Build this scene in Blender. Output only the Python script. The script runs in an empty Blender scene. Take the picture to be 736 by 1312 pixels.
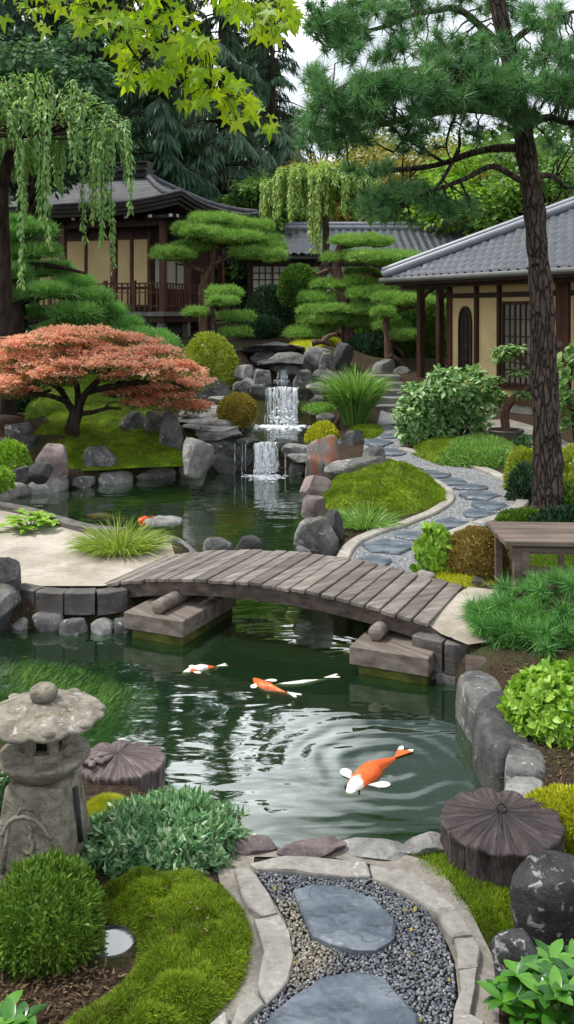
import bpy, bmesh, math
import numpy as np
from mathutils import Vector

rng = np.random.default_rng(11)
SC = bpy.context.scene
COL = SC.collection
PI = math.pi

# ---------------------------------------------------------------- view and projection
H, F, CX, CY = 2.7, 1200.0, 368.0, 400.0      # eye height, focal length (photo px), horizon point


def P(px, py, Y):
    return np.array([(px - CX) / F * Y, Y, H - (py - CY) / F * Y])


def G(px, py, z):
    Y = (H - z) * F / (py - CY)
    return np.array([(px - CX) / F * Y, Y, z])


# ---------------------------------------------------------------- noise
def _h(ix, iy, iz, s):
    n = (ix * 374761393 + iy * 668265263 + iz * 1274126177 + s * 974634407) & 0xFFFFFFFF
    n = ((n ^ (n >> 13)) * 1103515245) & 0xFFFFFFFF
    n = n ^ (n >> 16)
    return (n & 0xFFFF) / 65535.0


def vnoise(p, seed=0):
    p = np.asarray(p, float)
    i = np.floor(p).astype(np.int64)
    f = p - i
    f = f * f * (3 - 2 * f)
    r = 0
    for dx in (0, 1):
        wx = f[:, 0] if dx else 1 - f[:, 0]
        for dy in (0, 1):
            wy = f[:, 1] if dy else 1 - f[:, 1]
            for dz in (0, 1):
                wz = f[:, 2] if dz else 1 - f[:, 2]
                r = r + wx * wy * wz * _h(i[:, 0] + dx, i[:, 1] + dy, i[:, 2] + dz, seed)
    return r * 2 - 1


def fbm(p, octaves=4, seed=0, gain=.5):
    p = np.asarray(p, float)
    a, r, t = 1.0, 0, 0
    for o in range(octaves):
        r = r + a * vnoise(p * (2.03 ** o) + 17.3 * o, seed + o)
        t += a
        a *= gain
    return r / t


def unit(a):
    a = np.asarray(a, float)
    return a / (np.linalg.norm(a, axis=-1, keepdims=True) + 1e-9)


def rdirs(n):
    return unit(rng.normal(size=(n, 3)))


def U(a, b, n=None):
    return rng.uniform(a, b, n)


# ---------------------------------------------------------------- mesh building
class MB:
    def __init__(s):
        s.v, s.f, s.n = [], [], 0

    def add(s, v, f, mi=0):
        v = np.asarray(v, float).reshape(-1, 3)
        f = np.asarray(f, np.int64)
        s.v.append(v)
        s.f.append((f + s.n, mi))
        s.n += len(v)

    def addl(s, v, faces, mi=0):
        base = s.n
        v = np.asarray(v, float).reshape(-1, 3)
        s.v.append(v)
        s.n += len(v)
        for f in faces:
            s.f.append((np.asarray([f], np.int64) + base, mi))

    def build(s, name, mats, parent=None, origin=None, smooth=True):
        v = np.concatenate(s.v)
        if origin is not None:
            v = v - np.asarray(origin, float)
        loops = np.concatenate([f.ravel() for f, _ in s.f])
        sizes = np.concatenate([np.full(len(f), f.shape[1]) for f, _ in s.f])
        mis = np.concatenate([np.full(len(f), mi) for f, mi in s.f])
        me = bpy.data.meshes.new(name)
        me.vertices.add(len(v))
        me.vertices.foreach_set('co', v.astype(np.float32).ravel())
        me.loops.add(len(loops))
        me.loops.foreach_set('vertex_index', loops.astype(np.int32))
        me.polygons.add(len(sizes))
        st = np.concatenate([[0], np.cumsum(sizes)[:-1]])
        me.polygons.foreach_set('loop_start', st.astype(np.int32))
        me.polygons.foreach_set('loop_total', sizes.astype(np.int32))
        if not isinstance(mats, (list, tuple)):
            mats = [mats]
        for m in mats:
            me.materials.append(m)
        if len(mats) > 1:
            me.polygons.foreach_set('material_index', mis.astype(np.int32))
        me.polygons.foreach_set('use_smooth', np.full(len(sizes), bool(smooth)))
        me.update(calc_edges=True)
        me.validate()
        o = bpy.data.objects.new(name, me)
        COL.objects.link(o)
        if parent is not None:
            o.parent = parent
        if origin is not None and parent is None:
            o.location = [float(c) for c in origin]
        return o

    # shapes
    def box(s, c, size, rz=0, mi=0, bev=0.0):
        sx, sy, sz = [d / 2 for d in size]
        if bev <= 0:
            v = np.array([[x, y, z] for z in (-sz, sz) for y in (-sy, sy) for x in (-sx, sx)], float)
            f = [[0, 2, 3, 1], [4, 5, 7, 6], [0, 1, 5, 4], [2, 6, 7, 3], [0, 4, 6, 2], [1, 3, 7, 5]]
        else:
            b = min(bev, sx * .9, sy * .9, sz * .9)
            v, f = [], []
            for sgz in (-1, 1):
                for sgy in (-1, 1):
                    for sgx in (-1, 1):
                        v += [[sgx * sx, sgy * (sy - b), sgz * (sz - b)], [sgx * (sx - b), sgy * sy, sgz * (sz - b)],
                              [sgx * (sx - b), sgy * (sy - b), sgz * sz]]
            v = np.array(v, float)
            I = lambda x, y, z, k: ((z * 2 + y) * 2 + x) * 3 + k
            for x in (0, 1):
                q = [I(x, 0, 0, 0), I(x, 1, 0, 0), I(x, 1, 1, 0), I(x, 0, 1, 0)]
                f.append(q if x else q[::-1])
                q = [I(0, x, 0, 1), I(1, x, 0, 1), I(1, x, 1, 1), I(0, x, 1, 1)]
                f.append(q[::-1] if x else q)
                q = [I(0, 0, x, 2), I(1, 0, x, 2), I(1, 1, x, 2), I(0, 1, x, 2)]
                f.append(q if x else q[::-1])
            for a in (0, 1):
                for b_ in (0, 1):
                    f.append([I(a, b_, 0, 0), I(a, b_, 1, 0), I(a, b_, 1, 1), I(a, b_, 0, 1)])
                    f.append([I(a, 0, b_, 0), I(a, 1, b_, 0), I(a, 1, b_, 2), I(a, 0, b_, 2)])
                    f.append([I(0, a, b_, 1), I(1, a, b_, 1), I(1, a, b_, 2), I(0, a, b_, 2)])
            for z in (0, 1):
                for y in (0, 1):
                    for x in (0, 1):
                        f.append([I(x, y, z, 0), I(x, y, z, 1), I(x, y, z, 2)])
        ca, sa = math.cos(rz), math.sin(rz)
        v = np.column_stack([v[:, 0] * ca - v[:, 1] * sa, v[:, 0] * sa + v[:, 1] * ca, v[:, 2]]) + np.asarray(c, float)
        s.addl(v, f, mi)

    def beam(s, p0, p1, w, h, mi=0, up=(0, 0, 1)):
        p0, p1 = np.asarray(p0, float), np.asarray(p1, float)
        d = unit(p1 - p0)
        a = np.cross(d, up)
        if np.linalg.norm(a) < 1e-4:
            a = np.cross(d, (0, 1, 0))
        a = unit(a)
        b = np.cross(a, d)
        v = []
        for p in (p0, p1):
            for sa, sb in ((-1, -1), (1, -1), (1, 1), (-1, 1)):
                v.append(p + a * sa * w / 2 + b * sb * h / 2)
        s.addl(v, [[0, 1, 2, 3], [7, 6, 5, 4], [0, 4, 5, 1], [1, 5, 6, 2], [2, 6, 7, 3], [3, 7, 4, 0]], mi)

    def tube(s, pts, rad, n=8, mi=0, cap=True, rough=0.0, seed=0):
        pts = np.asarray(pts, float)
        rad = np.broadcast_to(np.asarray(rad, float), (len(pts),))
        t = np.gradient(pts, axis=0)
        t = unit(t)
        ref = np.array([0, 0, 1.0]) if abs(t[0, 2]) < .8 else np.array([1.0, 0, 0])
        rings = []
        a = unit(np.cross(t[0], ref))
        for i in range(len(pts)):
            a = unit(a - t[i] * np.dot(a, t[i]))
            b = np.cross(t[i], a)
            an = np.arange(n) * 2 * PI / n
            r = rad[i] * np.ones(n)
            ring = pts[i] + (np.cos(an) * r)[:, None] * a + (np.sin(an) * r)[:, None] * b
            rings.append(ring)
        v = np.concatenate(rings)
        if rough > 0:
            c = np.repeat(pts, n, axis=0)
            d = v - c
            v = c + d * (1 + rough * fbm(v * np.array([1, 1, .45]) / max(rad.max(), .02) * 1.3, 3, seed))[:, None]
        i0 = np.arange(n)
        i1 = (i0 + 1) % n
        F_ = []
        for k in range(len(pts) - 1):
            F_.append(np.column_stack([k * n + i0, k * n + i1, (k + 1) * n + i1, (k + 1) * n + i0]))
        s.add(v, np.concatenate(F_), mi)
        if cap:
            m = (len(pts) - 1) * n
            base = s.n - len(v)
            s.f.append((np.array([list(range(n))[::-1]]) + base, mi))
            s.f.append((np.array([[m + j for j in range(n)]]) + base, mi))

    def lathe(s, prof, n=32, c=(0, 0, 0), mi=0, mod=None):
        prof = np.asarray(prof, float)
        an = np.arange(n) * 2 * PI / n
        v = []
        for r, z in prof:
            rr = np.full(n, r)
            zz = np.full(n, z)
            if mod is not None:
                rr, zz = mod(rr, zz, an)
            v.append(np.column_stack([rr * np.cos(an), rr * np.sin(an), zz]))
        v = np.concatenate(v) + np.asarray(c, float)
        i0 = np.arange(n)
        i1 = (i0 + 1) % n
        F_ = [np.column_stack([k * n + i0, k * n + i1, (k + 1) * n + i1, (k + 1) * n + i0]) for k in range(len(prof) - 1)]
        s.add(v, np.concatenate(F_), mi)

    def grid(s, pts, mask=None, mi=0):
        pts = np.asarray(pts, float)
        nu, nv = pts.shape[:2]
        idx = np.arange(nu * nv).reshape(nu, nv)
        q = np.stack([idx[:-1, :-1], idx[1:, :-1], idx[1:, 1:], idx[:-1, 1:]], -1)
        if mask is not None:
            q = q[mask]
        s.add(pts.reshape(-1, 3), q.reshape(-1, 4), mi)

    def leaves(s, p, d, n, L, W, fold=.12, mi=0, wide=.45):
        p = np.asarray(p, float)
        m = len(p)
        if m == 0:
            return
        d = unit(d)
        sd = unit(np.cross(d, n))
        nn = np.cross(sd, d)
        L = np.broadcast_to(L, (m,))[:, None]
        W = np.broadcast_to(W, (m,))[:, None]
        v = np.stack([p, p + d * L * wide + sd * W / 2 + nn * W * fold, p + d * L, p + d * L * wide - sd * W / 2 + nn * W * fold], 1)
        s.add(v.reshape(-1, 3), np.arange(m * 4).reshape(m, 4), mi)

    def bigleaves(s, p, d, n, L, W, curl=.25, mi=0):
        """leaf of two halves, four rows, with midrib fold and droop"""
        m = len(p)
        d = unit(d)
        sd = unit(np.cross(d, n))
        nn = np.cross(sd, d)
        L = np.broadcast_to(L, (m,))[:, None]
        W = np.broadcast_to(W, (m,))[:, None]
        rows = [(0, .06), (.25, .8), (.55, 1.0), (.82, .6), (1, .03)]
        V = []
        for t, w in rows:
            c = p + d * L * t - nn * L * curl * t * t
            V += [c + sd * W / 2 * w + nn * W * .13 * w, c, c - sd * W / 2 * w + nn * W * .13 * w]
        v = np.stack(V, 1)
        q = []
        for k in range(len(rows) - 1):
            a = 3 * k
            q += [[a, a + 1, a + 4, a + 3], [a + 1, a + 2, a + 5, a + 4]]
        q = np.array(q)
        f = (np.arange(m) * 15)[:, None, None] + q[None]
        s.add(v.reshape(-1, 3), f.reshape(-1, 4), mi)

    def blades(s, p, d, L, w, mi=0, bend=0.0):
        p = np.asarray(p, float)
        m = len(p)
        if m == 0:
            return
        d = unit(d)
        sd = unit(np.cross(d, rdirs(m)))
        L = np.broadcast_to(L, (m,))[:, None]
        w = np.broadcast_to(w, (m,))[:, None]
        if bend == 0:
            v = np.stack([p - sd * w / 2, p + sd * w / 2, p + d * L], 1)
            s.add(v.reshape(-1, 3), np.arange(m * 3).reshape(m, 3), mi)
        else:
            mid = p + d * L * .55
            h = d.copy()
            h[:, 2] -= bend
            h = unit(h)
            h2 = h.copy()
            h2[:, 2] -= bend
            h2 = unit(h2)
            m2 = mid + h * L * .28
            tip = m2 + h2 * L * .25
            v = np.stack([p - sd * w / 2, p + sd * w / 2, mid + sd * w * .4, mid - sd * w * .4, m2 + sd * w * .25, m2 - sd * w * .25, tip], 1)
            b = np.arange(m)[:, None] * 7
            s.add(v.reshape(-1, 3), np.concatenate([b + np.array([[0, 1, 2, 3]]), b + np.array([[3, 2, 4, 5]])]), mi)
            s.f.append((b + np.array([[5, 4, 6]]) + (s.n - len(p) * 7), mi))


_ico = {}


def ico(k):
    if k not in _ico:
        bm = bmesh.new()
        bmesh.ops.create_icosphere(bm, subdivisions=k, radius=1)
        _ico[k] = (np.array([v.co[:] for v in bm.verts]), np.array([[v.index for v in f.verts] for f in bm.faces]))
        bm.free()
    return _ico[k]


# ---------------------------------------------------------------- scene things
def props(o, label=None, cat=None, group=None, kind=None):
    if label:
        o['label'] = label
    if cat:
        o['category'] = cat
    if group:
        o['group'] = group
    if kind:
        o['kind'] = kind
    return o


def thing(name, label, cat, loc, group=None, rz=0):
    o = bpy.data.objects.new(name, None)
    o.empty_display_size = .1
    COL.objects.link(o)
    o.location = [float(c) for c in loc]
    o.rotation_euler = (0, 0, rz)
    return props(o, label, cat, group)


ORD = ['first', 'second', 'third', 'fourth', 'fifth', 'sixth', 'seventh', 'eighth', 'ninth', 'tenth', 'eleventh', 'twelfth',
       'thirteenth', 'fourteenth', 'fifteenth', 'sixteenth', 'seventeenth', 'eighteenth', 'nineteenth', 'twentieth']


# ---------------------------------------------------------------- materials
def lin(c):
    """sRGB 0-255 to linear"""
    return tuple((x / 255 / 12.92 if x / 255 <= .04045 else ((x / 255 + .055) / 1.055) ** 2.4) for x in c) + (1,)


class NT:
    def __init__(s, name):
        s.m = bpy.data.materials.new(name)
        s.m.use_nodes = True
        s.t = s.m.node_tree
        s.t.nodes.clear()
        s.out = s.n('ShaderNodeOutputMaterial')

    def n(s, ty, **kw):
        o = s.t.nodes.new(ty)
        for k, v in kw.items():
            if hasattr(o, k):
                setattr(o, k, v)
            else:
                o.inputs[k.replace('_', ' ')].default_value = v
        return o

    def l(s, a, b):
        s.t.links.new(a, b)

    def coord(s, scale=(1, 1, 1), rot=(0, 0, 0)):
        tc = s.n('ShaderNodeTexCoord')
        mp = s.n('ShaderNodeMapping')
        mp.inputs['Scale'].default_value = scale
        mp.inputs['Rotation'].default_value = rot
        s.l(tc.outputs['Object'], mp.inputs['Vector'])
        return mp.outputs[0]

    def noise(s, vec, scale, detail=5, rough=.6, dist=0):
        o = s.n('ShaderNodeTexNoise')
        o.inputs['Scale'].default_value = scale
        o.inputs['Detail'].default_value = detail
        o.inputs['Roughness'].default_value = rough
        o.inputs['Distortion'].default_value = dist
        if vec is not None:
            s.l(vec, o.inputs['Vector'])
        return o.outputs['Fac']

    def ramp(s, fac, stops, interp='LINEAR'):
        o = s.n('ShaderNodeValToRGB')
        o.color_ramp.interpolation = interp
        e = o.color_ramp.elements
        e[0].position, e[0].color = stops[0]
        e[1].position, e[1].color = stops[-1]
        for p_, c in stops[1:-1]:
            x = e.new(p_)
            x.color = c
        s.l(fac, o.inputs[0])
        return o.outputs[0]

    def mix(s, fac, a, b, mode='MIX'):
        o = s.n('ShaderNodeMix')
        o.data_type = 'RGBA'
        o.blend_type = mode
        for sock, val in ((o.inputs[0], fac), (o.inputs[6], a), (o.inputs[7], b)):
            if hasattr(val, 'is_linked') or hasattr(val, 'links'):
                s.l(val, sock)
            else:
                sock.default_value = val
        return o.outputs[2]

    def math(s, op, a, b=0.0, clamp=False):
        o = s.n('ShaderNodeMath')
        o.operation = op
        o.use_clamp = clamp
        for i, val in enumerate((a, b)):
            if hasattr(val, 'links'):
                s.l(val, o.inputs[i])
            else:
                o.inputs[i].default_value = val
        return o.outputs[0]

    def bump(s, h, strength, dist=.02, normal=None):
        o = s.n('ShaderNodeBump')
        o.inputs['Strength'].default_value = strength
        o.inputs['Distance'].default_value = dist
        s.l(h, o.inputs['Height'])
        if normal is not None:
            s.l(normal, o.inputs['Normal'])
        return o.outputs[0]

    def bsdf(s, col, rough=.6, spec=.3, normal=None, metal=0):
        b = s.n('ShaderNodeBsdfPrincipled')
        for sock, val in ((b.inputs['Base Color'], col), (b.inputs['Roughness'], rough)):
            if hasattr(val, 'links'):
                s.l(val, sock)
            else:
                sock.default_value = val
        b.inputs['Specular IOR Level'].default_value = spec
        b.inputs['Metallic'].default_value = metal
        if normal is not None:
            s.l(normal, b.inputs['Normal'])
        return b.outputs[0]

    def done(s, sh):
        s.l(sh, s.out.inputs['Surface'])
        return s.m


def rgb(r, g, b):
    return (r, g, b, 1)


def leaf_mat(name, cols, trans=.3, rough=.5, spec=.25, clump=.0, cscale=2.0, tcol=None):
    t = NT(name)
    g = t.n('ShaderNodeNewGeometry')
    st = [(i / (len(cols) - 1), c) for i, c in enumerate(cols)]
    fac = g.outputs['Random Per Island']
    if clump > 0:
        nz = t.noise(t.coord(), cscale, 3)
        nz = t.math('MULTIPLY_ADD', nz, 2.2)
        nz.node.inputs[2].default_value = -.6
        mx = t.n('ShaderNodeMix')
        mx.data_type = 'FLOAT'
        mx.inputs[0].default_value = clump
        t.l(fac, mx.inputs[2])
        t.l(nz, mx.inputs[3])
        fac = mx.outputs[0]
    col = t.ramp(fac, st)
    a = t.bsdf(col, rough, spec)
    tr = t.n('ShaderNodeBsdfTranslucent')
    c2 = t.mix(1.0, col, tcol or rgb(1.3, 1.35, .7), 'MULTIPLY')
    t.l(c2, tr.inputs['Color'])
    ms = t.n('ShaderNodeMixShader')
    ms.inputs[0].default_value = trans
    t.l(a, ms.inputs[1])
    t.l(tr.outputs[0], ms.inputs[2])
    return t.done(ms.outputs[0])


def stone_mat(name, dark, mid, light, scale=3.0, lichen=0.0, moss=0.0, bump=.5, rough=.75, stretch=(1, 1, 1), spec=.3, lcol=(.42, .42, .38, 1), stain=None):
    t = NT(name)
    v = t.coord(stretch)
    n1 = t.noise(v, scale, 8, .62, .3)
    col = t.ramp(n1, [(.3, dark), (.52, mid), (.75, light)])
    n2 = t.noise(v, scale * 9, 6, .7)
    col = t.mix(.55, col, t.ramp(n2, [(.3, rgb(.45, .45, .45)), (.7, rgb(1.35, 1.35, 1.35))]), 'MULTIPLY')
    if stain is not None:
        n5 = t.noise(t.coord((1, 1, .18)), 4.2, 3)
        col = t.mix(t.ramp(n5, [(.44, rgb(0, 0, 0)), (.55, rgb(.85, .85, .85))]), col, stain)
    if lichen > 0:
        n3 = t.noise(t.coord(), scale * 2.6, 6, .6, .6)
        col = t.mix(t.ramp(n3, [(.66 - .12 * lichen, rgb(0, 0, 0)), (.72 - .1 * lichen, rgb(.85, .85, .85))]), col, lcol)
    if moss > 0:
        g = t.n('ShaderNodeNewGeometry')
        sx = t.n('ShaderNodeSeparateXYZ')
        t.l(g.outputs['Normal'], sx.inputs[0])
        n4 = t.noise(t.coord(), scale * 1.4, 5, .65)
        k = t.math('MULTIPLY', t.math('SUBTRACT', n4, .62 - .25 * moss), 6, True)
        k = t.math('MULTIPLY', k, t.math('MULTIPLY', t.math('ADD', sx.outputs[2], .35), 1.2, True))
        col = t.mix(k, col, rgb(.07, .1, .02))
    b = t.bump(n1, bump, .06)
    b = t.bump(n2, bump * .8, .012, b)
    return t.done(t.bsdf(col, rough, spec, b))


def wood_mat(name, dark, mid, light, axis=0, scale=14, rough=.7, island=.35, bump=.35, spec=.25, rot=0):
    t = NT(name)
    sc = [1, 1, 1]
    sc[axis] = .06
    v = t.coord(tuple(sc), (0, 0, rot))
    if rot:
        mp = v.node
        tc = mp.inputs['Vector'].links[0].from_socket
        m1 = t.n('ShaderNodeMapping')
        m1.inputs['Rotation'].default_value = (0, 0, rot)
        t.l(tc, m1.inputs['Vector'])
        mp.inputs['Rotation'].default_value = (0, 0, 0)
        t.l(m1.outputs[0], mp.inputs['Vector'])
    g = t.n('ShaderNodeNewGeometry')
    ad = t.n('ShaderNodeVectorMath')
    ad.operation = 'ADD'
    t.l(v, ad.inputs[0])
    cb = t.n('ShaderNodeCombineXYZ')
    t.l(t.math('MULTIPLY', g.outputs['Random Per Island'], 30.0), cb.inputs[0])
    t.l(t.math('MULTIPLY', g.outputs['Random Per Island'], 17.0), cb.inputs[2])
    t.l(cb.outputs[0], ad.inputs[1])
    n1 = t.noise(ad.outputs[0], scale, 7, .65, .4)
    col = t.ramp(n1, [(.28, dark), (.5, mid), (.74, light)])
    col = t.mix(island, col, t.ramp(g.outputs['Random Per Island'], [(0, rgb(.55, .54, .53)), (1, rgb(1.4, 1.38, 1.35))]), 'MULTIPLY')
    n2 = t.noise(t.coord(), 3.0, 5)
    col = t.mix(.5, col, t.ramp(n2, [(.3, rgb(.6, .6, .6)), (.7, rgb(1.25, 1.25, 1.25))]), 'MULTIPLY')
    return t.done(t.bsdf(col, rough, spec, t.bump(n1, bump, .01)))


def plain_mat(name, col, rough=.6, spec=.3, var=.25, scale=4, metal=0, bump=.1):
    t = NT(name)
    n1 = t.noise(t.coord(), scale, 6)
    c = t.mix(1.0, col, t.ramp(n1, [(.25, rgb(1 - var, 1 - var, 1 - var)), (.75, rgb(1 + var, 1 + var, 1 + var))]), 'MULTIPLY')
    return t.done(t.bsdf(c, rough, spec, t.bump(n1, bump, .01), metal))


def bark_mat(name):
    t = NT(name)
    v = t.coord((1, 1, .22))
    w = t.n('ShaderNodeTexNoise')
    w.inputs['Scale'].default_value = 9
    t.l(v, w.inputs['Vector'])
    a = t.n('ShaderNodeVectorMath')
    a.operation = 'MULTIPLY_ADD'
    t.l(w.outputs['Color'], a.inputs[0])
    a.inputs[1].default_value = (.11, .11, .11)
    t.l(v, a.inputs[2])
    vo = t.n('ShaderNodeTexVoronoi')
    vo.feature = 'DISTANCE_TO_EDGE'
    vo.inputs['Scale'].default_value = 17
    t.l(a.outputs[0], vo.inputs['Vector'])
    vc = t.n('ShaderNodeTexVoronoi')
    vc.inputs['Scale'].default_value = 17
    t.l(a.outputs[0], vc.inputs['Vector'])
    sp = t.n('ShaderNodeSeparateColor')
    t.l(vc.outputs['Color'], sp.inputs[0])
    n1 = t.noise(t.coord((1, 1, .4)), 40, 5, .7)
    col = t.ramp(n1, [(.3, rgb(.035, .026, .022)), (.5, rgb(.085, .066, .056)), (.75, rgb(.17, .14, .122))])
    col = t.mix(.4, col, t.ramp(sp.outputs[0], [(0, rgb(.6, .57, .55)), (1, rgb(1.35, 1.25, 1.2))]), 'MULTIPLY')
    k = t.ramp(vo.outputs['Distance'], [(.0, rgb(.12, .12, .12)), (.12, rgb(1, 1, 1))])
    col = t.mix(k, rgb(.018, .013, .011), col)
    b = t.bump(k, 1.0, .03)
    return t.done(t.bsdf(col, .9, .15, t.bump(n1, .6, .01, b)))


def fluted_mat(name, c1, c2, c3):
    t = NT(name)
    v = t.coord()
    sp = t.n('ShaderNodeSeparateXYZ')
    t.l(v, sp.inputs[0])
    an = t.math('ARCTAN2', sp.outputs[1], sp.outputs[0])
    r = t.math('SQRT', t.math('ADD', t.math('MULTIPLY', sp.outputs[0], sp.outputs[0]), t.math('MULTIPLY', sp.outputs[1], sp.outputs[1])))
    cb = t.n('ShaderNodeCombineXYZ')
    t.l(t.math('MULTIPLY', an, 5.0), cb.inputs[0])
    t.l(t.math('MULTIPLY', r, 2.0), cb.inputs[1])
    t.l(t.math('MULTIPLY', sp.outputs[2], 3.0), cb.inputs[2])
    n1 = t.noise(cb.outputs[0], 2.2, 6, .65, .25)
    n2 = t.noise(v, 26, 6, .7)
    n3 = t.noise(v, 4, 4, .6)
    col = t.ramp(n1, [(.32, c1), (.5, c2), (.7, c3)])
    col = t.mix(.5, col, t.ramp(n2, [(.3, rgb(.6, .6, .6)), (.7, rgb(1.3, 1.3, 1.3))]), 'MULTIPLY')
    col = t.mix(.5, col, t.ramp(n3, [(.3, rgb(.6, .6, .6)), (.7, rgb(1.3, 1.3, 1.3))]), 'MULTIPLY')
    sc = t.noise(cb.outputs[0], 5.5, 3, .5)
    k = t.ramp(sc, [(.69, rgb(0, 0, 0)), (.74, rgb(.7, .7, .7))])
    col = t.mix(k, col, rgb(.32, .28, .27))
    b = t.bump(n1, 1.0, .035)
    return t.done(t.bsdf(col, .62, .35, t.bump(n2, .5, .008, b)))


def slate_mat(name):
    t = NT(name)
    v = t.coord((1, 1.7, 1), (0, 0, .5))
    n1 = t.noise(v, 2.4, 7, .6, .35)
    n2 = t.noise(t.coord(), 30, 5, .7)
    col = t.ramp(n1, [(.3, rgb(.035, .046, .064)), (.45, rgb(.065, .085, .11)), (.52, rgb(.1, .122, .15)), (.7, rgb(.17, .195, .225))])
    col = t.mix(.4, col, t.ramp(n2, [(.3, rgb(.7, .7, .7)), (.7, rgb(1.2, 1.2, 1.2))]), 'MULTIPLY')
    # cleft edges: narrow dark lines where the layers break
    n3 = t.noise(v, 2.6, 3, .5, .3)
    e = t.math('ABSOLUTE', t.math('SUBTRACT', t.math('FRACT', t.math('MULTIPLY', n3, 6.0)), .5))
    k = t.math('SUBTRACT', 1.0, t.math('MULTIPLY', e, 22.0), True)
    k = t.math('MULTIPLY', k, t.math('MULTIPLY', t.math('SUBTRACT', t.noise(t.coord(), 5, 3), .42), 9.0, True))
    col = t.mix(t.math('MULTIPLY', k, .85), col, rgb(.018, .021, .026))
    st = t.math('FRACT', t.math('MULTIPLY', n3, 6.0))
    b = t.bump(st, .8, .02)
    b = t.bump(n2, .35, .006, b)
    return t.done(t.bsdf(col, t.ramp(n1, [(.3, rgb(.3, .3, .3)), (.7, rgb(.5, .5, .5))]), .5, b))


M = {}
# foliage
M['conifer'] = leaf_mat('conifer_needles', [rgb(.014, .04, .022), rgb(.034, .08, .042), rgb(.075, .145, .08)], .2, .55, .2, .4, .3)
M['conifer_hazed'] = leaf_mat('hazed_blue_conifer_needles', [rgb(.04, .085, .055), rgb(.085, .155, .095), rgb(.16, .25, .16)], .2, .55, .2, .4, .3)  # bluish green needles, with distance haze put into the paler colour
M['maple_far'] = leaf_mat('dark_broad_leaves', [rgb(.025, .08, .04), rgb(.055, .13, .06), rgb(.12, .21, .1)], .3, .5, .25, .3, .6)
M['weep'] = leaf_mat('weeping_leaves', [rgb(.09, .22, .07), rgb(.2, .36, .11), rgb(.42, .56, .2)], .35, .45, .3, .35, .9)
M['weep_pale'] = leaf_mat('pale_weeping_leaves', [rgb(.15, .26, .05), rgb(.29, .42, .1), rgb(.47, .58, .2)], .35, .5, .25, .3, .6)
M['red'] = leaf_mat('red_maple_leaves', [rgb(.58, .22, .13), rgb(.78, .38, .24), rgb(.86, .56, .39), rgb(.84, .68, .48)], .5, .5, .2, .3, 2.0, rgb(1.15, 1.0, .85))
M['redgreen'] = leaf_mat('green_maple_leaves', [rgb(.07, .13, .03), rgb(.16, .24, .06), rgb(.34, .28, .11)], .3, .5, .2)
M['pine'] = leaf_mat('pine_needles', [rgb(.03, .1, .04), rgb(.09, .23, .08), rgb(.25, .47, .18)], .2, .4, .35, .6, 2.6)
M['pine_bush'] = leaf_mat('bush_pine_needles', [rgb(.03, .11, .03), rgb(.085, .25, .05), rgb(.25, .52, .12)], .15, .4, .35, .45, 5)
M['pad'] = leaf_mat('clipped_pine_needles', [rgb(.09, .2, .035), rgb(.2, .37, .075), rgb(.38, .56, .14)], .2, .5, .2, .3, 1.5)
M['pad_b'] = leaf_mat('soft_pine_needles', [rgb(.06, .18, .05), rgb(.16, .36, .09), rgb(.34, .58, .17)], .2, .5, .2, .5, 2.2)
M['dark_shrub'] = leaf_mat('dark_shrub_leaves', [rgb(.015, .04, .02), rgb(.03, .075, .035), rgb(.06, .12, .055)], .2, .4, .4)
M['azalea'] = leaf_mat('yellow_green_azalea_leaves', [rgb(.15, .21, .02), rgb(.29, .36, .04), rgb(.48, .5, .09)], .25, .45, .3, .25, 4)
M['gold'] = leaf_mat('golden_shrub_leaves', [rgb(.16, .12, .02), rgb(.28, .22, .04), rgb(.4, .33, .07)], .25, .5, .25, .3, 4)
M['rust'] = leaf_mat('russet_shrub_leaves', [rgb(.13, .085, .02), rgb(.24, .17, .04), rgb(.33, .25, .07)], .2, .5, .25, .3, 5)
M['moss'] = leaf_mat('moss_strands', [rgb(.11, .085, .02), rgb(.09, .15, .012), rgb(.2, .3, .02), rgb(.44, .52, .05)], .25, .6, .15, .5, 4)
M['moss_y'] = leaf_mat('yellow_moss_strands', [rgb(.24, .28, .012), rgb(.42, .44, .025), rgb(.6, .58, .07)], .25, .6, .15, .4, 5)
M['moss_d'] = leaf_mat('deep_green_moss_strands', [rgb(.06, .12, .012), rgb(.13, .22, .02), rgb(.23, .32, .04)], .25, .6, .15, .4, 4)
M['grass'] = leaf_mat('grass_blades', [rgb(.08, .19, .035), rgb(.17, .33, .07), rgb(.33, .5, .14)], .3, .45, .3)
M['grass_y'] = leaf_mat('lime_grass_blades', [rgb(.13, .22, .025), rgb(.24, .34, .05), rgb(.4, .46, .13)], .3, .45, .3)
M['lime'] = leaf_mat('lime_leaves', [rgb(.12, .25, .02), rgb(.23, .41, .045), rgb(.4, .57, .1)], .3, .4, .35, .25, 5)
M['box'] = leaf_mat('clipped_box_leaves', [rgb(.045, .11, .012), rgb(.11, .21, .025), rgb(.26, .37, .06)], .25, .45, .3, .3, 5)
M['silver'] = leaf_mat('blue_green_leaves', [rgb(.03, .11, .04), rgb(.09, .23, .09), rgb(.24, .4, .2), rgb(.62, .68, .5)], .2, .45, .3, .3, 7)
M['white_edge'] = leaf_mat('pale_edged_leaves', [rgb(.05, .14, .035), rgb(.12, .26, .07), rgb(.26, .41, .16), rgb(.55, .64, .42)], .3, .45, .3, .2, 3)
M['laurel'] = leaf_mat('glossy_leaves', [rgb(.015, .075, .008), rgb(.04, .15, .014), rgb(.11, .28, .03)], .15, .25, .5)
M['bonsai'] = leaf_mat('bonsai_leaves', [rgb(.08, .17, .04), rgb(.14, .25, .07), rgb(.24, .34, .12)], .3, .5, .25)
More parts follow.
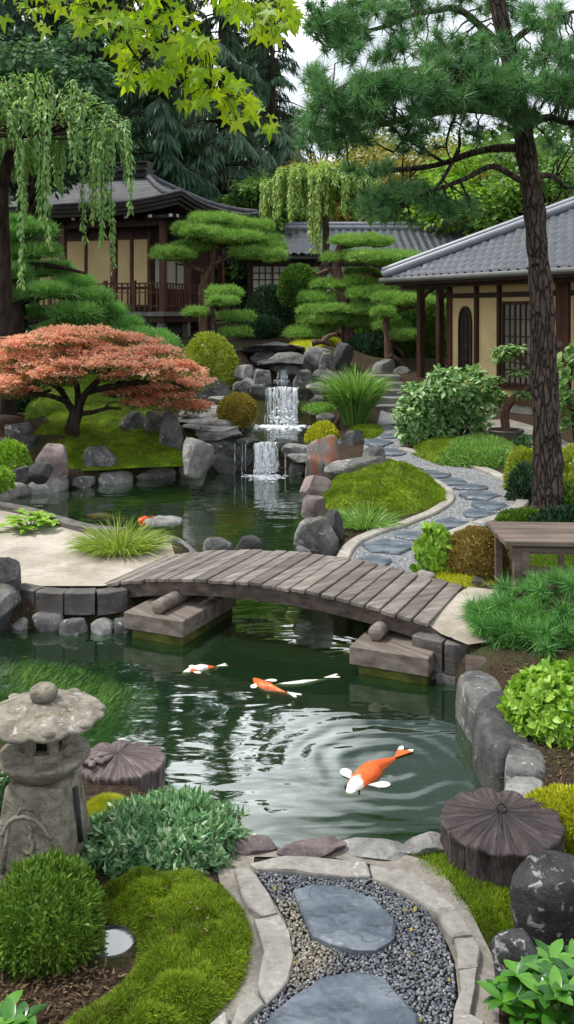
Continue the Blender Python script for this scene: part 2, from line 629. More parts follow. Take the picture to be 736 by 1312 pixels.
M['over'] = leaf_mat('overhanging_maple_leaves', [rgb(.15, .31, .014), rgb(.29, .47, .02), rgb(.48, .6, .04)], .55, .45, .3, .25, 2.0, rgb(1.3, 1.25, .4))
M['yellow_tree'] = leaf_mat('yellowing_leaves', [rgb(.16, .17, .03), rgb(.28, .26, .05), rgb(.4, .32, .07)], .3, .5, .2, .4, .3)
M['orange_tree'] = leaf_mat('ochre_leaves', [rgb(.26, .17, .04), rgb(.36, .25, .06), rgb(.44, .34, .08)], .3, .5, .2, .4, .3)
M['green_tree'] = leaf_mat('bright_green_leaves', [rgb(.08, .19, .018), rgb(.18, .34, .03), rgb(.34, .5, .06)], .35, .5, .2, .4, .35)
M['deep_tree'] = leaf_mat('mid_green_leaves', [rgb(.04, .1, .02), rgb(.09, .19, .035), rgb(.18, .3, .06)], .3, .5, .2, .4, .35)
M['pale_tree'] = leaf_mat('pale_green_leaves', [rgb(.1, .16, .05), rgb(.17, .25, .08), rgb(.27, .34, .13)], .3, .5, .2, .4, .3)
M['algae'] = leaf_mat('water_weed', [rgb(.06, .15, .035), rgb(.14, .26, .06), rgb(.27, .4, .11)], .1, .7, .1, .5, 3)
M['litter'] = leaf_mat('dry_litter', [rgb(.03, .02, .012), rgb(.09, .055, .03), rgb(.2, .14, .08)], .0, .8, .1)
# bark
M['bark'] = bark_mat('pine_bark') if True else stone_mat('pine_bark', rgb(.018, .013, .01), rgb(.06, .045, .036), rgb(.13, .1, .08), 7, 0, 0, 1.0, .9, (1.6, 1.6, .35), .1)
M['bark_d'] = stone_mat('dark_bark', rgb(.012, .009, .007), rgb(.035, .026, .02), rgb(.08, .06, .05), 8, 0, 0, .8, .9, (1.5, 1.5, .4), .1)
M['bark_r'] = stone_mat('reddish_bark', rgb(.05, .028, .02), rgb(.12, .07, .05), rgb(.22, .15, .11), 8, 0, 0, .8, .9, (1.5, 1.5, .5), .1)
# stone
M['grey'] = stone_mat('grey_rock', rgb(.035, .035, .038), rgb(.13, .128, .125), rgb(.3, .29, .275), 3.4, .5, .3, 1.0)
M['pale'] = stone_mat('pale_rock', rgb(.09, .09, .09), rgb(.25, .245, .235), rgb(.45, .43, .4), 3.4, .4, .15, 1.0)
M['dark'] = stone_mat('dark_rock', rgb(.015, .015, .017), rgb(.05, .049, .05), rgb(.14, .137, .135), 3.4, .15, .2, 1.0, .6)
M['pink'] = stone_mat('pinkish_rock', rgb(.13, .1, .095), rgb(.25, .2, .19), rgb(.36, .31, .29), 2.4, .2, .1, .5)
M['rusty'] = stone_mat('rust_streaked_rock', rgb(.06, .055, .055), rgb(.2, .185, .18), rgb(.42, .39, .37), 3, .1, .0, .8, .75, (1, 1, .35), .3, stain=rgb(.27, .1, .05))
M['lichen'] = stone_mat('lichened_dark_rock', rgb(.02, .02, .02), rgb(.045, .045, .045), rgb(.1, .1, .1), 7, .7, .0, .6, .8, lcol=(.38, .38, .37, 1))
M['purple_fluted'] = fluted_mat('mauve_carved_stone', rgb(.055, .04, .04), rgb(.15, .115, .115), rgb(.3, .245, .24))
M['purple'] = stone_mat('purplish_stone', rgb(.06, .045, .045), rgb(.14, .11, .11), rgb(.26, .21, .205), 5, .2, .0, .5)
M['stump'] = fluted_mat('dark_carved_stump', rgb(.02, .014, .014), rgb(.06, .044, .044), rgb(.135, .105, .105)) if True else stone_mat('dark_carved_stump', rgb(.022, .016, .016), rgb(.055, .041, .041), rgb(.12, .095, .095), 5, .12, .0, .5, .7, (1, 1, .35))
M['lantern'] = stone_mat('weathered_granite', rgb(.15, .13, .1), rgb(.34, .305, .24), rgb(.52, .48, .39), 14, .08, .1, 1.0, .9)
M['lantern_cap'] = stone_mat('lichened_granite', rgb(.1, .085, .065), rgb(.24, .215, .175), rgb(.4, .37, .31), 9, .55, .25, .6, .9, lcol=(.5, .49, .44, 1))
M['slate'] = slate_mat('blue_slate') if True else stone_mat('blue_slate', rgb(.04, .052, .07), rgb(.085, .105, .132), rgb(.16, .185, .215), 3.6, .0, .0, .7, .4, (1, 2.2, 1), .5)
M['flag'] = stone_mat('pale_flagstone', rgb(.16, .15, .135), rgb(.28, .265, .24), rgb(.42, .4, .36), 3, .1, .05, .35, .8)
M['kerb'] = stone_mat('pale_kerb', rgb(.2, .185, .16), rgb(.32, .3, .26), rgb(.45, .42, .37), 3, .0, .1, .3, .8)
M['block'] = stone_mat('weathered_block', rgb(.05, .045, .042), rgb(.105, .095, .09), rgb(.2, .185, .175), 4, .0, .0, .4, .75, (1, 1, 2))
M['concrete'] = stone_mat('grey_mortar', rgb(.13, .12, .1), rgb(.22, .2, .175), rgb(.3, .28, .25), 5, 0, .15, .3, .9)
M['steps'] = stone_mat('step_stone', rgb(.08, .075, .07), rgb(.15, .145, .14), rgb(.27, .26, .25), 3, .1, .2, .4)
# wood and building
M['plank'] = wood_mat('weathered_planks', rgb(.075, .063, .055), rgb(.16, .14, .125), rgb(.3, .275, .25), 1, 22, .75, .65, .6, rot=.43)
M['beam'] = wood_mat('bridge_beam_wood', rgb(.035, .025, .02), rgb(.085, .064, .053), rgb(.16, .13, .11), 0, 16, .75, .2, .4, rot=.43)
M['footing'] = wood_mat('footing_timber', rgb(.07, .055, .045), rgb(.15, .125, .105), rgb(.26, .225, .2), 0, 14, .75, .2, .4, rot=.43)
M['mossy'] = stone_mat('mossy_footing', rgb(.02, .025, .008), rgb(.07, .08, .012), rgb(.16, .17, .03), 5, 0, 0, .5, .9)
M['brown'] = wood_mat('dark_brown_timber', rgb(.018, .009, .006), rgb(.045, .022, .014), rgb(.085, .045, .03), 2, 12, .5, .2, .2)
M['brown_red'] = wood_mat('red_brown_timber', rgb(.04, .016, .009), rgb(.085, .036, .021), rgb(.14, .065, .04), 2, 12, .5, .2, .2)
M['stand'] = wood_mat('brown_stand_timber', rgb(.055, .04, .032), rgb(.13, .098, .08), rgb(.25, .2, .17), 0, 12, .65, .3, .35)
M['cream'] = plain_mat('cream_plaster', rgb(.7, .53, .28), .85, .1, .16, 1.1)
M['paper'] = plain_mat('paper_panel', rgb(.5, .47, .4), .8, .1, .1, 2)
M['glass'] = plain_mat('dark_window_glass', rgb(.03, .03, .028), .08, .6, .3, 1.2, 0, .02)
M['glass_l'] = plain_mat('curtained_window_glass', rgb(.2, .18, .15), .15, .6, .4, 1.8, 0, .02)
M['tile'] = plain_mat('grey_roof_tiles', rgb(.05, .055, .067), .38, .5, .35, 5, 0, .2)
M['tile_l'] = plain_mat('pale_ridge_tiles', rgb(.2, .215, .245), .4, .5, .2, 4, 0, .2)
M['shingle'] = wood_mat('dark_shingles', rgb(.028, .028, .032), rgb(.07, .072, .08), rgb(.13, .135, .15), 0, 9, .55, .2, .4)
M['fascia'] = wood_mat('black_fascia', rgb(.012, .011, .011), rgb(.03, .027, .025), rgb(.06, .055, .05), 0, 9, .55, .2, .3)
M['gutter'] = plain_mat('gutter_metal', rgb(.1, .1, .095), .5, .4, .2, 3)
M['white_end'] = plain_mat('white_painted_ends', rgb(.6, .6, .58), .7, .2, .1, 4)
M['deck_grey'] = wood_mat('grey_deck_edge', rgb(.07, .065, .06), rgb(.15, .14, .13), rgb(.26, .25, .24), 0, 10, .7, .2, .3)
M['pot'] = plain_mat('brown_clay_pot', rgb(.1, .085, .072), .6, .3, .3, 5)
M['iron'] = plain_mat('dark_iron', rgb(.012, .01, .01), .5, .4, .2, 5)
# ---------------------------------------------------------------- special materials
def soil_mat():
    t = NT('garden_soil')
    v = t.coord()
    n1 = t.noise(v, .6, 6, .6)
    n2 = t.noise(v, 38, 5, .75)
    n3 = t.noise(v, 7, 5, .7)
    col = t.ramp(n2, [(.3, rgb(.014, .009, .006)), (.5, rgb(.042, .029, .02)), (.72, rgb(.11, .08, .055))])
    g = t.ramp(n3, [(.3, rgb(.018, .03, .008)), (.7, rgb(.06, .085, .02))])
    col = t.mix(t.ramp(n1, [(.5, rgb(0, 0, 0)), (.62, rgb(.75, .75, .75))]), col, g)
    b = t.bump(n2, .9, .02)
    return t.done(t.bsdf(col, .95, .1, t.bump(n3, .6, .05, b)))


def sand_mat(name, c1, c2, c3):
    t = NT(name)
    v = t.coord()
    n1 = t.noise(v, 1.1, 5, .6, .4)
    n2 = t.noise(v, 90, 4, .7)
    n3 = t.noise(v, 9, 6, .7)
    col = t.ramp(n1, [(.32, c1), (.5, c2), (.7, c3)])
    col = t.mix(.5, col, t.ramp(n2, [(.3, rgb(.6, .6, .6)), (.7, rgb(1.3, 1.3, 1.3))]), 'MULTIPLY')
    col = t.mix(.35, col, t.ramp(n3, [(.3, rgb(.6, .58, .55)), (.65, rgb(1.2, 1.2, 1.2))]), 'MULTIPLY')
    return t.done(t.bsdf(col, .95, .1, t.bump(n2, .5, .008, t.bump(n3, .4, .03))))


def gravel_mat(name, ramp_, scale):
    t = NT(name)
    v = t.coord()
    vo = t.n('ShaderNodeTexVoronoi')
    vo.inputs['Scale'].default_value = scale
    t.l(v, vo.inputs['Vector'])
    sx = t.n('ShaderNodeSeparateColor')
    t.l(vo.outputs['Color'], sx.inputs[0])
    col = t.ramp(sx.outputs[0], ramp_)
    h = t.math('SUBTRACT', 1.0, vo.outputs['Distance'])
    return t.done(t.bsdf(col, .7, .3, t.bump(h, 1.0, .02)))


M['soil'] = soil_mat()
M['sand'] = sand_mat('raked_sand', rgb(.22, .19, .15), rgb(.38, .34, .285), rgb(.54, .5, .44))
GR = [(0, rgb(.045, .05, .06)), (.35, rgb(.1, .11, .125)), (.7, rgb(.19, .2, .215)), (1, rgb(.34, .33, .31))]
M['gravel'] = gravel_mat('grey_path_gravel', [(0, rgb(.08, .085, .095)), (.35, rgb(.17, .18, .195)), (.7, rgb(.28, .29, .3)), (1, rgb(.45, .44, .42))], 62)
M['gravel_bed'] = gravel_mat('pebble_bed', [(0, rgb(.012, .013, .015)), (1, rgb(.05, .05, .055))], 60)


def pebble_mat():
    t = NT('river_pebbles')
    g = t.n('ShaderNodeNewGeometry')
    grey = t.ramp(g.outputs['Random Per Island'], [(0, rgb(.03, .034, .042)), (.4, rgb(.065, .073, .088)), (.8, rgb(.115, .122, .138)), (1, rgb(.25, .25, .24))])
    tan = t.ramp(g.outputs['Random Per Island'], [(0, rgb(.07, .06, .045)), (.5, rgb(.17, .15, .115)), (1, rgb(.33, .3, .24))])
    # a patch of tan pebbles left of the slabs
    sp = t.n('ShaderNodeSeparateXYZ')
    t.l(t.coord(), sp.inputs[0])
    dx = t.math('DIVIDE', t.math('SUBTRACT', sp.outputs[0], -.0), .20)
    dy = t.math('DIVIDE', t.math('SUBTRACT', sp.outputs[1], 3.98), .26)
    r = t.math('ADD', t.math('MULTIPLY', dx, dx), t.math('MULTIPLY', dy, dy))
    r = t.math('ADD', r, t.math('MULTIPLY', t.math('SUBTRACT', g.outputs['Random Per Island'], .5), .9))
    k = t.math('SUBTRACT', 1.35, r, True)
    col = t.mix(t.math('MULTIPLY', k, 2.0, True), grey, tan)
    return t.done(t.bsdf(col, .42, .5))


M['pebble'] = pebble_mat()
WZ = -.22
RIP = (0.70, 6.15)     # centre of the ripples round the koi


def water_mat(name, ripples=True, body=(.018, .05, .02), see=.66, wave=1.0):
    t = NT(name)
    v = t.coord()
    n1 = t.noise(t.coord((1.0, 2.2, 1)), 1.15, 2, .45, .8)
    n2 = t.noise(t.coord((1.0, 3.0, 1)), 4.6, 1, .4, .3)
    h = t.math('ADD', t.math('MULTIPLY', n1, 1.0), t.math('MULTIPLY', n2, .1))
    if ripples:
        vs = t.n('ShaderNodeVectorMath')
        vs.operation = 'DISTANCE'
        vs.inputs[1].default_value = (RIP[0], RIP[1], 0)
        tc = t.n('ShaderNodeTexCoord')
        nz = t.n('ShaderNodeTexNoise')
        nz.inputs['Scale'].default_value = 2.2
        t.l(tc.outputs['Object'], nz.inputs['Vector'])
        ds = t.n('ShaderNodeVectorMath')
        ds.operation = 'MULTIPLY_ADD'
        t.l(nz.outputs['Color'], ds.inputs[0])
        ds.inputs[1].default_value = (.16, .16, 0)
        t.l(tc.outputs['Object'], ds.inputs[2])
        t.l(ds.outputs[0], vs.inputs[0])
        d = vs.outputs['Value']
        w = t.math('SINE', t.math('MULTIPLY', d, 40.0))
        fall = t.math('POWER', 2.718, t.math('MULTIPLY', t.math('MULTIPLY', d, d), -2.4))
        h = t.math('ADD', h, t.math('MULTIPLY', t.math('MULTIPLY', w, fall), .16))
    b = t.bump(h, 1.0, .0118 * wave)
    lw = t.n('ShaderNodeLayerWeight')
    lw.inputs['Blend'].default_value = .5
    t.l(b, lw.inputs['Normal'])
    k = t.math('POWER', lw.outputs['Facing'], 3.2)
    k = t.math('MULTIPLY_ADD', k, .95)
    k.node.inputs[2].default_value = .03
    k = t.math('MINIMUM', k, .95)
    tr = t.n('ShaderNodeBsdfTransparent')
    tr.inputs['Color'].default_value = (.6, .78, .52, 1)
    df = t.n('ShaderNodeBsdfDiffuse')
    df.inputs['Color'].default_value = body + (1,)
    m1 = t.n('ShaderNodeMixShader')
    m1.inputs[0].default_value = 1 - see
    t.l(tr.outputs[0], m1.inputs[1])
    t.l(df.outputs[0], m1.inputs[2])
    gl = t.n('ShaderNodeBsdfGlossy')
    gl.inputs['Roughness'].default_value = .03
    gl.inputs['Color'].default_value = (.97, 1, .98, 1)
    t.l(b, gl.inputs['Normal'])
    m2 = t.n('ShaderNodeMixShader')
    t.l(k, m2.inputs[0])
    t.l(m1.outputs[0], m2.inputs[1])
    t.l(gl.outputs[0], m2.inputs[2])
    return t.done(m2.outputs[0])


M['water'] = water_mat('pond_water')
M['stream'] = water_mat('stream_water', False, (.03, .04, .035), .7, 2.0)


def fall_mat():
    t = NT('falling_water')
    n1 = t.noise(t.coord((1, 1, .09)), 26, 5, .65, .3)
    n2 = t.noise(t.coord((1, 1, .4)), 12, 5, .7)
    k = t.math('MULTIPLY', t.math('SUBTRACT', t.math('ADD', n1, t.math('MULTIPLY', n2, .4)), .62), 3.2, True)
    tr = t.n('ShaderNodeBsdfTransparent')
    pb = t.bsdf(rgb(.8, .84, .88), .25, .6)
    ms = t.n('ShaderNodeMixShader')
    t.l(k, ms.inputs[0])
    t.l(tr.outputs[0], ms.inputs[1])
    t.l(pb, ms.inputs[2])
    return t.done(ms.outputs[0])


M['fall'] = fall_mat()
M['foam'] = plain_mat('white_foam', rgb(.75, .79, .82), .4, .5, .1, 20)


def koi_mat(name, base, spots, thr, scale, off, black=False):
    t = NT(name)
    mp = t.coord((1, 1, 1))
    mp.node.inputs['Location'].default_value = off
    n = t.noise(mp, scale, 2, .4)
    k = t.ramp(n, [(thr - .015, rgb(0, 0, 0)), (thr + .015, rgb(1, 1, 1))])
    col = t.mix(k, base, spots)
    n2 = t.noise(t.coord(), 45, 3)
    col = t.mix(.55, col, t.ramp(n2, [(.35, rgb(.75, .75, .75)), (.65, rgb(1.15, 1.15, 1.15))]), 'MULTIPLY')
    vo = t.n('ShaderNodeTexVoronoi')
    vo.inputs['Scale'].default_value = 95
    t.l(t.coord(), vo.inputs['Vector'])
    return t.done(t.bsdf(col, .3, .5, t.bump(vo.outputs['Distance'], .5, .006)))


# ---------------------------------------------------------------- terrain
POND = np.array([(-7.5, 7.3), (-5, 7.0), (-1.95, 6.2), (-1.35, 5.85), (-.75, 5.5), (-.3, 5.04), (-.08, 4.93), (.31, 4.88), (.82, 4.98), (1.24, 5.35),
                 (1.36, 6.0), (1.36, 6.5), (1.36, 6.9), (1.3, 7.25), (1.1, 7.7), (1.0, 8.3), (.85, 9.3), (.62, 10.4), (.25, 11.0), (.12, 11.6),
                 (.2, 12.6), (.24, 13.5), (.3, 15.5), (.32, 16.8), (.05, 17.0), (-.6, 17.1), (-1.5, 17.0), (-2.3, 16.5), (-3.3, 15.8), (-4.4, 14.7), (-5.5, 13.8),
                 (-7.5, 13.2), (-7.5, 12.8), (-5, 12.75), (-3.8, 12.5), (-3.1, 12.1), (-2.5, 11.3), (-1.52, 10.95), (-1.0, 10.7), (-.95, 9.6), (-1.45, 8.68), (-2.6, 8.58),
                 (-3.1, 8.4), (-5, 8.6), (-7.5, 8.7)])


def poly_sd(poly, x, y):
    """signed distance to a closed polygon, negative inside"""
    x = np.asarray(x, float)
    y = np.asarray(y, float)
    d = np.full(x.shape, 1e9)
    ins = np.zeros(x.shape, bool)
    n = len(poly)
    for i in range(n):
        ax, ay = poly[i]
        bx, by = poly[(i + 1) % n]
        ex, ey = bx - ax, by - ay
        t = np.clip(((x - ax) * ex + (y - ay) * ey) / (ex * ex + ey * ey + 1e-12), 0, 1)
        d = np.minimum(d, (x - ax - t * ex) ** 2 + (y - ay - t * ey) ** 2)
        c = ((ay > y) != (by > y)) & (x < (bx - ax) * (y - ay) / (by - ay + 1e-12) + ax)
        ins ^= c
    d = np.sqrt(d)
    return np.where(ins, -d, d)


CP = np.array([(-3, 0, 0), (0, 0, 0), (3, 0, 0), (-3, 3, 0), (0, 3, 0), (3, 3, 0), (-1.5, 4.5, 0), (0, 4.6, 0), (1.5, 4.6, .0), (-1.5, 5.6, -.03), (-3, 5.5, 0), (.3, 4.95, 0),
               (1.7, 6, .06), (1.7, 7, .08), (3, 6, .1), (2.6, 7.2, .12), (1.6, 8.5, .12), (2.7, 9, .15), (4.5, 8, .2), (1.2, 9.6, .12), (1.0, 10.6, .12), (1.1, 12, .17), (2.2, 12, .2),
               (3, 12, .24), (3.6, 11, .2), (1.5, 14, .25), (2.9, 13.2, .24), (.6, 13.5, .2), (.7, 16, .3), (1.7, 17, .35), (2.1, 18.6, .4), (3, 16, .4), (4.5, 14, .5), (4.2, 17, .6), (4, 20, .6), (6, 12, .4), (7, 18, .8),
               (-2.5, 9.6, .09), (-1.4, 9.6, .09), (-3.5, 11.2, .1), (-5.5, 10.8, .1), (-8, 11, .2), (-2.2, 10.6, .09),
               (-1.6, 17.3, .06), (-2.4, 16.9, .05), (-3.4, 16.2, .05), (-4.6, 15.1, .05), (-6.5, 14.2, .1), (-3, 17.3, .3), (-4.2, 17.2, .5), (-5.5, 16.3, .3), (-6, 18.5, .7), (-2.4, 18.3, .4), (-1.8, 19, .55),
               (-4, 20.5, .95), (-7, 22, 1.2), (-3.2, 23.5, 1.4), (-1.9, 20.8, 1.0), (-1.4, 22, 1.2), (-.5, 24, 1.75), (-3.5, 26.5, 1.9), (-8, 28, 2.0), (1, 25, 1.8), (1.1, 20, .8), (1.2, 22, 1.2), (2.2, 22, 1.2), (3, 25, 1.5),
               (0, 28, 2.1), (3, 30, 2.2), (6, 30, 2), (8, 25, 1.4), (0, 35, 2.4), (-15, 30, 2.2), (15, 30, 2.2), (0, 60, 2.6), (-40, 60, 3), (40, 60, 3), (-12, 14, .4), (-12, 6, .2), (12, 6, .3), (0, -40, 0), (-60, 0, 0), (60, 0, 0), (0, 200, 2.5), (-200, 100, 2.5), (200, 100, 2.5)])


def gz(x, y):
    x = np.asarray(x, float)
    y = np.asarray(y, float)
    w = np.zeros(x.shape)
    s = np.zeros(x.shape)
    for cx, cy, cz in CP:
        k = 1 / (((x - cx) ** 2 + (y - cy) ** 2) + .05) ** 2
        w += k
        s += k * cz
    z = s / w
    # the stream bed
    xc = -.1 + 0 * y
    hw = .95 - .25 * np.clip((y - 20) / 3, 0, 1)
    inside = np.clip(1 - (np.abs(x - xc) - hw) / .35, 0, 1)
    lvl = np.where(y < 19.95, .08, np.where(y < 22.6, .9, 1.32))
    on = inside * (y > 17.05) * (y < 24.2)
    return np.where(on > 0, z + (np.minimum(z, lvl) - z) * on, z)


def g1(x, y):
    return float(gz(np.array([x]), np.array([y]))[0])


_Ys = np.geomspace(3.0, 60, 900)


def T(px, py):
    """the point of the terrain that a photo pixel looks at"""
    x = (px - CX) / F * _Ys
    zr = H - (py - CY) / F * _Ys
    hit = np.nonzero(zr <= gz(x, _Ys))[0]
    i = hit[0] if len(hit) else len(_Ys) - 1
    Y = _Ys[i]
    return np.array([x[i], Y, g1(x[i], Y)])


# ground: one sheet to the horizon
def axis(dense0, dense1, step, lo, hi):
    a = np.arange(dense0, dense1, step)
    k = np.geomspace(step * 2, hi - dense1, 22) + dense1
    j = dense0 - np.geomspace(step * 2, dense0 - lo, 22)
    return np.concatenate([j[::-1], a, k])


xs = axis(-8, 7, .085, -400, 400)
ys = axis(2.5, 27, .085, -120, 900)
XX, YY = np.meshgrid(xs, ys, indexing='ij')
sd = poly_sd(POND, XX, YY)
ZZ = gz(XX, YY)
ZZ = ZZ + .025 * fbm(np.column_stack([XX.ravel() * 1.7, YY.ravel() * 1.7, 0 * XX.ravel()]), 3, 5).reshape(XX.shape)
s_ = np.clip((-sd + .17) / .32, 0, 1)
s_ = s_ * s_ * (3 - 2 * s_)
ZZ = ZZ * (1 - s_) + (-.85) * s_
mb = MB()
mb.grid(np.stack([XX, YY, ZZ], -1))
props(mb.build('ground', M['soil']), kind='structure')
# water
mb = MB()
gx, gy = np.meshgrid(np.linspace(-8, 2.2, 40), np.linspace(4.6, 17.3, 50), indexing='ij')
mb.grid(np.stack([gx, gy, 0 * gx + WZ], -1), (poly_sd(POND, gx, gy) < .5)[:-1, :-1])
props(mb.build('pond_water', M['water']), kind='structure')
mb = MB()
gx, gy = np.meshgrid(np.linspace(-1.15, .95, 12), np.linspace(17.12, 20.02, 12), indexing='ij')
mb.grid(np.stack([gx, gy, 0 * gx + .31], -1))
gx, gy = np.meshgrid(np.linspace(-.85, .7, 12), np.linspace(20.05, 22.62, 12), indexing='ij')
mb.grid(np.stack([gx, gy, 0 * gx + 1.08], -1))
gx, gy = np.meshgrid(np.linspace(-.7, .5, 12), np.linspace(22.65, 24.2, 12), indexing='ij')
mb.grid(np.stack([gx, gy, 0 * gx + 1.43], -1))
props(mb.build('stream_water', M['stream']), kind='structure')


# ---------------------------------------------------------------- rocks and stones
def rock_v(rx, ry, rz, seed, box=2.6, cuts=7, rough=.16, k=4):
    cuts = cuts + 5
    rough = rough * 1.35
    v, f = ico(k)
    r = np.random.default_rng(seed)
    v = v.copy()
    v = v / (np.sum(np.abs(v) ** box, 1) ** (1 / box))[:, None]
    for i in range(cuts):
        d = unit(r.normal(size=3) * np.array([1, 1, .8]))
        c = r.uniform(.58, .88)
        e = np.maximum(v @ d - c, 0)
        v = v - e[:, None] * d * .94
    nz = fbm(v * 1.4 + seed * 3.7, 5, seed % 50, .5)
    n2 = fbm(v * 5 + seed, 3, seed % 40)
    v = v * (1 + rough * nz + .035 * n2)[:, None]
    return v * np.array([rx, ry, rz]), f


def rock(name, label, mat, x0, y0, x1, y1, Y=None, depth=.8, cat='rock', group=None, sink=.25, rot=None, box=2.8, cuts=7, rough=.14, seed=None, k=4, taper=0.0):
    """a boulder whose picture box is (x0,y0)-(x1,y1); it stands on the terrain (or at distance Y)"""
    cx = (x0 + x1) / 2
    if Y is None:
        Y = T(cx, y1)[1]
        rr = (x1 - x0) * Y / F / 2 * depth * .8
        Y += rr
        zb = H - (y1 - CY) / F * (Y - rr)
    else:
        zb = H - (y1 - CY) / F * Y
    zt = H - (y0 - CY) / F * Y
    w = (x1 - x0) * Y / F / 2
    h = zt - zb
    hz = h * (1 + sink) / 2
    c = np.array([(cx - CX) / F * Y, Y, zt - hz])
    seed = seed if seed is not None else int(x0 * 7 + y0 * 13 + x1) % 9973
    v, f = rock_v(w * 1.06, w * depth, hz * 1.04, seed, box, cuts, rough, k)
    if taper:
        q = (v[:, 2] / hz + 1) / 2
        v[:, 0] *= 1 - taper * q
        v[:, 1] *= 1 - taper * q
    if rot is not None:
        ca, sa = math.cos(rot), math.sin(rot)
        v = np.column_stack([v[:, 0] * ca - v[:, 1] * sa, v[:, 0] * sa + v[:, 1] * ca, v[:, 2]])
    m = MB()
    m.add(v + c, f)
    o = m.build(name, M[mat], None, (c[0], c[1], c[2] - hz))
    o.data.set_sharp_from_angle(angle=math.radians(26))
    return props(o, label, cat, group)


def resample(pts, n, closed=True):
    pts = np.asarray(pts, float)
    if closed:
        pts = np.vstack([pts, pts[:1]])
    d = np.concatenate([[0], np.cumsum(np.linalg.norm(np.diff(pts, axis=0), axis=1))])
    t = np.linspace(0, d[-1], n, endpoint=not closed)
    return np.column_stack([np.interp(t, d, pts[:, k]) for k in range(pts.shape[1])])


def smooth_poly(pts, it=2, closed=True):
    """Chaikin corner cutting"""
    p = np.asarray(pts, float)
    for _ in range(it):
        if closed:
            q = np.roll(p, -1, 0)
            p = np.stack([p * .75 + q * .25, p * .25 + q * .75], 1).reshape(-1, p.shape[1])
        else:
            q = p[1:]
            r = p[:-1]
            m_ = np.stack([r * .75 + q * .25, r * .25 + q * .75], 1).reshape(-1, p.shape[1])
            p = np.vstack([p[:1], m_, p[-1:]])
    return p


def slab_mesh(mb, poly, zt, th, jag=.01, bev=.012, n=64, und=.006, mi=0, rnd=0, layers=0.0):
    """a flat stone: poly in plan, top height(s) zt (number or function), thickness th"""
    p = resample(smooth_poly(poly, rnd), n)
    c = p.mean(0)
    nz = fbm(np.column_stack([p * 9, 0 * p[:, 0]]), 3, int(abs(c[0] * 91 + c[1] * 37)) % 97)
    d = unit(p - c)
    p = p + d * (nz * jag)[:, None]
    zf = zt if callable(zt) else (lambda x, y: np.full(np.shape(x), float(zt)))
    V = []
    size = np.linalg.norm(p - c, axis=1).mean()
    rings = [(1.0, -th), (1.0, -bev)] + [(k_, 0) for k_ in np.linspace(1 - bev / size, .06, 26 if layers > 0 else 4)]
    for s, dz in rings:
        q = c + (p - c) * s
        z = zf(q[:, 0], q[:, 1]) + dz
        if dz == 0:
            z = z + und * fbm(np.column_stack([q * 6, 0 * q[:, 0]]), 3, 9)
            if layers > 0:
                w_ = fbm(np.column_stack([q * np.array([4.0, 9.0]), 0 * q[:, 0] + 3]), 4, 21)
                z = z + layers * (np.floor(w_ * 5) / 5 + .12 * w_)
        V.append(np.column_stack([q, z]))
    V.append(np.array([[c[0], c[1], float(np.ravel(zf(np.array([c[0]]), np.array([c[1]])))[0])]]))
    V = np.concatenate(V)
    F4 = []
    i0 = np.arange(n)
    i1 = (i0 + 1) % n
    nr_ = len(rings)
    for k in range(nr_ - 1):
        F4.append(np.column_stack([k * n + i0, k * n + i1, (k + 1) * n + i1, (k + 1) * n + i0]))
    base = mb.n
    mb.add(V, np.concatenate(F4), mi)
    mb.f.append((np.column_stack([(nr_ - 1) * n + i0, (nr_ - 1) * n + i1, np.full(n, nr_ * n)]) + base, mi))


def flat_stone(name, label, mat, px, zt, th=.05, cat='stone', group=None, jag=.012, terrain=False, **kw):
    """px: outline in photo pixels, lying at height zt (above the terrain if terrain)"""
    if terrain:
        pts = []
        for a, b in px:
            q = T(a, b)
            pts.append(G(a, b, q[2] + zt)[:2])
        pts = np.array(pts)
        zz = g1(*pts.mean(0)) + zt
    else:
        pts = np.array([G(a, b, zt)[:2] for a, b in px])
        zz = zt
    m = MB()
    slab_mesh(m, pts, zz, th, jag, **kw)
    c = pts.mean(0)
    o = m.build(name, M[mat], None, (c[0], c[1], zz - th), smooth=False)
    return props(o, label, cat, group)


def lump_stone(name, label, mat, px, zt, h, cat='edge stone', group=None, dome=.04, rough=.05, seed=0, plan=None):
    """a low rounded stone whose top outline is px (at height zt)"""
    pts = np.array([G(a, b, zt)[:2] for a, b in px]) if plan is None else np.asarray(plan, float)
    n = 72
    p = resample(smooth_poly(pts, 1), n)
    c = p.mean(0)
    V = []
    for s, dz in ((1.04, -h), (1.07, -h * .6), (1.05, -h * .3), (1.0, -.045), (.96, -.012), (.9, .004), (.78, dome * .5), (.6, dome * .8), (.4, dome * .95), (.2, dome), (.03, dome)):
        q = c + (p - c) * s
        z = np.full(n, zt + dz)
        o3 = np.column_stack([q * 3.2, z * 3.2])
        q = q + unit(p - c) * (rough * fbm(o3 + seed, 4, seed % 40) * (.4 + .6 * s))[:, None]
        z = z + rough * .9 * fbm(o3 * 1.3 + 5 + seed, 4, seed % 37) * (1 if dz > -h * .5 else 0)
        V.append(np.column_stack([q, z]))
    i0 = np.arange(n)
    i1 = (i0 + 1) % n
    K = len(V)
    m = MB()
    m.add(np.concatenate(V), np.concatenate([np.column_stack([k * n + i0, k * n + i1, (k + 1) * n + i1, (k + 1) * n + i0]) for k in range(K - 1)]))
    m.f.append((np.array([[(K - 1) * n + j for j in range(n)]]), 0))
    return props(m.build(name, M[mat], None, (c[0], c[1], zt - h)), label, cat, group)


def ell(cx, cy, rx, ry, n=14, seed=0, irr=.18, rot=0):
    r = np.random.default_rng(seed)
    a = np.arange(n) / n * 2 * PI
    k = 1 + irr * r.uniform(-1, 1, n)
    return [(cx + rx * kk * math.cos(t), cy + ry * kk * math.sin(t)) for t, kk in zip(a, k)]


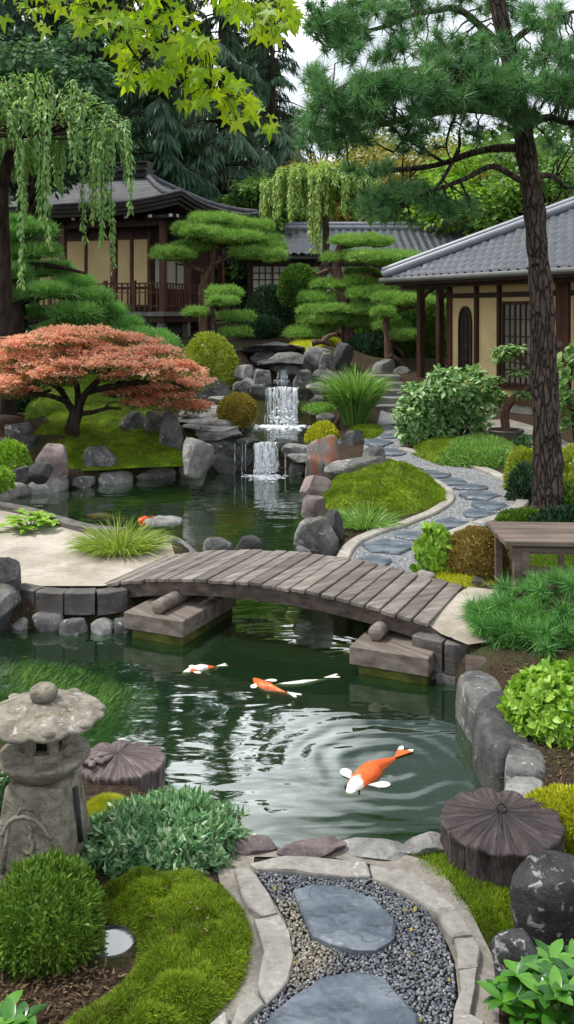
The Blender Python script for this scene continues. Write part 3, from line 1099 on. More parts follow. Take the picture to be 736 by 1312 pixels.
def edging(name, labelf, mat, pts, zt, width, length, height, group, cat='edging stone', box=4, gap=.01, seed=0, vary=.3, rough=.1, mats=None, zfun=None):
    """a row of separate stones along a plan line"""
    r = np.random.default_rng(seed)
    pts = smooth_poly(pts, 2, False)
    d = np.concatenate([[0], np.cumsum(np.linalg.norm(np.diff(pts, axis=0), axis=1))])
    cuts = [0]
    while cuts[-1] < d[-1] - length * .5:
        cuts.append(min(cuts[-1] + length * (1 + vary * r.uniform(-1, 1)), d[-1]))
    n = len(cuts) - 1
    out = []
    for i in range(n):
        a, b = cuts[i], cuts[i + 1]
        pa = np.array([np.interp(a, d, pts[:, k]) for k in (0, 1)])
        pb = np.array([np.interp(b, d, pts[:, k]) for k in (0, 1)])
        c = (pa + pb) / 2
        L = np.linalg.norm(pb - pa)
        ang = math.atan2(pb[1] - pa[1], pb[0] - pa[0])
        w = width * (1 + .25 * r.uniform(-1, 1))
        hh = height * (1 + .18 * r.uniform(-1, 1))
        v, f = rock_v(L / 2 - gap + .012, w / 2, hh / 2, int(seed * 101 + i * 17 + 3), box, 4, rough, 3)
        ca, sa = math.cos(ang), math.sin(ang)
        v = np.column_stack([v[:, 0] * ca - v[:, 1] * sa, v[:, 0] * sa + v[:, 1] * ca, v[:, 2]])
        z = (zt if zfun is None else zfun(c)) - height / 2 + r.uniform(-.012, .012)
        m = MB()
        m.add(v + np.array([c[0], c[1], z]), f)
        o = m.build(name, M[mats[i % len(mats)] if mats else mat], None, (c[0], c[1], z - hh / 2))
        out.append(props(o, labelf(i, n), cat, group))
    return out


def kerb_band(name, label, mat, pts, width, top, height, cat='kerb'):
    """one continuous low kerb following the terrain"""
    pts = smooth_poly(pts, 3, False)
    t = unit(np.gradient(pts, axis=0))
    nn = np.column_stack([-t[:, 1], t[:, 0]])
    n = len(pts)
    z = gz(pts[:, 0], pts[:, 1]) + top
    prof = [(-.5, -height), (-.5, -.015), (-.42, 0), (.42, 0), (.5, -.015), (.5, -height)]
    g = np.zeros((n, len(prof), 3))
    for j, (o_, dz) in enumerate(prof):
        g[:, j, :2] = pts + nn * (o_ * width)
        g[:, j, 2] = z + dz
    m = MB()
    m.grid(g)
    o = m.build(name, M[mat], None, (pts[0][0], pts[0][1], z[0] - height), smooth=False)
    return props(o, label, cat)


def sheet(name, poly, mat, dz, step=.08, kind='structure', zfun=None, build=True):
    """a thin sheet over the terrain inside a plan polygon"""
    poly = np.asarray(poly, float)
    lo, hi = poly.min(0), poly.max(0)
    gx, gy = np.meshgrid(np.arange(lo[0] - step, hi[0] + step, step), np.arange(lo[1] - step, hi[1] + step, step), indexing='ij')
    s = poly_sd(poly, gx, gy)
    z = (gz(gx, gy) if zfun is None else zfun(gx, gy)) + dz
    # pull the edge vertices onto the outline
    e_ = step * .05
    dx_ = (poly_sd(poly, gx + e_, gy) - s) / e_
    dy_ = (poly_sd(poly, gx, gy + e_) - s) / e_
    ins = s < step * 1.05
    k_ = np.where((s > 0) & ins, s, 0)
    gx, gy = gx - dx_ * k_, gy - dy_ * k_
    z = (gz(gx, gy) if zfun is None else zfun(gx, gy)) + dz
    msk = ins[:-1, :-1] & ins[1:, :-1] & ins[1:, 1:] & ins[:-1, 1:]
    m = MB()
    m.grid(np.stack([gx, gy, z], -1), msk)
    o = m.build(name, mat)
    return props(o, kind=kind)


def px_poly(px):
    return np.array([T(a, b)[:2] for a, b in px])


def flat_px(px, z):
    return np.array([G(a, b, z)[:2] for a, b in px])


def mound(name, label, cat, poly, mat, dome=.1, edge=.15, lump=.03, lumpf=4, n=20000, L=.05, w=.006, step=None, spread=.7, kind=None, bend=0.0, up=.7, zfun=None, dz=.0, group=None, core=None, clump=.7):
    """moss or ground cover: a lumpy cushion of blades over a plan polygon"""
    poly = np.asarray(poly, float)
    lo, hi = poly.min(0), poly.max(0)
    step = step or max(np.max(hi - lo) / 70, .012)
    zf = zfun or gz

    def hz(x, y):
        s = poly_sd(poly, x, y)
        t = np.clip(-s / edge, 0, 1)
        pr = np.sqrt(1 - (1 - t) ** 2)
        q = np.column_stack([np.ravel(x) * lumpf, np.ravel(y) * lumpf, 0 * np.ravel(x)])
        return zf(x, y) + dz + dome * pr + lump * fbm(q, 3, 3).reshape(np.shape(x)) * pr - .02 * (1 - t), s
    gx, gy = np.meshgrid(np.arange(lo[0] - step, hi[0] + 2 * step, step), np.arange(lo[1] - step, hi[1] + 2 * step, step), indexing='ij')
    z, s = hz(gx, gy)
    e_ = step * .05
    dx_ = (poly_sd(poly, gx + e_, gy) - s) / e_
    dy_ = (poly_sd(poly, gx, gy + e_) - s) / e_
    ins = s < step * 1.05
    k_ = np.where((s > 0) & ins, s, 0)
    gx, gy = gx - dx_ * k_, gy - dy_ * k_
    z = hz(gx, gy)[0] - L * .25
    msk = ins[:-1, :-1] & ins[1:, :-1] & ins[1:, 1:] & ins[:-1, 1:]
    m = MB()
    m.grid(np.stack([gx, gy, z], -1), msk)
    k = int(n * 1.7)
    x, y = U(lo[0], hi[0], k), U(lo[1], hi[1], k)
    area = (hi[0] - lo[0]) * (hi[1] - lo[1])
    z0, s0 = hz(x, y)
    ok = s0 < .008
    x, y, z0, s0 = x[ok], y[ok], z0[ok], s0[ok]
    e = .01
    zx = (hz(x + e, y)[0] - z0) / e
    zy = (hz(x, y + e)[0] - z0) / e
    nn = unit(np.column_stack([-zx, -zy, np.ones(len(x)) * 1.0]))
    cq = np.column_stack([x / L * .16, y / L * .16, 0 * x])
    cl = np.column_stack([vnoise(cq, 1), vnoise(cq + 9.3, 2), 0 * x]) * clump
    d = unit(nn * up + rdirs(len(x)) * spread + cl + np.array([0, 0, .15]))
    m.blades(np.column_stack([x, y, z0 - L * .3]), d, L * U(.6, 1.3, len(x)), w * U(.7, 1.3, len(x)), 0, bend)
    c = poly.mean(0)
    o = m.build(name, mat, None, (c[0], c[1], float(np.ravel(zf(np.array([c[0]]), np.array([c[1]])))[0])))
    return props(o, label, cat, group, kind)


# ---------------------------------------------------------------- plants
def dome_pts(n, c, r, lump=.12, lf=2.5, seed=0, zmin=-.3, inner=.86):
    d = rdirs(n * 2)
    d = d[d[:, 2] > zmin][:n]
    k = 1 + lump * fbm(d * lf + seed * 7.1, 3, seed % 30)
    nrm = unit(d / np.asarray(r))
    p = np.asarray(c) + d * np.asarray(r) * (k * U(inner, 1.02, len(d)))[:, None]
    return p, nrm


def dome_core(mb, c, r, s, lump, lf, seed, zmin=-.5, mi=0, k=3):
    v, f = ico(k)
    kk = 1 + lump * fbm(v * lf + seed * 7.1, 3, seed % 30)
    v = v * np.array([1, 1, 1.0])
    v = v * (kk * s)[:, None] * np.asarray(r)
    mb.add(v + np.asarray(c), f, mi)


def shrub(name, label, cat, mat, x0, y0, x1, y1, Y=None, n=4000, L=.05, W=.03, lump=.12, lf=2.5, depth=1.0, big=False, group=None, out=.6, up=.2, core=.86, inner=.86, zmin=-.35, stem=True, squash=.5, perch=False):
    cx = (x0 + x1) / 2
    if Y is None:
        q = T(cx, y1)
        w = (x1 - x0) * q[1] / F / 2
        Y = q[1] + w * depth * .85
    w = (x1 - x0) * Y / F / 2
    zt = H - (y0 - CY) / F * (Y + w * depth * .1)
    zb = g1((cx - CX) / F * Y, Y)
    if perch:
        zb = max(zb, H - (y1 - CY) / F * (Y - w * depth * .6))
    rz = (zt - zb) * (1 - squash * .35)
    c = np.array([(cx - CX) / F * Y, Y, zt - rz])
    r = np.array([w, w * depth, rz])
    seed = int(x0 * 3 + y0 * 5) % 977
    p, nr = dome_pts(n, c, r, lump, lf, seed, zmin if zb >= c[2] - rz * .4 else -.75, inner)
    d = nr * out + rdirs(len(p)) * (1 - out) + np.array([0, 0, up])
    N = unit(nr + rdirs(len(p)) * .45)
    base = (c[0], c[1], zb)
    root = thing(name, label, cat, base, group)
    m = MB()
    if big:
        m.bigleaves(p, unit(d), N, L * U(.7, 1.25, len(p)), W * U(.8, 1.2, len(p)))
    else:
        m.leaves(p, unit(d), N, L * U(.6, 1.35, len(p)), W * U(.7, 1.3, len(p)))
    if core:
        dome_core(m, c, r, core, lump, lf, seed)
    m.v = [v - np.array(base) for v in m.v]
    m.build('foliage', mat, root)
    if stem:
        m = MB()
        m.tube([(0, 0, -.08), (.01, 0, (c[2] - zb) * .6 + .02), (0, .02, max(c[2] - zb, .05) + rz * .2)], [max(.06 * w, .012), max(.05 * w, .01), .008], 7)
        m.build('stem', M['bark_d'], root)
    return root


def needle_tufts(mb, c, axis_, n, L, w, spread=1.0, mi=0):
    """c: tuft centres (k,3), axis_: shoot directions, n needles each"""
    k = len(c)
    c = np.repeat(c, n, 0)
    a = np.repeat(unit(axis_), n, 0)
    d = unit(a * U(.05, 1.0, k * n)[:, None] + rdirs(k * n) * spread)
    mb.blades(c + a * (U(-.25, .25, k * n) * L)[:, None], d, L * U(.7, 1.15, k * n), w, mi)


def pad(mb, c, r, n, L, w, mi=0, core_mi=0, seed=0, lump=.22, lf=5.0, zmin=-.25):
    lump = lump * 1.5
    """a cloud-pruned pad: flattened dome of short needles"""
    p, nr = dome_pts(n, c, r, lump, lf, seed, zmin, .8)
    d = unit(nr * .7 + np.array([0, 0, .5]) + rdirs(len(p)) * .8)
    mb.blades(p, d, L * U(.6, 1.6, len(p)), w, mi)
    dome_core(mb, c, np.asarray(r), .8, lump, lf, seed, mi=core_mi, k=3)


def tree(name, label, base, trunk, crown, bark, leaf, cat='tree', group=None, extra=None):
    base = np.array([float(q) for q in base])
    root = thing(name, label, cat, base, group)
    for mbx, nm, mt in ((trunk, 'trunk', bark), (crown, 'crown', leaf)):
        if mbx is not None and mbx.n:
            mbx.v = [v - base for v in mbx.v]
            mbx.build(nm, mt, root)
    return root


def wiggle(p0, p1, n=6, amp=.1, sag=0.0, seed=None):
    r = np.random.default_rng(seed) if seed is not None else rng
    p0, p1 = np.asarray(p0, float), np.asarray(p1, float)
    t = np.linspace(0, 1, n)[:, None]
    L = np.linalg.norm(p1 - p0)
    q = p0 + (p1 - p0) * t
    q[1:-1] += r.normal(size=(n - 2, 3)) * amp * L / 3
    q[:, 2] += (np.sin(t[:, 0] * PI) * sag * L)
    return q
# ================================================================ foreground path
GP = [(322, 1111), (360, 1106), (430, 1113), (480, 1122), (520, 1143), (548, 1170), (570, 1205), (583, 1245), (585, 1280), (576, 1320), (565, 1370), (300, 1370), (290, 1322), (330, 1290), (362, 1255), (374, 1215), (366, 1180), (345, 1145)]
gp = flat_px(GP, .02)
sheet('gravel_path', gp, M['gravel_bed'], .018, .02, zfun=lambda x, y: 0 * x)
sheet('path_mortar', flat_px([(275, 1098), (330, 1094), (500, 1092), (560, 1110), (600, 1165), (632, 1230), (640, 1300), (640, 1390), (575, 1390), (588, 1280), (583, 1235), (562, 1185), (530, 1140), (480, 1112), (425, 1102), (322, 1101),
                              (348, 1140), (370, 1178), (378, 1220), (366, 1262), (335, 1295), (295, 1330), (240, 1390), (170, 1390), (250, 1318), (300, 1270), (318, 1212), (312, 1170), (282, 1135)], .0), M['concrete'], .012, .02, zfun=lambda x, y: 0 * x)

SLABS = [([(377, 1137), (400, 1131), (440, 1134), (478, 1149), (509, 1178), (505, 1200), (482, 1215), (455, 1214), (425, 1206), (400, 1197), (388, 1170)], 'smooth blue slate stepping slab nearest the pond, set in dark pebbles'),
         ([(330, 1330), (348, 1297), (378, 1272), (412, 1250), (455, 1242), (492, 1250), (512, 1272), (537, 1300), (536, 1345), (500, 1390), (380, 1390)], 'cracked blue slate stepping slab at the bottom edge of the pebble path')]
slab_polys = []
for px, lb in SLABS:
    flat_stone('stepping_slab', lb, 'slate', px, .062, .06, 'stepping stone', 'slate slabs on the near pebble path', .008, und=.006, layers=.005, n=110)
    slab_polys.append(flat_px(px, .055))

# pebbles
n = 19000
x, y = U(gp[:, 0].min(), gp[:, 0].max(), n), U(gp[:, 1].min(), gp[:, 1].max(), n)
ok = poly_sd(gp, x, y) < -.004
for sp in slab_polys:
    ok &= poly_sd(sp, x, y) > .004
x, y = x[ok], y[ok]
cell = {}
keep = []
for i in range(len(x)):
    k = (int(x[i] / .012), int(y[i] / .012))
    if cell.get(k, 0) < 1:
        cell[k] = 1
        keep.append(i)
x, y = x[keep], y[keep]
v0, f0 = ico(2)
m = MB()
k = len(x)
a = U(0, PI, k)
rx, ry, rz = U(.0062, .0105, k), U(.005, .008, k), U(.0045, .007, k)
vx = v0[None, :, 0] * rx[:, None]
vy = v0[None, :, 1] * ry[:, None]
ca, sa = np.cos(a)[:, None], np.sin(a)[:, None]
tl = U(-.35, .35, k)[:, None]
V = np.stack([x[:, None] + vx * ca - vy * sa, y[:, None] + vx * sa + vy * ca, (.024 + U(0, .008, k))[:, None] + v0[None, :, 2] * rz[:, None] + vx * tl], -1)
m.add(V.reshape(-1, 3), (f0[None] + (np.arange(k) * len(v0))[:, None, None]).reshape(-1, 3))
props(m.build('pebbles', M['pebble']), kind='stuff')

FLAGS = [([(322, 1105), (365, 1097), (420, 1099), (470, 1106), (474, 1121), (440, 1122), (390, 1117), (330, 1112)], 'long pale flagstone along the pond end of the pebble path'),
         ([(474, 1107), (510, 1112), (545, 1130), (585, 1163), (560, 1168), (530, 1150), (478, 1124)], 'pale flagstone curving past the moss beside the carved stump'),
         ([(560, 1168), (585, 1165), (598, 1180), (607, 1196), (580, 1199), (566, 1183)], 'small pale flagstone just below the moss at the stump'),
         ([(582, 1201), (608, 1199), (614, 1212), (612, 1236), (588, 1238)], 'pale flagstone with dark joints halfway down the right path edge'),
         ([(588, 1240), (611, 1238), (609, 1262), (603, 1296), (581, 1297), (590, 1265)], 'tall pale flagstone lower right of the pebble path'),
         ([(582, 1299), (604, 1298), (620, 1310), (618, 1340), (600, 1380), (568, 1380), (578, 1330)], 'flagstone at the lower right corner of the pebble path'),
         ([(300, 1112), (320, 1110), (342, 1140), (356, 1168), (336, 1172), (318, 1160), (306, 1138)], 'pale flagstone at the upper left of the pebble path'),
         ([(325, 1175), (357, 1170), (371, 1192), (376, 1225), (368, 1258), (342, 1284), (330, 1262), (338, 1218)], 'long grey flagstone bordering moss on the left of the path'),
         ([(300, 1290), (326, 1266), (341, 1285), (312, 1312), (296, 1318)], 'short flagstone low on the left path edge'),
         ([(248, 1330), (290, 1294), (295, 1320), (270, 1352), (235, 1380), (205, 1380)], 'flagstone at the lower left corner of the pebble path')]
for px, lb in FLAGS:
    flat_stone('border_flagstone', lb, 'flag', px, .05, .07, 'flagstone', 'flagstones round the near pebble path', .014, und=.01, bev=.008)

# stones along the near water edge
NEAR = [(228, 1040, 308, 1078, 'dark', 'dark rounded stone behind the blue green shrub at the water'), (302, 1074, 352, 1099, 'purple', 'purplish rounded stone at the water, left of the path end'), (352, 1080, 442, 1107, 'purple', 'wide flat brown stone at the water above the pebble path'),
        (436, 1083, 535, 1107, 'pale', 'wide pale flat stone at the water in front of the path'), (515, 1070, 575, 1098, 'pale', 'pale sloping stone between the water and the carved stump')]
for i, (a, b, c_, d_, mt, lb) in enumerate(NEAR):
    rock('edge_stone', lb, mt, a, b, c_, d_, None, .55, 'edge stone', 'stones along the near water edge', .3, None, 3.6, 5, .1)

# ================================================================ foreground left
CRES = [(128, 1142), (150, 1126), (200, 1119), (255, 1125), (295, 1145), (315, 1172), (324, 1205), (317, 1240), (295, 1278), (255, 1316), (200, 1372), (50, 1372), (85, 1318), (118, 1292), (150, 1272), (172, 1245), (180, 1215), (172, 1190), (140, 1172)]
mound('moss_mound', 'big crescent cushion of bright moss curling round the sunken water bowl', 'moss', flat_px(CRES, .03), M['moss'], .10, .16, .055, 13, 75000, .031, .0032, None, .7, 'stuff', .25, .8, clump=.9, zfun=lambda x, y: 0 * x)
# water bowl
bc = G(143, 1212, .0)
t_ = thing('water_bowl', 'small round bowl of still water sunk in soil beside the crescent moss', 'water bowl', bc)
m = MB()
m.lathe([(.0, -.04), (.085, -.04), (.092, .0), (.096, .022), (.101, .024), (.105, .018), (.105, -.05)], 40)
m.build('rim', M['dark'], t_)
m = MB()
m.lathe([(.104, .018), (.125, .012), (.18, -.03)], 40)
m.build('bank', M['soil'], t_)
m = MB()
m.lathe([(.0, .014), (.093, .014)], 40)
m.build('bowl_water', water_mat('bowl_water', False, (.1, .11, .12), .25, .1), t_)
# flat dark stone in the moss
rock('flat_rock', 'flat dark stone half buried in the crescent moss', 'dark', 238, 1138, 288, 1170, 4.32, .7, 'rock', None, .1, .2, 2.6, 5, .1)
# clipped hedge ball
shrub('clipped_shrub', 'dense dark green clipped round shrub in front of the stone lantern', 'shrub', M['box'], -10, 1106, 130, 1252, 3.98, 17000, .026, .010, .2, 5, 1.0, out=.5, up=.3, core=.85, inner=.8, zmin=-.6, squash=.9)
# low shrub of blue green leaves
shrub('low_shrub', 'spreading shrub of toothed blue green leaves in front of the flat carved stone', 'shrub', M['silver'], 112, 1036, 306, 1122, 4.74, 9500, .05, .017, .4, 4.5, .75, out=.4, up=.15, core=.74, zmin=-.4, squash=.6)
shrub('fern_shrub', 'blue green leafy shrub half hidden behind the stone lantern post', 'shrub', M['silver'], -50, 985, 22, 1075, 4.95, 3500, .045, .02, .22, 3, .9, core=.8)
mound('moss_cushion', 'lime moss cushion between the stone lantern and the flat carved stone', 'moss', flat_px([(100, 1062), (112, 1030), (150, 1022), (180, 1035), (178, 1075), (140, 1085)], .02), M['moss_y'], .09, .14, .03, 9, 9000, .03, .004, .015, .7, 'stuff', zfun=lambda x, y: 0 * x)
# sprout bottom left
def leaf_plant(name, label, base, n, L, W, mat, up, spread, h, cat='plant', curl=.25, stems=True, seed=1, rr=.006):
    r = np.random.default_rng(seed)
    base = np.asarray(base, float)
    root = thing(name, label, cat, base)
    m = MB()
    s = MB()
    for i in range(n):
        a = r.uniform(0, 2 * PI)
        rad = spread * math.sqrt(r.uniform(0, 1))
        z = h * r.uniform(.35, 1) * (1 - .4 * (rad / max(spread, 1e-6)) ** 2)
        tip = np.array([rad * math.cos(a), rad * math.sin(a), z])
        if stems:
            s.tube([np.array([rr * math.cos(a), rr * math.sin(a), 0]), tip * np.array([.55, .55, .6]), tip], [.006, .005, .003], 5)
        k = r.integers(4, 7)
        aa = a + np.arange(k) / k * 2 * PI + r.uniform(0, 1)
        d = np.column_stack([np.cos(aa), np.sin(aa), np.full(k, up) + r.uniform(-.25, .25, k)])
        nn = np.column_stack([-np.cos(aa) * up, -np.sin(aa) * up, np.ones(k)])
        m.bigleaves(np.repeat(tip[None], k, 0), d, nn, L * r.uniform(.65, 1.15, k), W * r.uniform(.75, 1.15, k), curl)
    m.build('foliage', mat, root)
    if stems:
        s.build('stem', M['grass'], root)
    return root


leaf_plant('leafy_plant', 'glossy broad leaved plant in front of the small dark rock, bottom right', G(708, 1318, 0) + np.array([.02, -.02, 0]), 44, .10, .052, M['laurel'], .55, .22, .22, seed=4)
leaf_plant('leafy_sprout', 'small broad leaved sprout below the clipped round shrub', G(8, 1320, 0), 5, .1, .055, M['laurel'], .4, .06, .06, seed=9)

# ---- soil litter
def litter(name, poly, n, L=.03, z=0.0):
    lo, hi = poly.min(0), poly.max(0)
    x, y = U(lo[0], hi[0], n), U(lo[1], hi[1], n)
    ok = poly_sd(poly, x, y) < 0
    x, y = x[ok], y[ok]
    m = MB()
    k = len(x)
    d = rdirs(k) * np.array([1, 1, .25])
    m.leaves(np.column_stack([x, y, gz(x, y) + z + .012 + U(0, .012, k)]), d, np.array([0, 0, 1.0]) + rdirs(k) * .5, L * U(.4, 1.4, k), L * U(.12, .4, k), .2)
    return props(m.build(name, M['litter']), kind='stuff')


litter('leaf_litter', flat_px([(-60, 1240), (130, 1240), (170, 1262), (60, 1380), (-120, 1380)], 0), 1400, .035)
litter('bark_litter', px_poly([(640, 850), (760, 855), (780, 1100), (700, 1010), (690, 960), (660, 890)]), 1800, .04)

# ---- the stone lantern
lc = np.array([(56 - CX) / F * 4.58, 4.58, 0.0])
t_ = thing('stone_lantern', 'weathered stone garden lantern with a scalloped mossy cap at the pond edge', 'stone lantern', lc, None, -.2)
m = MB()
prof = []
for z, hw in ((-.05, .19), (.0, .19), (.1, .178), (.2, .166), (.3, .154), (.38, .145), (.41, .141), (.43, .133), (.438, .12), (.44, .0)):
    prof.append((hw, z))
def sqmod(rr, zz, an):
    c, s = np.abs(np.cos(an + PI / 4)), np.abs(np.sin(an + PI / 4))
    k = 1 / ((c ** 15 + s ** 15) ** (1 / 15))
    return rr * k, zz
n_ = 176
m.lathe(prof, n_, (0, 0, 0), 0, lambda r, z, a: sqmod(r, z, a + PI / 4))
V = m.v[0]
dr = unit(V[:, :2])
V[:, :2] += dr * (.003 * fbm(V * 14, 4, 3))[:, None]
m.build('post', M['lantern'], t_, None, False)
# relief carving on the front: arch, inner figure
m = MB()
def relief(pts, r):
    pts = np.array([(x, -(.19 - .12 * max(z, 0) + .003), z) for x, z in pts])
    m.tube(pts, r, 6)
arc = [(-.135, .215), (-.12, .235), (-.11, .27), (-.075, .3), (-.02, .315), (.035, .305), (.075, .275), (.1, .24), (.125, .232)]
relief(arc, .012)
relief([(-.055, .3), (-.05, .34), (-.02, .352), (.0, .345), (.025, .35), (.045, .335), (.05, .3)], .009)
relief([(-.105, .25), (-.112, .16), (-.118, .05)], .011)
relief([(-.0, .275), (.02, .255), (.012, .225), (.03, .2), (.03, .165), (.005, .15), (-.02, .16)], .009)
relief([(.1, .215), (.115, .2), (.118, .16), (.1, .15), (.09, .17)], .007)
m.build('carving', M['lantern'], t_)
# slot on the right side
m = MB()
m.beam((.171, .02, .12), (.141, .02, .38), .02, .05, up=(1, 0, 0))
m.build('side_slot', M['dark'], t_)
m = MB()
def dishmod(rr, zz, an):
    return rr * (1 + .012 * np.sin(an * 9)), zz
m.lathe([(0, .43), (.09, .436), (.14, .456), (.19, .496), (.222, .532), (.226, .544), (.218, .553), (.185, .558), (.15, .562), (.14, .564), (.135, .574), (.0, .575)], 64, (0, 0, 0), 0, dishmod)
m.build('platform', M['lantern'], t_)
m = MB()      # fire box: six posts, sill and head
for i in range(6):
    a = i * PI / 3 + .35
    m.box((.105 * math.cos(a), .105 * math.sin(a), .655), (.036, .046, .17), a, 0, .004)
m.lathe([(0, .57), (.125, .57), (.125, .586), (.0, .586)], 24)
m.lathe([(0, .715), (.125, .715), (.125, .745), (.0, .745)], 24)
m.build('fire_box', M['lantern'], t_, None, False)
m = MB()
m.lathe([(.0, .58), (.075, .585), (.075, .72), (0, .72)], 12)
m.build('light_chamber', M['iron'], t_)
m = MB()
def capmod(rr, zz, an):
    k = np.clip((rr - .12) / .15, 0, 1)
    w = np.abs(np.sin(an * 5 + .4)) ** .6
    return rr * (1 + .07 * (w - .5) * k), zz + .016 * k * (1 - w) * (zz < .76) - .004 * k
m.lathe([(0, .742), (.12, .736), (.2, .726), (.262, .714), (.28, .719), (.286, .729), (.278, .739), (.24, .757), (.185, .778), (.125, .795), (.08, .804), (.05, .807), (.0, .808)], 110, (0, 0, 0), 0, capmod)
V = m.v[0]
V += unit(V) * (.003 * fbm(V * 16, 4, 8))[:, None]
for a, s in ((-1.05, 1.0), (-.35, 1.4), (-2.1, .9), (.4, 1.2), (2.6, 1.0), (1.4, 1.), (-2.75, 1.)):   # knobs along the rim
    v, f = ico(3)
    m.add(v * np.array([.034 * s, .026 * s, .018]) + np.array([.26 * math.cos(a), .26 * math.sin(a), .745]), f)
m.build('cap', M['lantern_cap'], t_)
m = MB()
m.lathe([(.0, .80), (.052, .803), (.057, .811), (.065, .825), (.068, .841), (.064, .86), (.047, .875), (.02, .883), (.0, .884)], 32)
m.build('finial', M['lantern'], t_)

# ---- carved stumps
def carved_stump(name, label, c, r, h, mat, petals, knob, seed, stretch=(1, 1), cone=.03, deep=1.0):
    root = thing(name, label, 'stone stool', c)
    n, rr_ = 120, np.random.default_rng(seed)
    ph = rr_.uniform(0, 1, petals)
    an = np.arange(n) * 2 * PI / n
    lob = np.abs(np.sin(an * petals / 2 + .3)) ** .45
    fine = np.sin(an * petals * 2.0 + 2 * np.sin(an * 3)) * .5 + .5
    V = []
    prof = [(1.02, -.12 * h - .05), (1.0, .0), (.985, .25 * h), (.97, .55 * h), (.985, .8 * h), (1.0, .92 * h), (.985, .985 * h), (.93, h), (.7, h + cone * .35), (.45, h + cone * .6), (.22, h + cone * .85), (.1, h + cone), (.02, h + cone * .9)]
    for q, z in prof:
        top = z >= .9 * h
        k = 1 - .06 * (1 - lob) * (1 if q > .9 else 0) + .02 * fbm(np.column_stack([np.cos(an) * 2, np.sin(an) * 2, np.full(n, z * 4 + seed)]), 3, 2)
        zz = np.full(n, z)
        if top:
            g = np.clip(q, 0, 1)
            zz = zz - deep * (.022 * (1 - lob) * g + .011 * fine * g * (q < .96)) + .01 * fbm(np.column_stack([np.cos(an) * q * 3, np.sin(an) * q * 3, an * 0 + seed]), 3, 4)
        else:
            k = k * (1 - .055 * (1 - lob)) + .012 * np.sin(an * petals * 1.0 + z * 6)
        V.append(np.column_stack([q * r * k * np.cos(an) * stretch[0], q * r * k * np.sin(an) * stretch[1], zz]))
    m = MB()
    i0 = np.arange(n)
    i1 = (i0 + 1) % n
    F4 = np.concatenate([np.column_stack([k * n + i0, k * n + i1, (k + 1) * n + i1, (k + 1) * n + i0]) for k in range(len(prof) - 1)])
    m.add(np.concatenate(V), F4)
    m.f.append((np.array([[(len(prof) - 1) * n + j for j in range(n)]]), 0))
    m.build('body', M[mat], root)
    if knob:
        m = MB()
        a = np.linspace(0, 2 * PI, 17)
        m.tube(np.column_stack([.02 * np.cos(a), .012 * np.sin(a), h + cone + .02 + .016 * np.sin(a)]), .006, 6)
        m.tube([(0, 0, h + cone), (-.01, -.02, h + cone + .004), (-.03, -.13, h + cone * .72 + .004)], [.008, .006, .003], 6)
        m.build('ring', M['iron'], root)
    return root


carved_stump('carved_stump', 'dark round stump shaped seat with a fluted top and small ring, in moss', np.array([(643 - CX) / F * 4.66, 4.66, .0]), .305, .182, 'stump', 13, True, 3, (1, 1), .03, 1.15)
t_ = carved_stump('carved_stone', 'flat purplish carved stone with a fluted leaf top behind the lantern', np.array([(152 - CX) / F * 5.62, 5.62, -.28]), .285, .31, 'purple_fluted', 13, False, 8, (1.0, .85), .03, 1.6)
m = MB()
for (dx, dy, a, L_) in ((-.13, -.06, .5, .05), (-.1, -.1, 2.4, .045), (-.17, -.11, -.6, .05), (-.09, -.03, .1, .04), (-.06, -.08, .9, .05), (-.13, -.14, 1.6, .035)):
    v, f = ico(3)
    v = v * np.array([L_, .022, .016])
    ca, sa = math.cos(a), math.sin(a)
    m.add(np.column_stack([v[:, 0] * ca - v[:, 1] * sa + dx, v[:, 0] * sa + v[:, 1] * ca + dy, v[:, 2] + .335]), f)
m.build('carved_flower', M['purple'], t_)
mound('stump_moss', 'bright moss patch round the foot of the dark carved stump', 'moss', flat_px([(522, 1100), (548, 1082), (600, 1065), (740, 1080), (760, 1150), (668, 1165), (660, 1200), (632, 1203), (606, 1190), (592, 1165), (560, 1138)], .02), M['moss'], .015, .1, .02, 10, 24000, .03, .0035, .015, .7, 'stuff', .2, zfun=lambda x, y: 0 * x)
shrub('golden_shrub', 'low bright yellow cushion shrub behind the dark carved stump', 'shrub', M['moss_y'], 668, 1012, 790, 1092, None, 12000, .02, .012, .16, 4, .8, core=.9, up=.3)
rock('lichen_rock', 'tall dark rock spotted with white lichen beside the carved stump', 'lichen', 662, 1103, 765, 1222, None, .75, 'rock', None, .15, .2, 3.2, 6, .1)
rock('small_dark_rock', 'small smooth dark rock in front of the lichened rock', 'lichen', 627, 1200, 700, 1290, None, .8, 'rock', None, .15, .1, 3.0, 6, .09)

# ================================================================ right bank
RB = [([(585, 862), (604, 856), (640, 866), (648, 878), (640, 890), (620, 898), (600, 890)], 'grey', 'sloping grey stone below the wooden end blocks on the right bank', .06),
      ]
BS = 'big stones edging the right bank'
lump_stone('bank_stone', 'sloping grey stone below the end blocks on the right bank', 'grey', [(584, 866), (606, 855), (634, 862), (652, 878), (640, 892), (624, 904), (608, 904), (594, 888)], .05, .5, 'edge stone', BS, .02, .03, 1)
lump_stone('bank_stone', 'long dark hollowed stone edging the pond by the lime bush', 'dark', [(610, 906), (622, 890), (655, 884), (692, 888), (700, 925), (694, 956), (660, 957), (645, 968), (630, 956), (614, 936)], .06, .5, 'edge stone', BS, .02, .045, 12)
lump_stone('bank_stone', 'smooth grey stone with a white patch on the right bank', 'grey', [(647, 962), (660, 956), (692, 957), (702, 974), (699, 994), (648, 989)], .07, .5, 'edge stone', BS, .02, .015, 3)
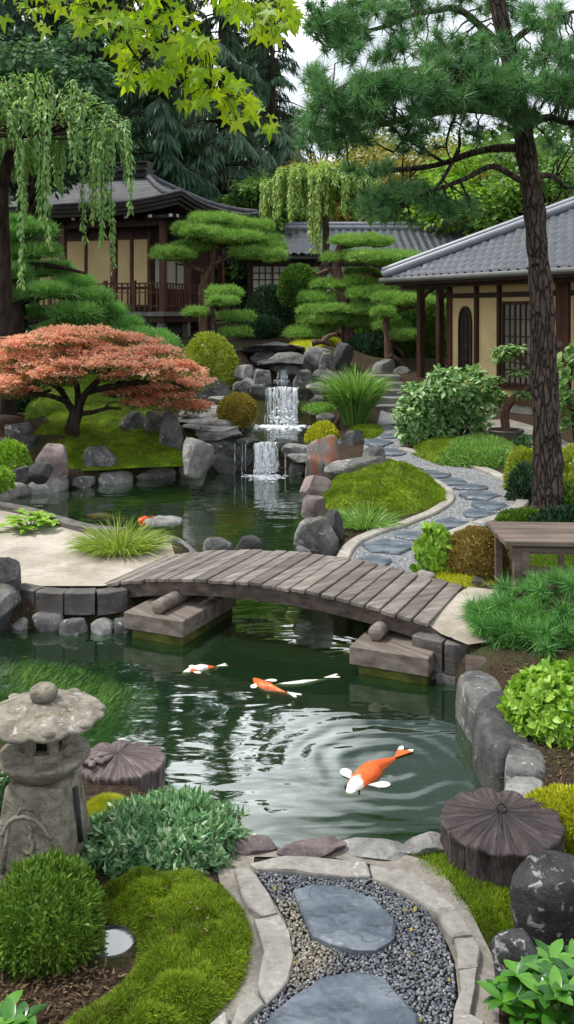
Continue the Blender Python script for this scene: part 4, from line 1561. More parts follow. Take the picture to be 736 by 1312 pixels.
lump_stone('bank_stone', 'pale block stone nearest the yellow cushion shrub on the right bank', 'pale', [(648, 992), (698, 996), (697, 1016), (672, 1030), (644, 1022)], .07, .5, 'edge stone', BS, .02, .015, 4)
shrub('lime_bush', 'round bush of lime green leaves on the right bank', 'bush', M['lime'], 655, 862, 790, 965, 6.0, 2600, .075, .045, .14, 3, 1.0, True, None, .5, .1, .84, .84, -.6, squash=.7)

# dark needle pine bush
c0 = P(690, 795, 7.65)
base = np.array([c0[0] + .15, c0[1], g1(c0[0] + .15, c0[1])])
root = thing('dwarf_pine', 'low spreading green pine bush beside the right bridge end', 'pine bush', base)
m, tm = MB(), MB()
cs, ds = [], []
hub = c0 + np.array([.42, .1, -.2])
for pts, k, dy0 in (([(770, 735), (710, 735), (655, 748), (618, 766)], 46, .1), ([(770, 765), (705, 768), (655, 775), (622, 788)], 44, -.15), ([(745, 800), (690, 792), (650, 800), (610, 814)], 42, -.3), ([(745, 822), (715, 818), (690, 826)], 20, -.35),
                    ([(700, 800), (655, 822), (628, 836)], 28, -.4), ([(775, 748), (735, 738), (690, 738), (665, 742)], 32, .3), ([(690, 770), (640, 780), (612, 800)], 24, 0), ([(780, 790), (745, 782), (715, 785)], 24, -.1), ([(760, 725), (730, 728), (700, 745)], 18, .45), ([(650, 755), (628, 775), (606, 796)], 16, .1)):
    q = np.array([P(a_ + 6, b_ + 15, 7.62 + dy0 + .06 * j) for j, (a_, b_) in enumerate(pts)])
    q[:, 2] = np.maximum(q[:, 2], base[2] + .06)
    qq = smooth_poly(q, 2, False)
    tm.tube(np.vstack([hub[None], qq]), np.linspace(.026, .007, len(qq) + 1), 6, rough=.2)
    for i in range(k):
        t_f = U(.15, 1.0) * (len(qq) - 1)
        j = min(int(t_f), len(qq) - 2)
        p = qq[j] + (qq[j + 1] - qq[j]) * (t_f - j)
        tg = unit(qq[j + 1] - qq[j])
        off = rng.normal(size=3) * np.array([.07, .10, .025])
        cs.append(p + off)
        ds.append(tg * .7 + unit(off + 1e-4) * .35 + np.array([0, -.1, .5]))
        tm.tube([p, p + off], [.006, .004], 4)
cs, ds = np.array(cs), np.array(ds)
keep_ = rng.random(len(cs)) < .52
cs, ds = cs[keep_], ds[keep_]
needle_tufts(m, cs, ds, 125, .155, .0072, 1.0)
bud = MB()
for q, d in list(zip(cs, unit(ds)))[::6]:
    bud.tube([q, q + d * .05], [.008, .004], 5)
tm.tube([base + np.array([.05, .1, -.1]), base + np.array([.02, .05, .12]), c0 + np.array([.2, .1, -.15])], [.06, .05, .03], 8)
for mbx, nm, mt in ((tm, 'trunk', M['bark_d']), (m, 'needles', M['pine_bush']), (bud, 'buds', M['bark_r'])):
    mbx.v = [v - base for v in mbx.v]
    o_ = mbx.build(nm, mt, root)
    if nm == 'buds':
        o_['kind'] = 'stuff'
# timber edge under the bush
m = MB()
p0, p1 = G(597, 850, .02), G(800, 862, .02)
m.beam(p0 + np.array([0, 0, -.05]), p1 + np.array([0, 0, -.05]), .1, .2)
props(m.build('timber_edging', M['beam'], None, p0), 'dark timber edging board under the spreading pine bush', 'edging board')

# ---- roofed wooden stand
sc = P(690, 755, 8.75)
sc[2] = g1(sc[0], sc[1])
t_ = thing('roofed_stand', 'brown wooden roofed stand with two small windows beside the bridge', 'wooden stand', sc, None, -.06)
m = MB()
nV = 12
top, bot = [], []
for j in range(nV):
    q = j / (nV - 1)
    yy = -.36 + .74 * q
    zz = .43 + .05 * q + .03 * (1 - q) ** 3
    top.append([(-.36 - .06 * q, yy, zz + .03), (.62, yy, zz + .03)])
    bot.append([(-.36 - .06 * q, yy, zz - .008), (.62, yy, zz - .008)])
a, b = np.array(top), np.array(bot)
m.grid(a)
m.grid(b[::-1])
m.grid(np.stack([b[:, 0], a[:, 0]], 1))
m.grid(np.stack([a[:, 1], b[:, 1]], 1))
m.grid(np.stack([b[0], a[0]], 1)[::-1])
m.grid(np.stack([b[-1], a[-1]], 1))
m.build('roof', M['stand'], t_, None, False)
for x_, y_, zt in ((-.355, .06, .448), (-.245, -.27, .43), (.5, -.27, .43), (.5, .25, .45)):
    m = MB()
    m.box((x_, y_, zt / 2 - .05), (.07, .07, zt + .1), 0, 0, .006)
    m.build('leg', M['stand'], t_, None, False)
m = MB()
m.box((.13, -.27, .405), (.68, .045, .045))
m.box((.13, -.27, .2), (.68, .045, .04))
m.box((.15, -.27, .30), (.05, .045, .165))
m.box((-.17, -.27, .30), (.08, .045, .165))
m.build('front_panel', M['stand'], t_, None, False)
for x_, w_ in ((-.002, .25), (.32, .29)):
    f = MB()
    f.box((x_, -.272, .232), (w_, .02, .025))
    f.box((x_, -.272, .374), (w_, .02, .018))
    f.build('window', M['stand'], t_, None, False)

# ---- shrubs and rocks by the stand
shrub('lettuce_plant', 'bright lime leafy plant beside the slate path near the bridge', 'plant', M['lime'], 534, 678, 582, 742, None, 420, .10, .07, .25, 3, .8, True, None, .35, .5, .7, .7, squash=.7)
shrub('russet_shrub', 'russet gold clipped round shrub beside the wooden stand', 'shrub', M['rust'], 566, 676, 650, 748, None, 8000, .03, .018, .1, 4, .9, core=.92, squash=.6)
mound('path_moss', 'lime moss strip at the foot of the russet shrub', 'moss', px_poly([(545, 745), (560, 728), (600, 735), (640, 750), (600, 755), (570, 752)]), M['moss_y'], .06, .1, .03, 8, 6000, .04, .006, .03, .7, 'stuff')
rock('bridge_rock', 'grey boulder at the far corner of the right bridge end', 'grey', 583, 736, 646, 772, 8.9, .7, 'rock', None, .3)
rock('path_rock', 'small grey rock under the lime leafy plant by the path', 'grey', 534, 722, 558, 746, 9.3, .8, 'rock', None, .3)

# fallen leaves on the moss and the pebbles
def fallen(name, poly, n, z, S, mat):
    lo, hi = poly.min(0), poly.max(0)
    x, y = U(lo[0], hi[0], n), U(lo[1], hi[1], n)
    ok = poly_sd(poly, x, y) < -.02
    x, y = x[ok], y[ok]
    k = len(x)
    m = MB()
    d = rdirs(k) * np.array([1, 1, .2])
    m.bigleaves(np.column_stack([x, y, z(x, y)]), d, np.array([0, 0, 1.]) + rdirs(k) * .3, S * U(.5, 1.2, k), S * U(.25, .5, k), .2)
    return props(m.build(name, mat), kind='stuff')


fallen('fallen_leaves', gp, 26, lambda x, y: 0 * x + .042, .035, M['gold'])
fallen('fallen_leaves', flat_px(CRES, .03), 40, lambda x, y: .03 + .1 * np.sqrt(np.clip(-poly_sd(flat_px(CRES, .03), x, y) / .16, 0, 1)), .03, M['litter'])
# ================================================================ bridge
A0, A1 = np.array([-1.83, 8.97]), np.array([1.15, 7.6])
LEN = np.linalg.norm(A1 - A0)
ux = (A1 - A0) / LEN
uy = np.array([-ux[1], ux[0]])
BW = 1.12


def arch(t):
    return .09 + .06 * t + .185 * (1 - (2 * np.clip(t, -.05, 1.05) - 1.06) ** 2) * 1.0 - .185 * (1 - 1.06 ** 2) * (1 - t)


bro = np.array([A0[0], A0[1], 0.0])
bang = math.atan2(ux[1], ux[0])
br = thing('footbridge', 'arched wooden footbridge of weathered planks crossing the pond', 'bridge', bro, None, bang)
m = MB()
NP = 24
for i in range(NP):
    t0 = (i + .5) / NP
    x = t0 * LEN
    z = float(arch(t0))
    sl = math.atan2(float(arch(t0 + .01) - arch(t0 - .01)), .02 * LEN)
    w = LEN / NP - .014
    mm = MB()
    ends = U(-.018, .018, 2)
    mm.box((0, 0, 0), (w, BW + ends[0] + .03, .036), U(-.006, .006), 0, .006)
    v = mm.v[0]
    ca, sa = math.cos(sl), math.sin(sl)
    v = np.column_stack([v[:, 0] * ca - v[:, 2] * sa, v[:, 1], v[:, 0] * sa + v[:, 2] * ca])
    v = v + np.array([x, BW / 2 + ends[1], z - .018 + U(-.004, .004)])
    for f, mi in mm.f:
        m.f.append((f + m.n, 0))
    m.v.append(v)
    m.n += len(v)
m.build('deck', M['plank'], br, None, False)
tt = np.linspace(-.005, 1.03, 40)
for y_ in (.06, BW / 2, BW - .06):
    m = MB()
    g = np.zeros((40, 5, 3))
    for k, (dy, dz) in enumerate(((-.035, -.042), (.035, -.042), (.035, -.165), (-.035, -.165), (-.035, -.042))):
        g[:, k, 0] = tt * LEN
        g[:, k, 1] = y_ + dy
        g[:, k, 2] = arch(tt) + dz
    m.grid(g[:, ::-1])
    m.addl(g[0, :4], [[0, 1, 2, 3]])
    m.addl(g[-1, :4], [[3, 2, 1, 0]])
    m.build('beam', M['beam'], br, None, False)
m = MB()
m.box((LEN + .06, BW / 2 + .02, .085), (.13, BW - .1, .03), 0, 0, .005)
m.box((LEN + .16, BW / 2 + .05, .065), (.09, BW - .22, .03), 0, 0, .005)
m.build('end_board', M['plank'], br, None, False)


def bpt(t, y):
    return A0 + ux * t * LEN + uy * y


def footing(label, ctr, L, Wd, zt, ang):
    c = np.array([ctr[0], ctr[1], WZ - .2])
    root = thing('bridge_footing', label, 'footing', c, 'timber footings of the bridge', ang)
    m = MB()
    m.box((0, 0, zt - .075 - c[2]), (L, Wd, .15), 0, 0, .008)
    m.build('timber_cap', M['footing'], root, None, False)
    m = MB()
    h = zt - .155 - c[2]
    m.box((.02, 0, h / 2), (L - .09, Wd - .06, h), 0, 0, .01)
    m.build('mossy_base', M['mossy'], root, None, False)
    return root


# left footing: picture x 148-275, right footing: picture x 450-547
fl = np.array([-1.05, 9.0])
footing('left timber footing on a mossy base under the bridge', G(205, 788, 0.0)[:2] + uy * .42 + np.array([-.02, .0]), .62, 1.0, .01, bang)
footing('right timber footing on a mossy base under the bridge', G(505, 832, 0.0)[:2] + uy * .42 + np.array([-.02, 0]), .66, 1.0, .005, bang)
for ctr, lb in ((G(203, 778, .07)[:2], 'left'), (G(482, 812, .065)[:2], 'right')):
    m = MB()
    q0 = np.array([ctr[0], ctr[1], .072]) - np.array([uy[0], uy[1], 0]) * .02
    q1 = q0 + np.array([uy[0], uy[1], 0]) * 1.15
    m.tube([q0, q0 + (q1 - q0) * .01, q1], [.058, .064, .064], 18, 0, True)
    props(m.build('support_log', M['footing'], None, q0), 'round log laid on the %s timber footing under the bridge' % lb, 'log', 'support logs under the bridge')

# ================================================================ sand spit on the left
SPIT = np.array([(-8, 9.1), (-5, 9.1), (-3.4, 8.95), (-2.62, 8.86), (-1.75, 8.86), (-1.6, 8.95), (-1.3, 9.5), (-1.2, 10.0), (-1.3, 10.5), (-1.62, 10.72), (-2.3, 10.9), (-2.7, 11.3), (-3.2, 11.85), (-3.9, 12.3), (-5, 12.5), (-8, 12.5)])
sheet('sand_path', SPIT, M['sand'], .02, .06)
sheet('sand_path', px_poly([(548, 806), (560, 780), (588, 766), (600, 757), (640, 762), (650, 800), (630, 828), (600, 832), (566, 818)]), M['sand'], .035, .05)


def block_row(label, pts, L, w, h, top, seed, group, mat='block', name='edging_block'):
    """dark weathered blocks in a curved row along a plan line"""
    pts = smooth_poly(pts, 3, False)
    d = np.concatenate([[0], np.cumsum(np.linalg.norm(np.diff(pts, axis=0), axis=1))])
    n = max(1, int(round(d[-1] / L)))
    r = np.random.default_rng(seed)
    for i in range(n):
        ta = np.linspace(i / n * d[-1] + .006, (i + 1) / n * d[-1] - .006, 5)
        q = np.column_stack([np.interp(ta, d, pts[:, k]) for k in (0, 1)])
        tg = unit(np.gradient(q, axis=0))
        nn = np.column_stack([-tg[:, 1], tg[:, 0]])
        tp = top + r.uniform(-.006, .006)
        b = .008
        prof = [(-.5 * w, tp - h), (-.5 * w, tp - b), (-.5 * w + b, tp), (.5 * w - b, tp), (.5 * w, tp - b), (.5 * w, tp - h), (-.5 * w, tp - h)]
        g = np.zeros((5, len(prof), 3))
        for j, (o_, z) in enumerate(prof):
            g[:, j, :2] = q + nn * o_
            g[:, j, 2] = z
        m = MB()
        m.grid(g)
        m.addl(g[0, :6], [[0, 1, 2, 3, 4, 5]])
        m.addl(g[-1, :6], [[5, 4, 3, 2, 1, 0]])
        c = q[2]
        o = m.build(name, M[mat], None, (c[0], c[1], tp - h), smooth=False)
        props(o, label(i, n), 'edging block', group)


def lr(i, n):
    return 'leftmost' if i == 0 else ('rightmost' if i == n - 1 else ORD[i] + ' from the left')


block_row(lambda i, n: 'dark weathered edging block by the sand left of the bridge, ' + lr(i, n), [(-2.56, 8.9), (-2.3, 8.76), (-1.95, 8.7), (-1.7, 8.73), (-1.55, 8.86)], .28, .17, .2, .105, 4, 'edging blocks of the left bank')
edging('footing_stone', lambda i, n: 'flat pale stone at the waterline under the left edging blocks, ' + lr(i, n), 'grey', np.array([(-2.75, 8.82), (-2.5, 8.70), (-2.2, 8.60), (-1.9, 8.55), (-1.6, 8.58), (-1.42, 8.66)]), -.085, .22, .26, .24, 'waterline stones of the left bank', 'edge stone', 5, .008, 3, .25, .07, ['grey', 'pale', 'grey'])
block_row(lambda i, n: 'dark weathered edging block under the right bridge end, ' + lr(i, n), [(1.06, 7.63), (1.22, 7.49), (1.38, 7.42), (1.52, 7.48)], .22, .16, .24, .09, 6, 'edging blocks of the right bank')
edging('footing_stone', lambda i, n: 'flat grey stone at the waterline under the right edging blocks, ' + lr(i, n), 'grey', np.array([(1.05, 7.66), (1.2, 7.46), (1.42, 7.34)]), -.12, .22, .26, .2, 'waterline stones of the right bank', 'edge stone', 5, .008, 8, .2, .07)
kerb_band('sand_kerb', 'dark curved kerb between the sand and the back pond on the left', 'block', np.array([(-5.2, 12.75), (-4.0, 12.45), (-3.3, 12.0), (-2.8, 11.45), (-2.35, 11.05), (-1.9, 10.9)]), .16, .09, .35)
edging('edging_stone', lambda i, n: 'low rounded stone between the grass tuft and the bridge, ' + lr(i, n), 'grey', np.array([(-1.95, 10.88), (-1.5, 10.84), (-1.0, 10.92), (-.55, 11.05), (-.15, 11.1)]), .07, .3, .46, .4, 'low stones behind the left bridge end', 'edge stone', 4, .01, 12, .35, .1, ['grey', 'pale', 'grey', 'dark'])
rock('bank_boulder', 'big dark grey boulder at the left edge by the sand', 'dark', -42, 714, 36, 806, 8.75, .9, 'boulder', None, .3, .1, 2.8, 6, .11)
rock('bank_boulder', 'round dark stone lying in the water beside the big left boulder', 'grey', -60, 745, 22, 800, 8.55, .7, 'boulder', None, .3, .4, 2.6, 5, .11)

# grass tufts
def grass_clump(name, label, base, n, L, w, spread, mat, bend=.3, r=.12, up=1.0, cat='grass tuft'):
    base = np.asarray(base, float)
    an, rr = U(0, 2 * PI, n), np.sqrt(U(0, 1, n)) * r
    p = np.column_stack([rr * np.cos(an), rr * np.sin(an) * .7, np.zeros(n)])
    d = unit(np.column_stack([np.cos(an) * rr / r * spread, np.sin(an) * rr / r * spread, np.full(n, up)]) + rdirs(n) * .16 * spread)
    m = MB()
    m.blades(p, d, L * U(.55, 1.15, n), w * U(.7, 1.3, n), 0, bend)
    o = m.build(name, mat)
    o.location = [float(q) for q in base]
    return props(o, label, cat)


q = T(152, 712)
grass_clump('grass_tuft', 'bright lime arching grass tuft beside the sand and the back pond', q + np.array([0, .1, 0]), 900, .42, .011, 1.7, M['grass_y'], .35, .26, .8)
q = T(455, 545)
grass_clump('tall_grass', 'tall arching green grass clump left of the stone steps', q, 1500, 1.12, .028, .42, M['grass'], .62, .2, 1.0)
q = T(468, 676)
grass_clump('grass_tuft', 'small green grass tuft in front of the moss mound', q, 420, .34, .011, 1.5, M['grass'], .3, .25, .7)
rock('stone_by_grass', 'dark rounded stone beside the leafy plant at the pond on the left', 'grey', 26, 674, 70, 696, 11.75, .8, 'rock', None, .4)
rock('flat_stone_by_grass', 'flat reddish stone left of the lime grass tuft', 'purple', 66, 690, 108, 712, 11.3, .8, 'rock', None, .4)
leaf_plant('leafy_clump', 'low lime leaved plant beside the round stone at the left bank', T(34, 682) + np.array([0, .1, .0]), 26, .13, .08, M['lime'], .3, .34, .22, seed=6)

# ================================================================ koi
def koi(name, label, head, tail, z, girth, mat, fin=True, curve=.06, fins_mat=None, tail_m=1):
    head, tail = np.asarray(head, float), np.asarray(tail, float)
    d = tail - head
    L = np.linalg.norm(d)
    ang = math.atan2(d[1], d[0])
    m = MB()
    n, k = 26, 14
    V = []
    for i in range(n):
        t = i / (n - 1)
        r = girth * (max(math.sin(PI * min(t * .92 + .04, 1)), 0) ** .62) * (1 - .55 * max(t - .45, 0) / .55) if t < .97 else girth * .1
        r = max(r, girth * .12)
        yc = curve * L * math.sin(t * PI * 1.25)
        an = np.arange(k) * 2 * PI / k
        hz = r * (.9 if t < .5 else 1.05)
        V.append(np.column_stack([np.full(k, t * L * .8), yc + r * np.cos(an) * (1 if t < .6 else .75), hz * np.sin(an)]))
    V = np.concatenate(V)
    i0 = np.arange(k)
    i1 = (i0 + 1) % k
    m.add(V, np.concatenate([np.column_stack([a * k + i0, a * k + i1, (a + 1) * k + i1, (a + 1) * k + i0]) for a in range(n - 1)]))
    m.f.append((np.array([list(range(k))[::-1]]), 0))
    # fins: slightly thick fans
    def fan(p0, dirs, Ls, up, mi=1):
        base = np.asarray(p0, float)
        pts = [base]
        for a, l in zip(dirs, Ls):
            pts.append(base + np.array([math.cos(a) * l, math.sin(a) * l, up * l]))
        top = np.array(pts)
        bot = top - np.array([0, 0, .004])
        nn = len(pts)
        f = [[0, j, j + 1] for j in range(1, nn - 1)]
        m.add(top, np.array(f), mi)
        m.add(bot, np.array([q_[::-1] for q_ in f]), mi)
    yt = curve * L * math.sin(.97 * PI * 1.25)
    ya = -.5 * curve * 4
    fan((L * .74, yt, .02), np.linspace(ya - .34, ya + .34, 9), L * np.array([.22, .25, .24, .2, .17, .2, .24, .25, .22]), .02, tail_m)
    if fin:
        for s in (-1, 1):
            fan((L * .2, s * girth * .8 + curve * L * .5, .018), np.linspace(s * .5, s * 1.45, 7), L * np.array([.13, .17, .19, .19, .17, .14, .1]), .0)
            fan((L * .5, s * girth * .6 + curve * L * .9, -.02), np.linspace(s * .35, s * 1.1, 5), L * np.array([.08, .1, .1, .08, .06]), -.2)
    # dorsal ridge
    dp = [(L * (.3 + .03 * j), curve * L * math.sin((.3 + .03 * j) / .8 * PI * 1.25), girth * (.8 - .03 * j) + girth * .1 * math.sin(j / 7 * PI)) for j in range(8)]
    m.tube(dp, girth * np.array([.02, .06, .1, .1, .09, .07, .05, .02]), 5, 0)
    o = m.build(name, [mat, fins_mat or M['koi_fin']], None)
    o.location = (float(head[0]), float(head[1]), z)
    o.rotation_euler = (0, 0, ang)
    props(o, label, 'koi')
    for s in (-1, 1):
        e = MB()
        v, f = ico(2)
        e.add(v * girth * .1 + np.array([L * .06, s * girth * .62, girth * .25]), f)
        e.build('eye', M['iron'], o)
    return o


M['koi_fin'] = plain_mat('koi_fins', rgb(.72, .68, .62), .4, .4, .15, 20)
M['koi_fin_o'] = plain_mat('orange_koi_fins', rgb(.75, .17, .03), .4, .4, .15, 20)
ORG, WHT = rgb(.78, .12, .015), rgb(.78, .74, .68)
def onw(px, py):
    return G(px, py, WZ)[:2]
koi('koi', 'big orange koi with white head and tail in the circular ripples', onw(447, 1016), onw(520, 958), WZ - .012, .078, koi_mat('koi_big', WHT, ORG, .43, 4.6, (.55, .2, .3)), True, .03, M['koi_fin'], 0)
koi('koi', 'white and orange koi swimming alone near the left bridge footing', onw(234, 861), onw(291, 851), WZ - .016, .048, koi_mat('koi_left', WHT, ORG, .47, 6, (.3, .1, .7)), True, .04)
koi('koi', 'orange koi with white nose beside the slim white koi', onw(325, 868), onw(380, 895), WZ - .016, .052, koi_mat('koi_mid', WHT, ORG, .40, 5, (1.1, .4, .2)), True, -.06)
koi('koi', 'slim all white koi stretching right from the orange koi', onw(352, 876), onw(437, 868), WZ - .012, .026, koi_mat('koi_white', rgb(.42, .45, .42), WHT, .5, 4, (.2, .7, .1)), False, -.03)
koi('koi', 'small red koi beside the flat stone in the back pond', onw(178, 669), onw(197, 664), WZ + .01, .06, koi_mat('koi_red', ORG, rgb(.6, .06, .02), .5, 4, (.2, .7, .1)), True, .02, M['koi_fin_o'])
koi('koi', 'long pale orange koi just under the water of the back pond', onw(112, 655), onw(165, 660), WZ - .07, .07, koi_mat('koi_pale', rgb(.6, .25, .12), ORG, .5, 4, (.5, .7, .1)), True, .03, M['koi_fin_o'])

# submerged weed bed and stones
lump_stone('sunken_stone', 'flat pale stone breaking the surface of the back pond', 'pale', ell(210, 665, 26, 5, 16, 3, .1), WZ + .03, .3, 'rock', None, .03, .05, 2)
m = MB()
wp = np.array([G(a, b, WZ)[:2] for a, b in [(-40, 850), (40, 840), (95, 848), (150, 872), (197, 878), (175, 905), (150, 925), (120, 950), (60, 975), (-40, 960)]])
lo, hi = wp.min(0), wp.max(0)
gx, gy = np.meshgrid(np.arange(lo[0], hi[0], .04), np.arange(lo[1], hi[1], .04), indexing='ij')
s = poly_sd(wp, gx, gy)
t = np.clip(-s / .5, 0, 1)
z = WZ - .10 + .07 * np.sqrt(t) + .02 * fbm(np.column_stack([gx.ravel() * 5, gy.ravel() * 9, 0 * gx.ravel()]), 4, 4).reshape(gx.shape)
msk = (s < 0.03)[:-1, :-1]
m.grid(np.stack([gx, gy, z], -1), msk)
k = 26000
x, y = U(lo[0], hi[0], k), U(lo[1], hi[1], k)
ok = poly_sd(wp, x, y) < .0
x, y = x[ok], y[ok]
t = np.clip(-poly_sd(wp, x, y) / .5, 0, 1)
d = unit(np.array([.8, .15, .28]) + rdirs(len(x)) * .5)
m.blades(np.column_stack([x, y, WZ - .09 + .07 * np.sqrt(t)]), d, U(.05, .12, len(x)), .009)
props(m.build('water_weed', M['algae']), 'feathery green water weed under the surface behind the stone lantern', 'water weed', None, 'stuff')

# ================================================================ back pond rim, left
EB = [(-5.2, 13.95), (-4.4, 14.75), (-3.8, 15.35), (-3.2, 15.85), (-2.7, 16.3), (-2.2, 16.62), (-1.75, 16.95), (-1.3, 17.05)]
edging('edging_stone', lambda i, n: 'flat pale stone edging the back pond under the red maple, ' + lr(i, n), 'pale', np.array(EB), -.02, .36, .66, .32, 'flat stones edging the back pond', 'edge stone', 3.6, .02, 21, .35, .12, ['pale', 'pale', 'pale', 'grey'])
RK = [
    ('pink', 40, 570, 92, 607, 'rounded pinkish boulder under the red maple near the back pond'),
    ('grey', 102, 572, 157, 599, 'flat topped grey boulder right of the pinkish boulder'),
    ('grey', 8, 540, 46, 562, 'pale grey rock at the far left under the red maple'),
    ('dark', -5, 556, 52, 580, 'dark flat rock under the pale rock at the far left'),
    ('dark', 38, 593, 70, 615, 'small round dark rock left of the pinkish boulder'),
    ('dark', 12, 596, 42, 614, 'small dark rock beside the lime plant on the far left bank'),
    ('grey', 183, 524, 215, 560, 'tall grey rock, the left one of the pair right of the maple'),
    ('grey', 200, 530, 239, 577, 'tall grey rock, the right one of the pair right of the maple'),
    ('grey', 150, 528, 188, 554, 'wide grey rock behind the tall pair near the maple'),
    ('pale', 231, 556, 278, 600, 'pale angular boulder at the left foot of the lower waterfall'),
    ('pale', 247, 543, 282, 570, 'pale rock on top of the angular boulder by the lower waterfall'),
    ('grey', 264, 561, 306, 581, 'rounded grey ledge stone beside the lower waterfall'),
]
for i, (mt, a, b, c_, d_, lb) in enumerate(RK):
    rock('garden_rock', lb, mt, a, b, c_, d_, None, .7, 'rock', 'rocks on the left bank', .3, None, 3.0 if i not in (6, 7) else 3.4, 8, .13, None, 4, .25 if i in (6, 7) else 0)
# flat stacked ledges left of the stream
LEDGE = [(228, 520, 292, 534, 19.2), (222, 533, 300, 545, 18.8), (236, 544, 304, 553, 18.3), (250, 552, 308, 562, 17.9), (268, 508, 310, 519, 19.6)]
for i, (a, b, c_, d_, Y) in enumerate(LEDGE):
    rock('ledge_stone', ['longest pale flat ledge stone left of the stream', 'wide flat ledge stone just under the longest one', 'flat ledge stone in the middle of the left stack', 'lowest flat ledge stone above the lower waterfall', 'thin flat ledge stone behind the golden topiary'][i], 'pale' if i != 3 else 'grey', a, b, c_, d_, Y, .8, 'ledge stone', 'flat ledge stones left of the stream', .2, .05, 5, 3, .06)
# wide grey wall stone under the azalea dome
rock('wall_stone', 'broad striped grey stone under the yellow green azalea dome', 'grey', 243, 484, 303, 520, 19.9, .3, 'rock', None, .1, 0, 6, 2, .05)
# ---- waterfall rocks
WF = [
    ('grey', 299, 489, 322, 510, 20.3, 'squarish grey block left of the upper waterfall'), ('grey', 319, 493, 346, 512, 20.25, 'rounded grey block touching the left of the upper waterfall'),
    ('grey', 322, 474, 352, 497, 20.9, 'grey block above the left of the upper waterfall'), ('pale', 298, 468, 328, 492, 21.1, 'pale block behind the squarish left block'),
    ('dark', 318, 508, 346, 540, 20.4, 'dark rock wall left of the upper falling water'), ('dark', 384, 500, 404, 540, 20.4, 'dark rock wall right of the upper falling water'),
    ('grey', 393, 488, 425, 510, 20.3, 'squarish grey block right of the upper waterfall'), ('grey', 374, 474, 400, 496, 20.9, 'rounded grey stone above the right of the upper waterfall'),
    ('grey', 396, 506, 420, 522, 20.1, 'small grey block under the right squarish block'), ('grey', 393, 474, 440, 492, 21.3, 'long flat grey stone right of the top cascade'),
    ('dark', 322, 446, 365, 468, 23.6, 'dark ledge rock at the head of the stream'), ('grey', 340, 452, 392, 476, 22.9, 'wide grey ledge over the top cascade'),
    ('grey', 380, 446, 425, 474, 22.6, 'slanted grey slab right of the top cascade'), ('grey', 405, 452, 432, 478, 22.2, 'sloping grey rock below the mossy bank'),
    ('dark', 422, 440, 452, 470, 23.2, 'dark upright rock under the pruned pine'), ('grey', 330, 440, 372, 452, 24.3, 'flat slab crossing the top of the stream'),
    ('grey', 300, 536, 326, 548, 19.2, 'small dark slab under the golden topiary'), ('grey', 386, 520, 424, 530, 20.1, 'thin slab right of the upper waterfall pool'),
    ('dark', 286, 572, 325, 604, 17.25, 'dark rock left of the lower falling water'), ('dark', 356, 572, 384, 604, 17.25, 'dark rock right of the lower falling water'),
    ('dark', 296, 562, 334, 573, 17.35, 'dark lip stone left of the lower waterfall'), ('dark', 350, 563, 388, 573, 17.35, 'dark lip stone right of the lower waterfall'),
    ('pale', 364, 568, 408, 584, 16.9, 'flat pale ledge stone right of the lower waterfall'), ('pale', 366, 580, 404, 590, 16.7, 'second flat pale ledge stone right of the lower waterfall'),
    ('grey', 368, 588, 396, 612, 16.9, 'mossy wet stone below the right ledges'),
    ('grey', 428, 550, 468, 580, 16.9, 'pointed grey rock behind the rust streaked rock'), ('grey', 405, 528, 430, 546, 18.8, 'small grey rock left of the tall grass'),
    ('grey', 470, 458, 510, 492, 23.2, 'dark rounded boulder left of the top of the steps'), ('grey', 500, 470, 528, 490, 23.0, 'squared stone at the top of the steps'),
    ('grey', 452, 476, 486, 492, 22.5, 'low block beside the top of the steps'),
    ('dark', 314, 438, 398, 450, 24.0, 'longest dark flat slab at the head of the stream'), ('dark', 332, 459, 402, 468, 22.75, 'dark flat slab over the top cascade'), ('dark', 268, 574, 312, 612, 17.2, 'dark wet rock beside the pale angular boulder'),
    ('pale', 306, 484, 330, 497, 20.5, 'small pale block on the left of the upper waterfall'), ('pale', 400, 492, 440, 504, 20.6, 'flat pale slab on the right of the upper waterfall'), ('dark', 300, 512, 322, 530, 20.5, 'dark rock in shade above the golden topiary'),
]
for i, (mt, a, b, c_, d_, Y, lb) in enumerate(WF):
    rock('stream_rock', lb, mt, a, b, c_, d_, Y, .85 if i not in (4, 5, 18, 19) else .55, 'rock', 'rocks round the stream', .2, None, 4.2 if i < 10 else 3.4, 5, .1)
# back walls behind the falls (wet dark rock)
rock('fall_wall', 'wet dark rock face behind the lower waterfall', 'dark', 300, 571, 384, 612, 17.35, .22, 'rock', 'rock faces behind the waterfalls', .2, 0, 7, 2, .05)
rock('fall_wall', 'wet dark rock face behind the upper waterfall', 'dark', 330, 497, 402, 548, 20.3, .2, 'rock', 'rock faces behind the waterfalls', .2, 0, 7, 2, .05)
rock('fall_wall', 'dark rock face behind the top cascade', 'dark', 338, 467, 386, 492, 22.9, .2, 'rock', 'rock faces behind the waterfalls', .2, 0, 7, 2, .05)
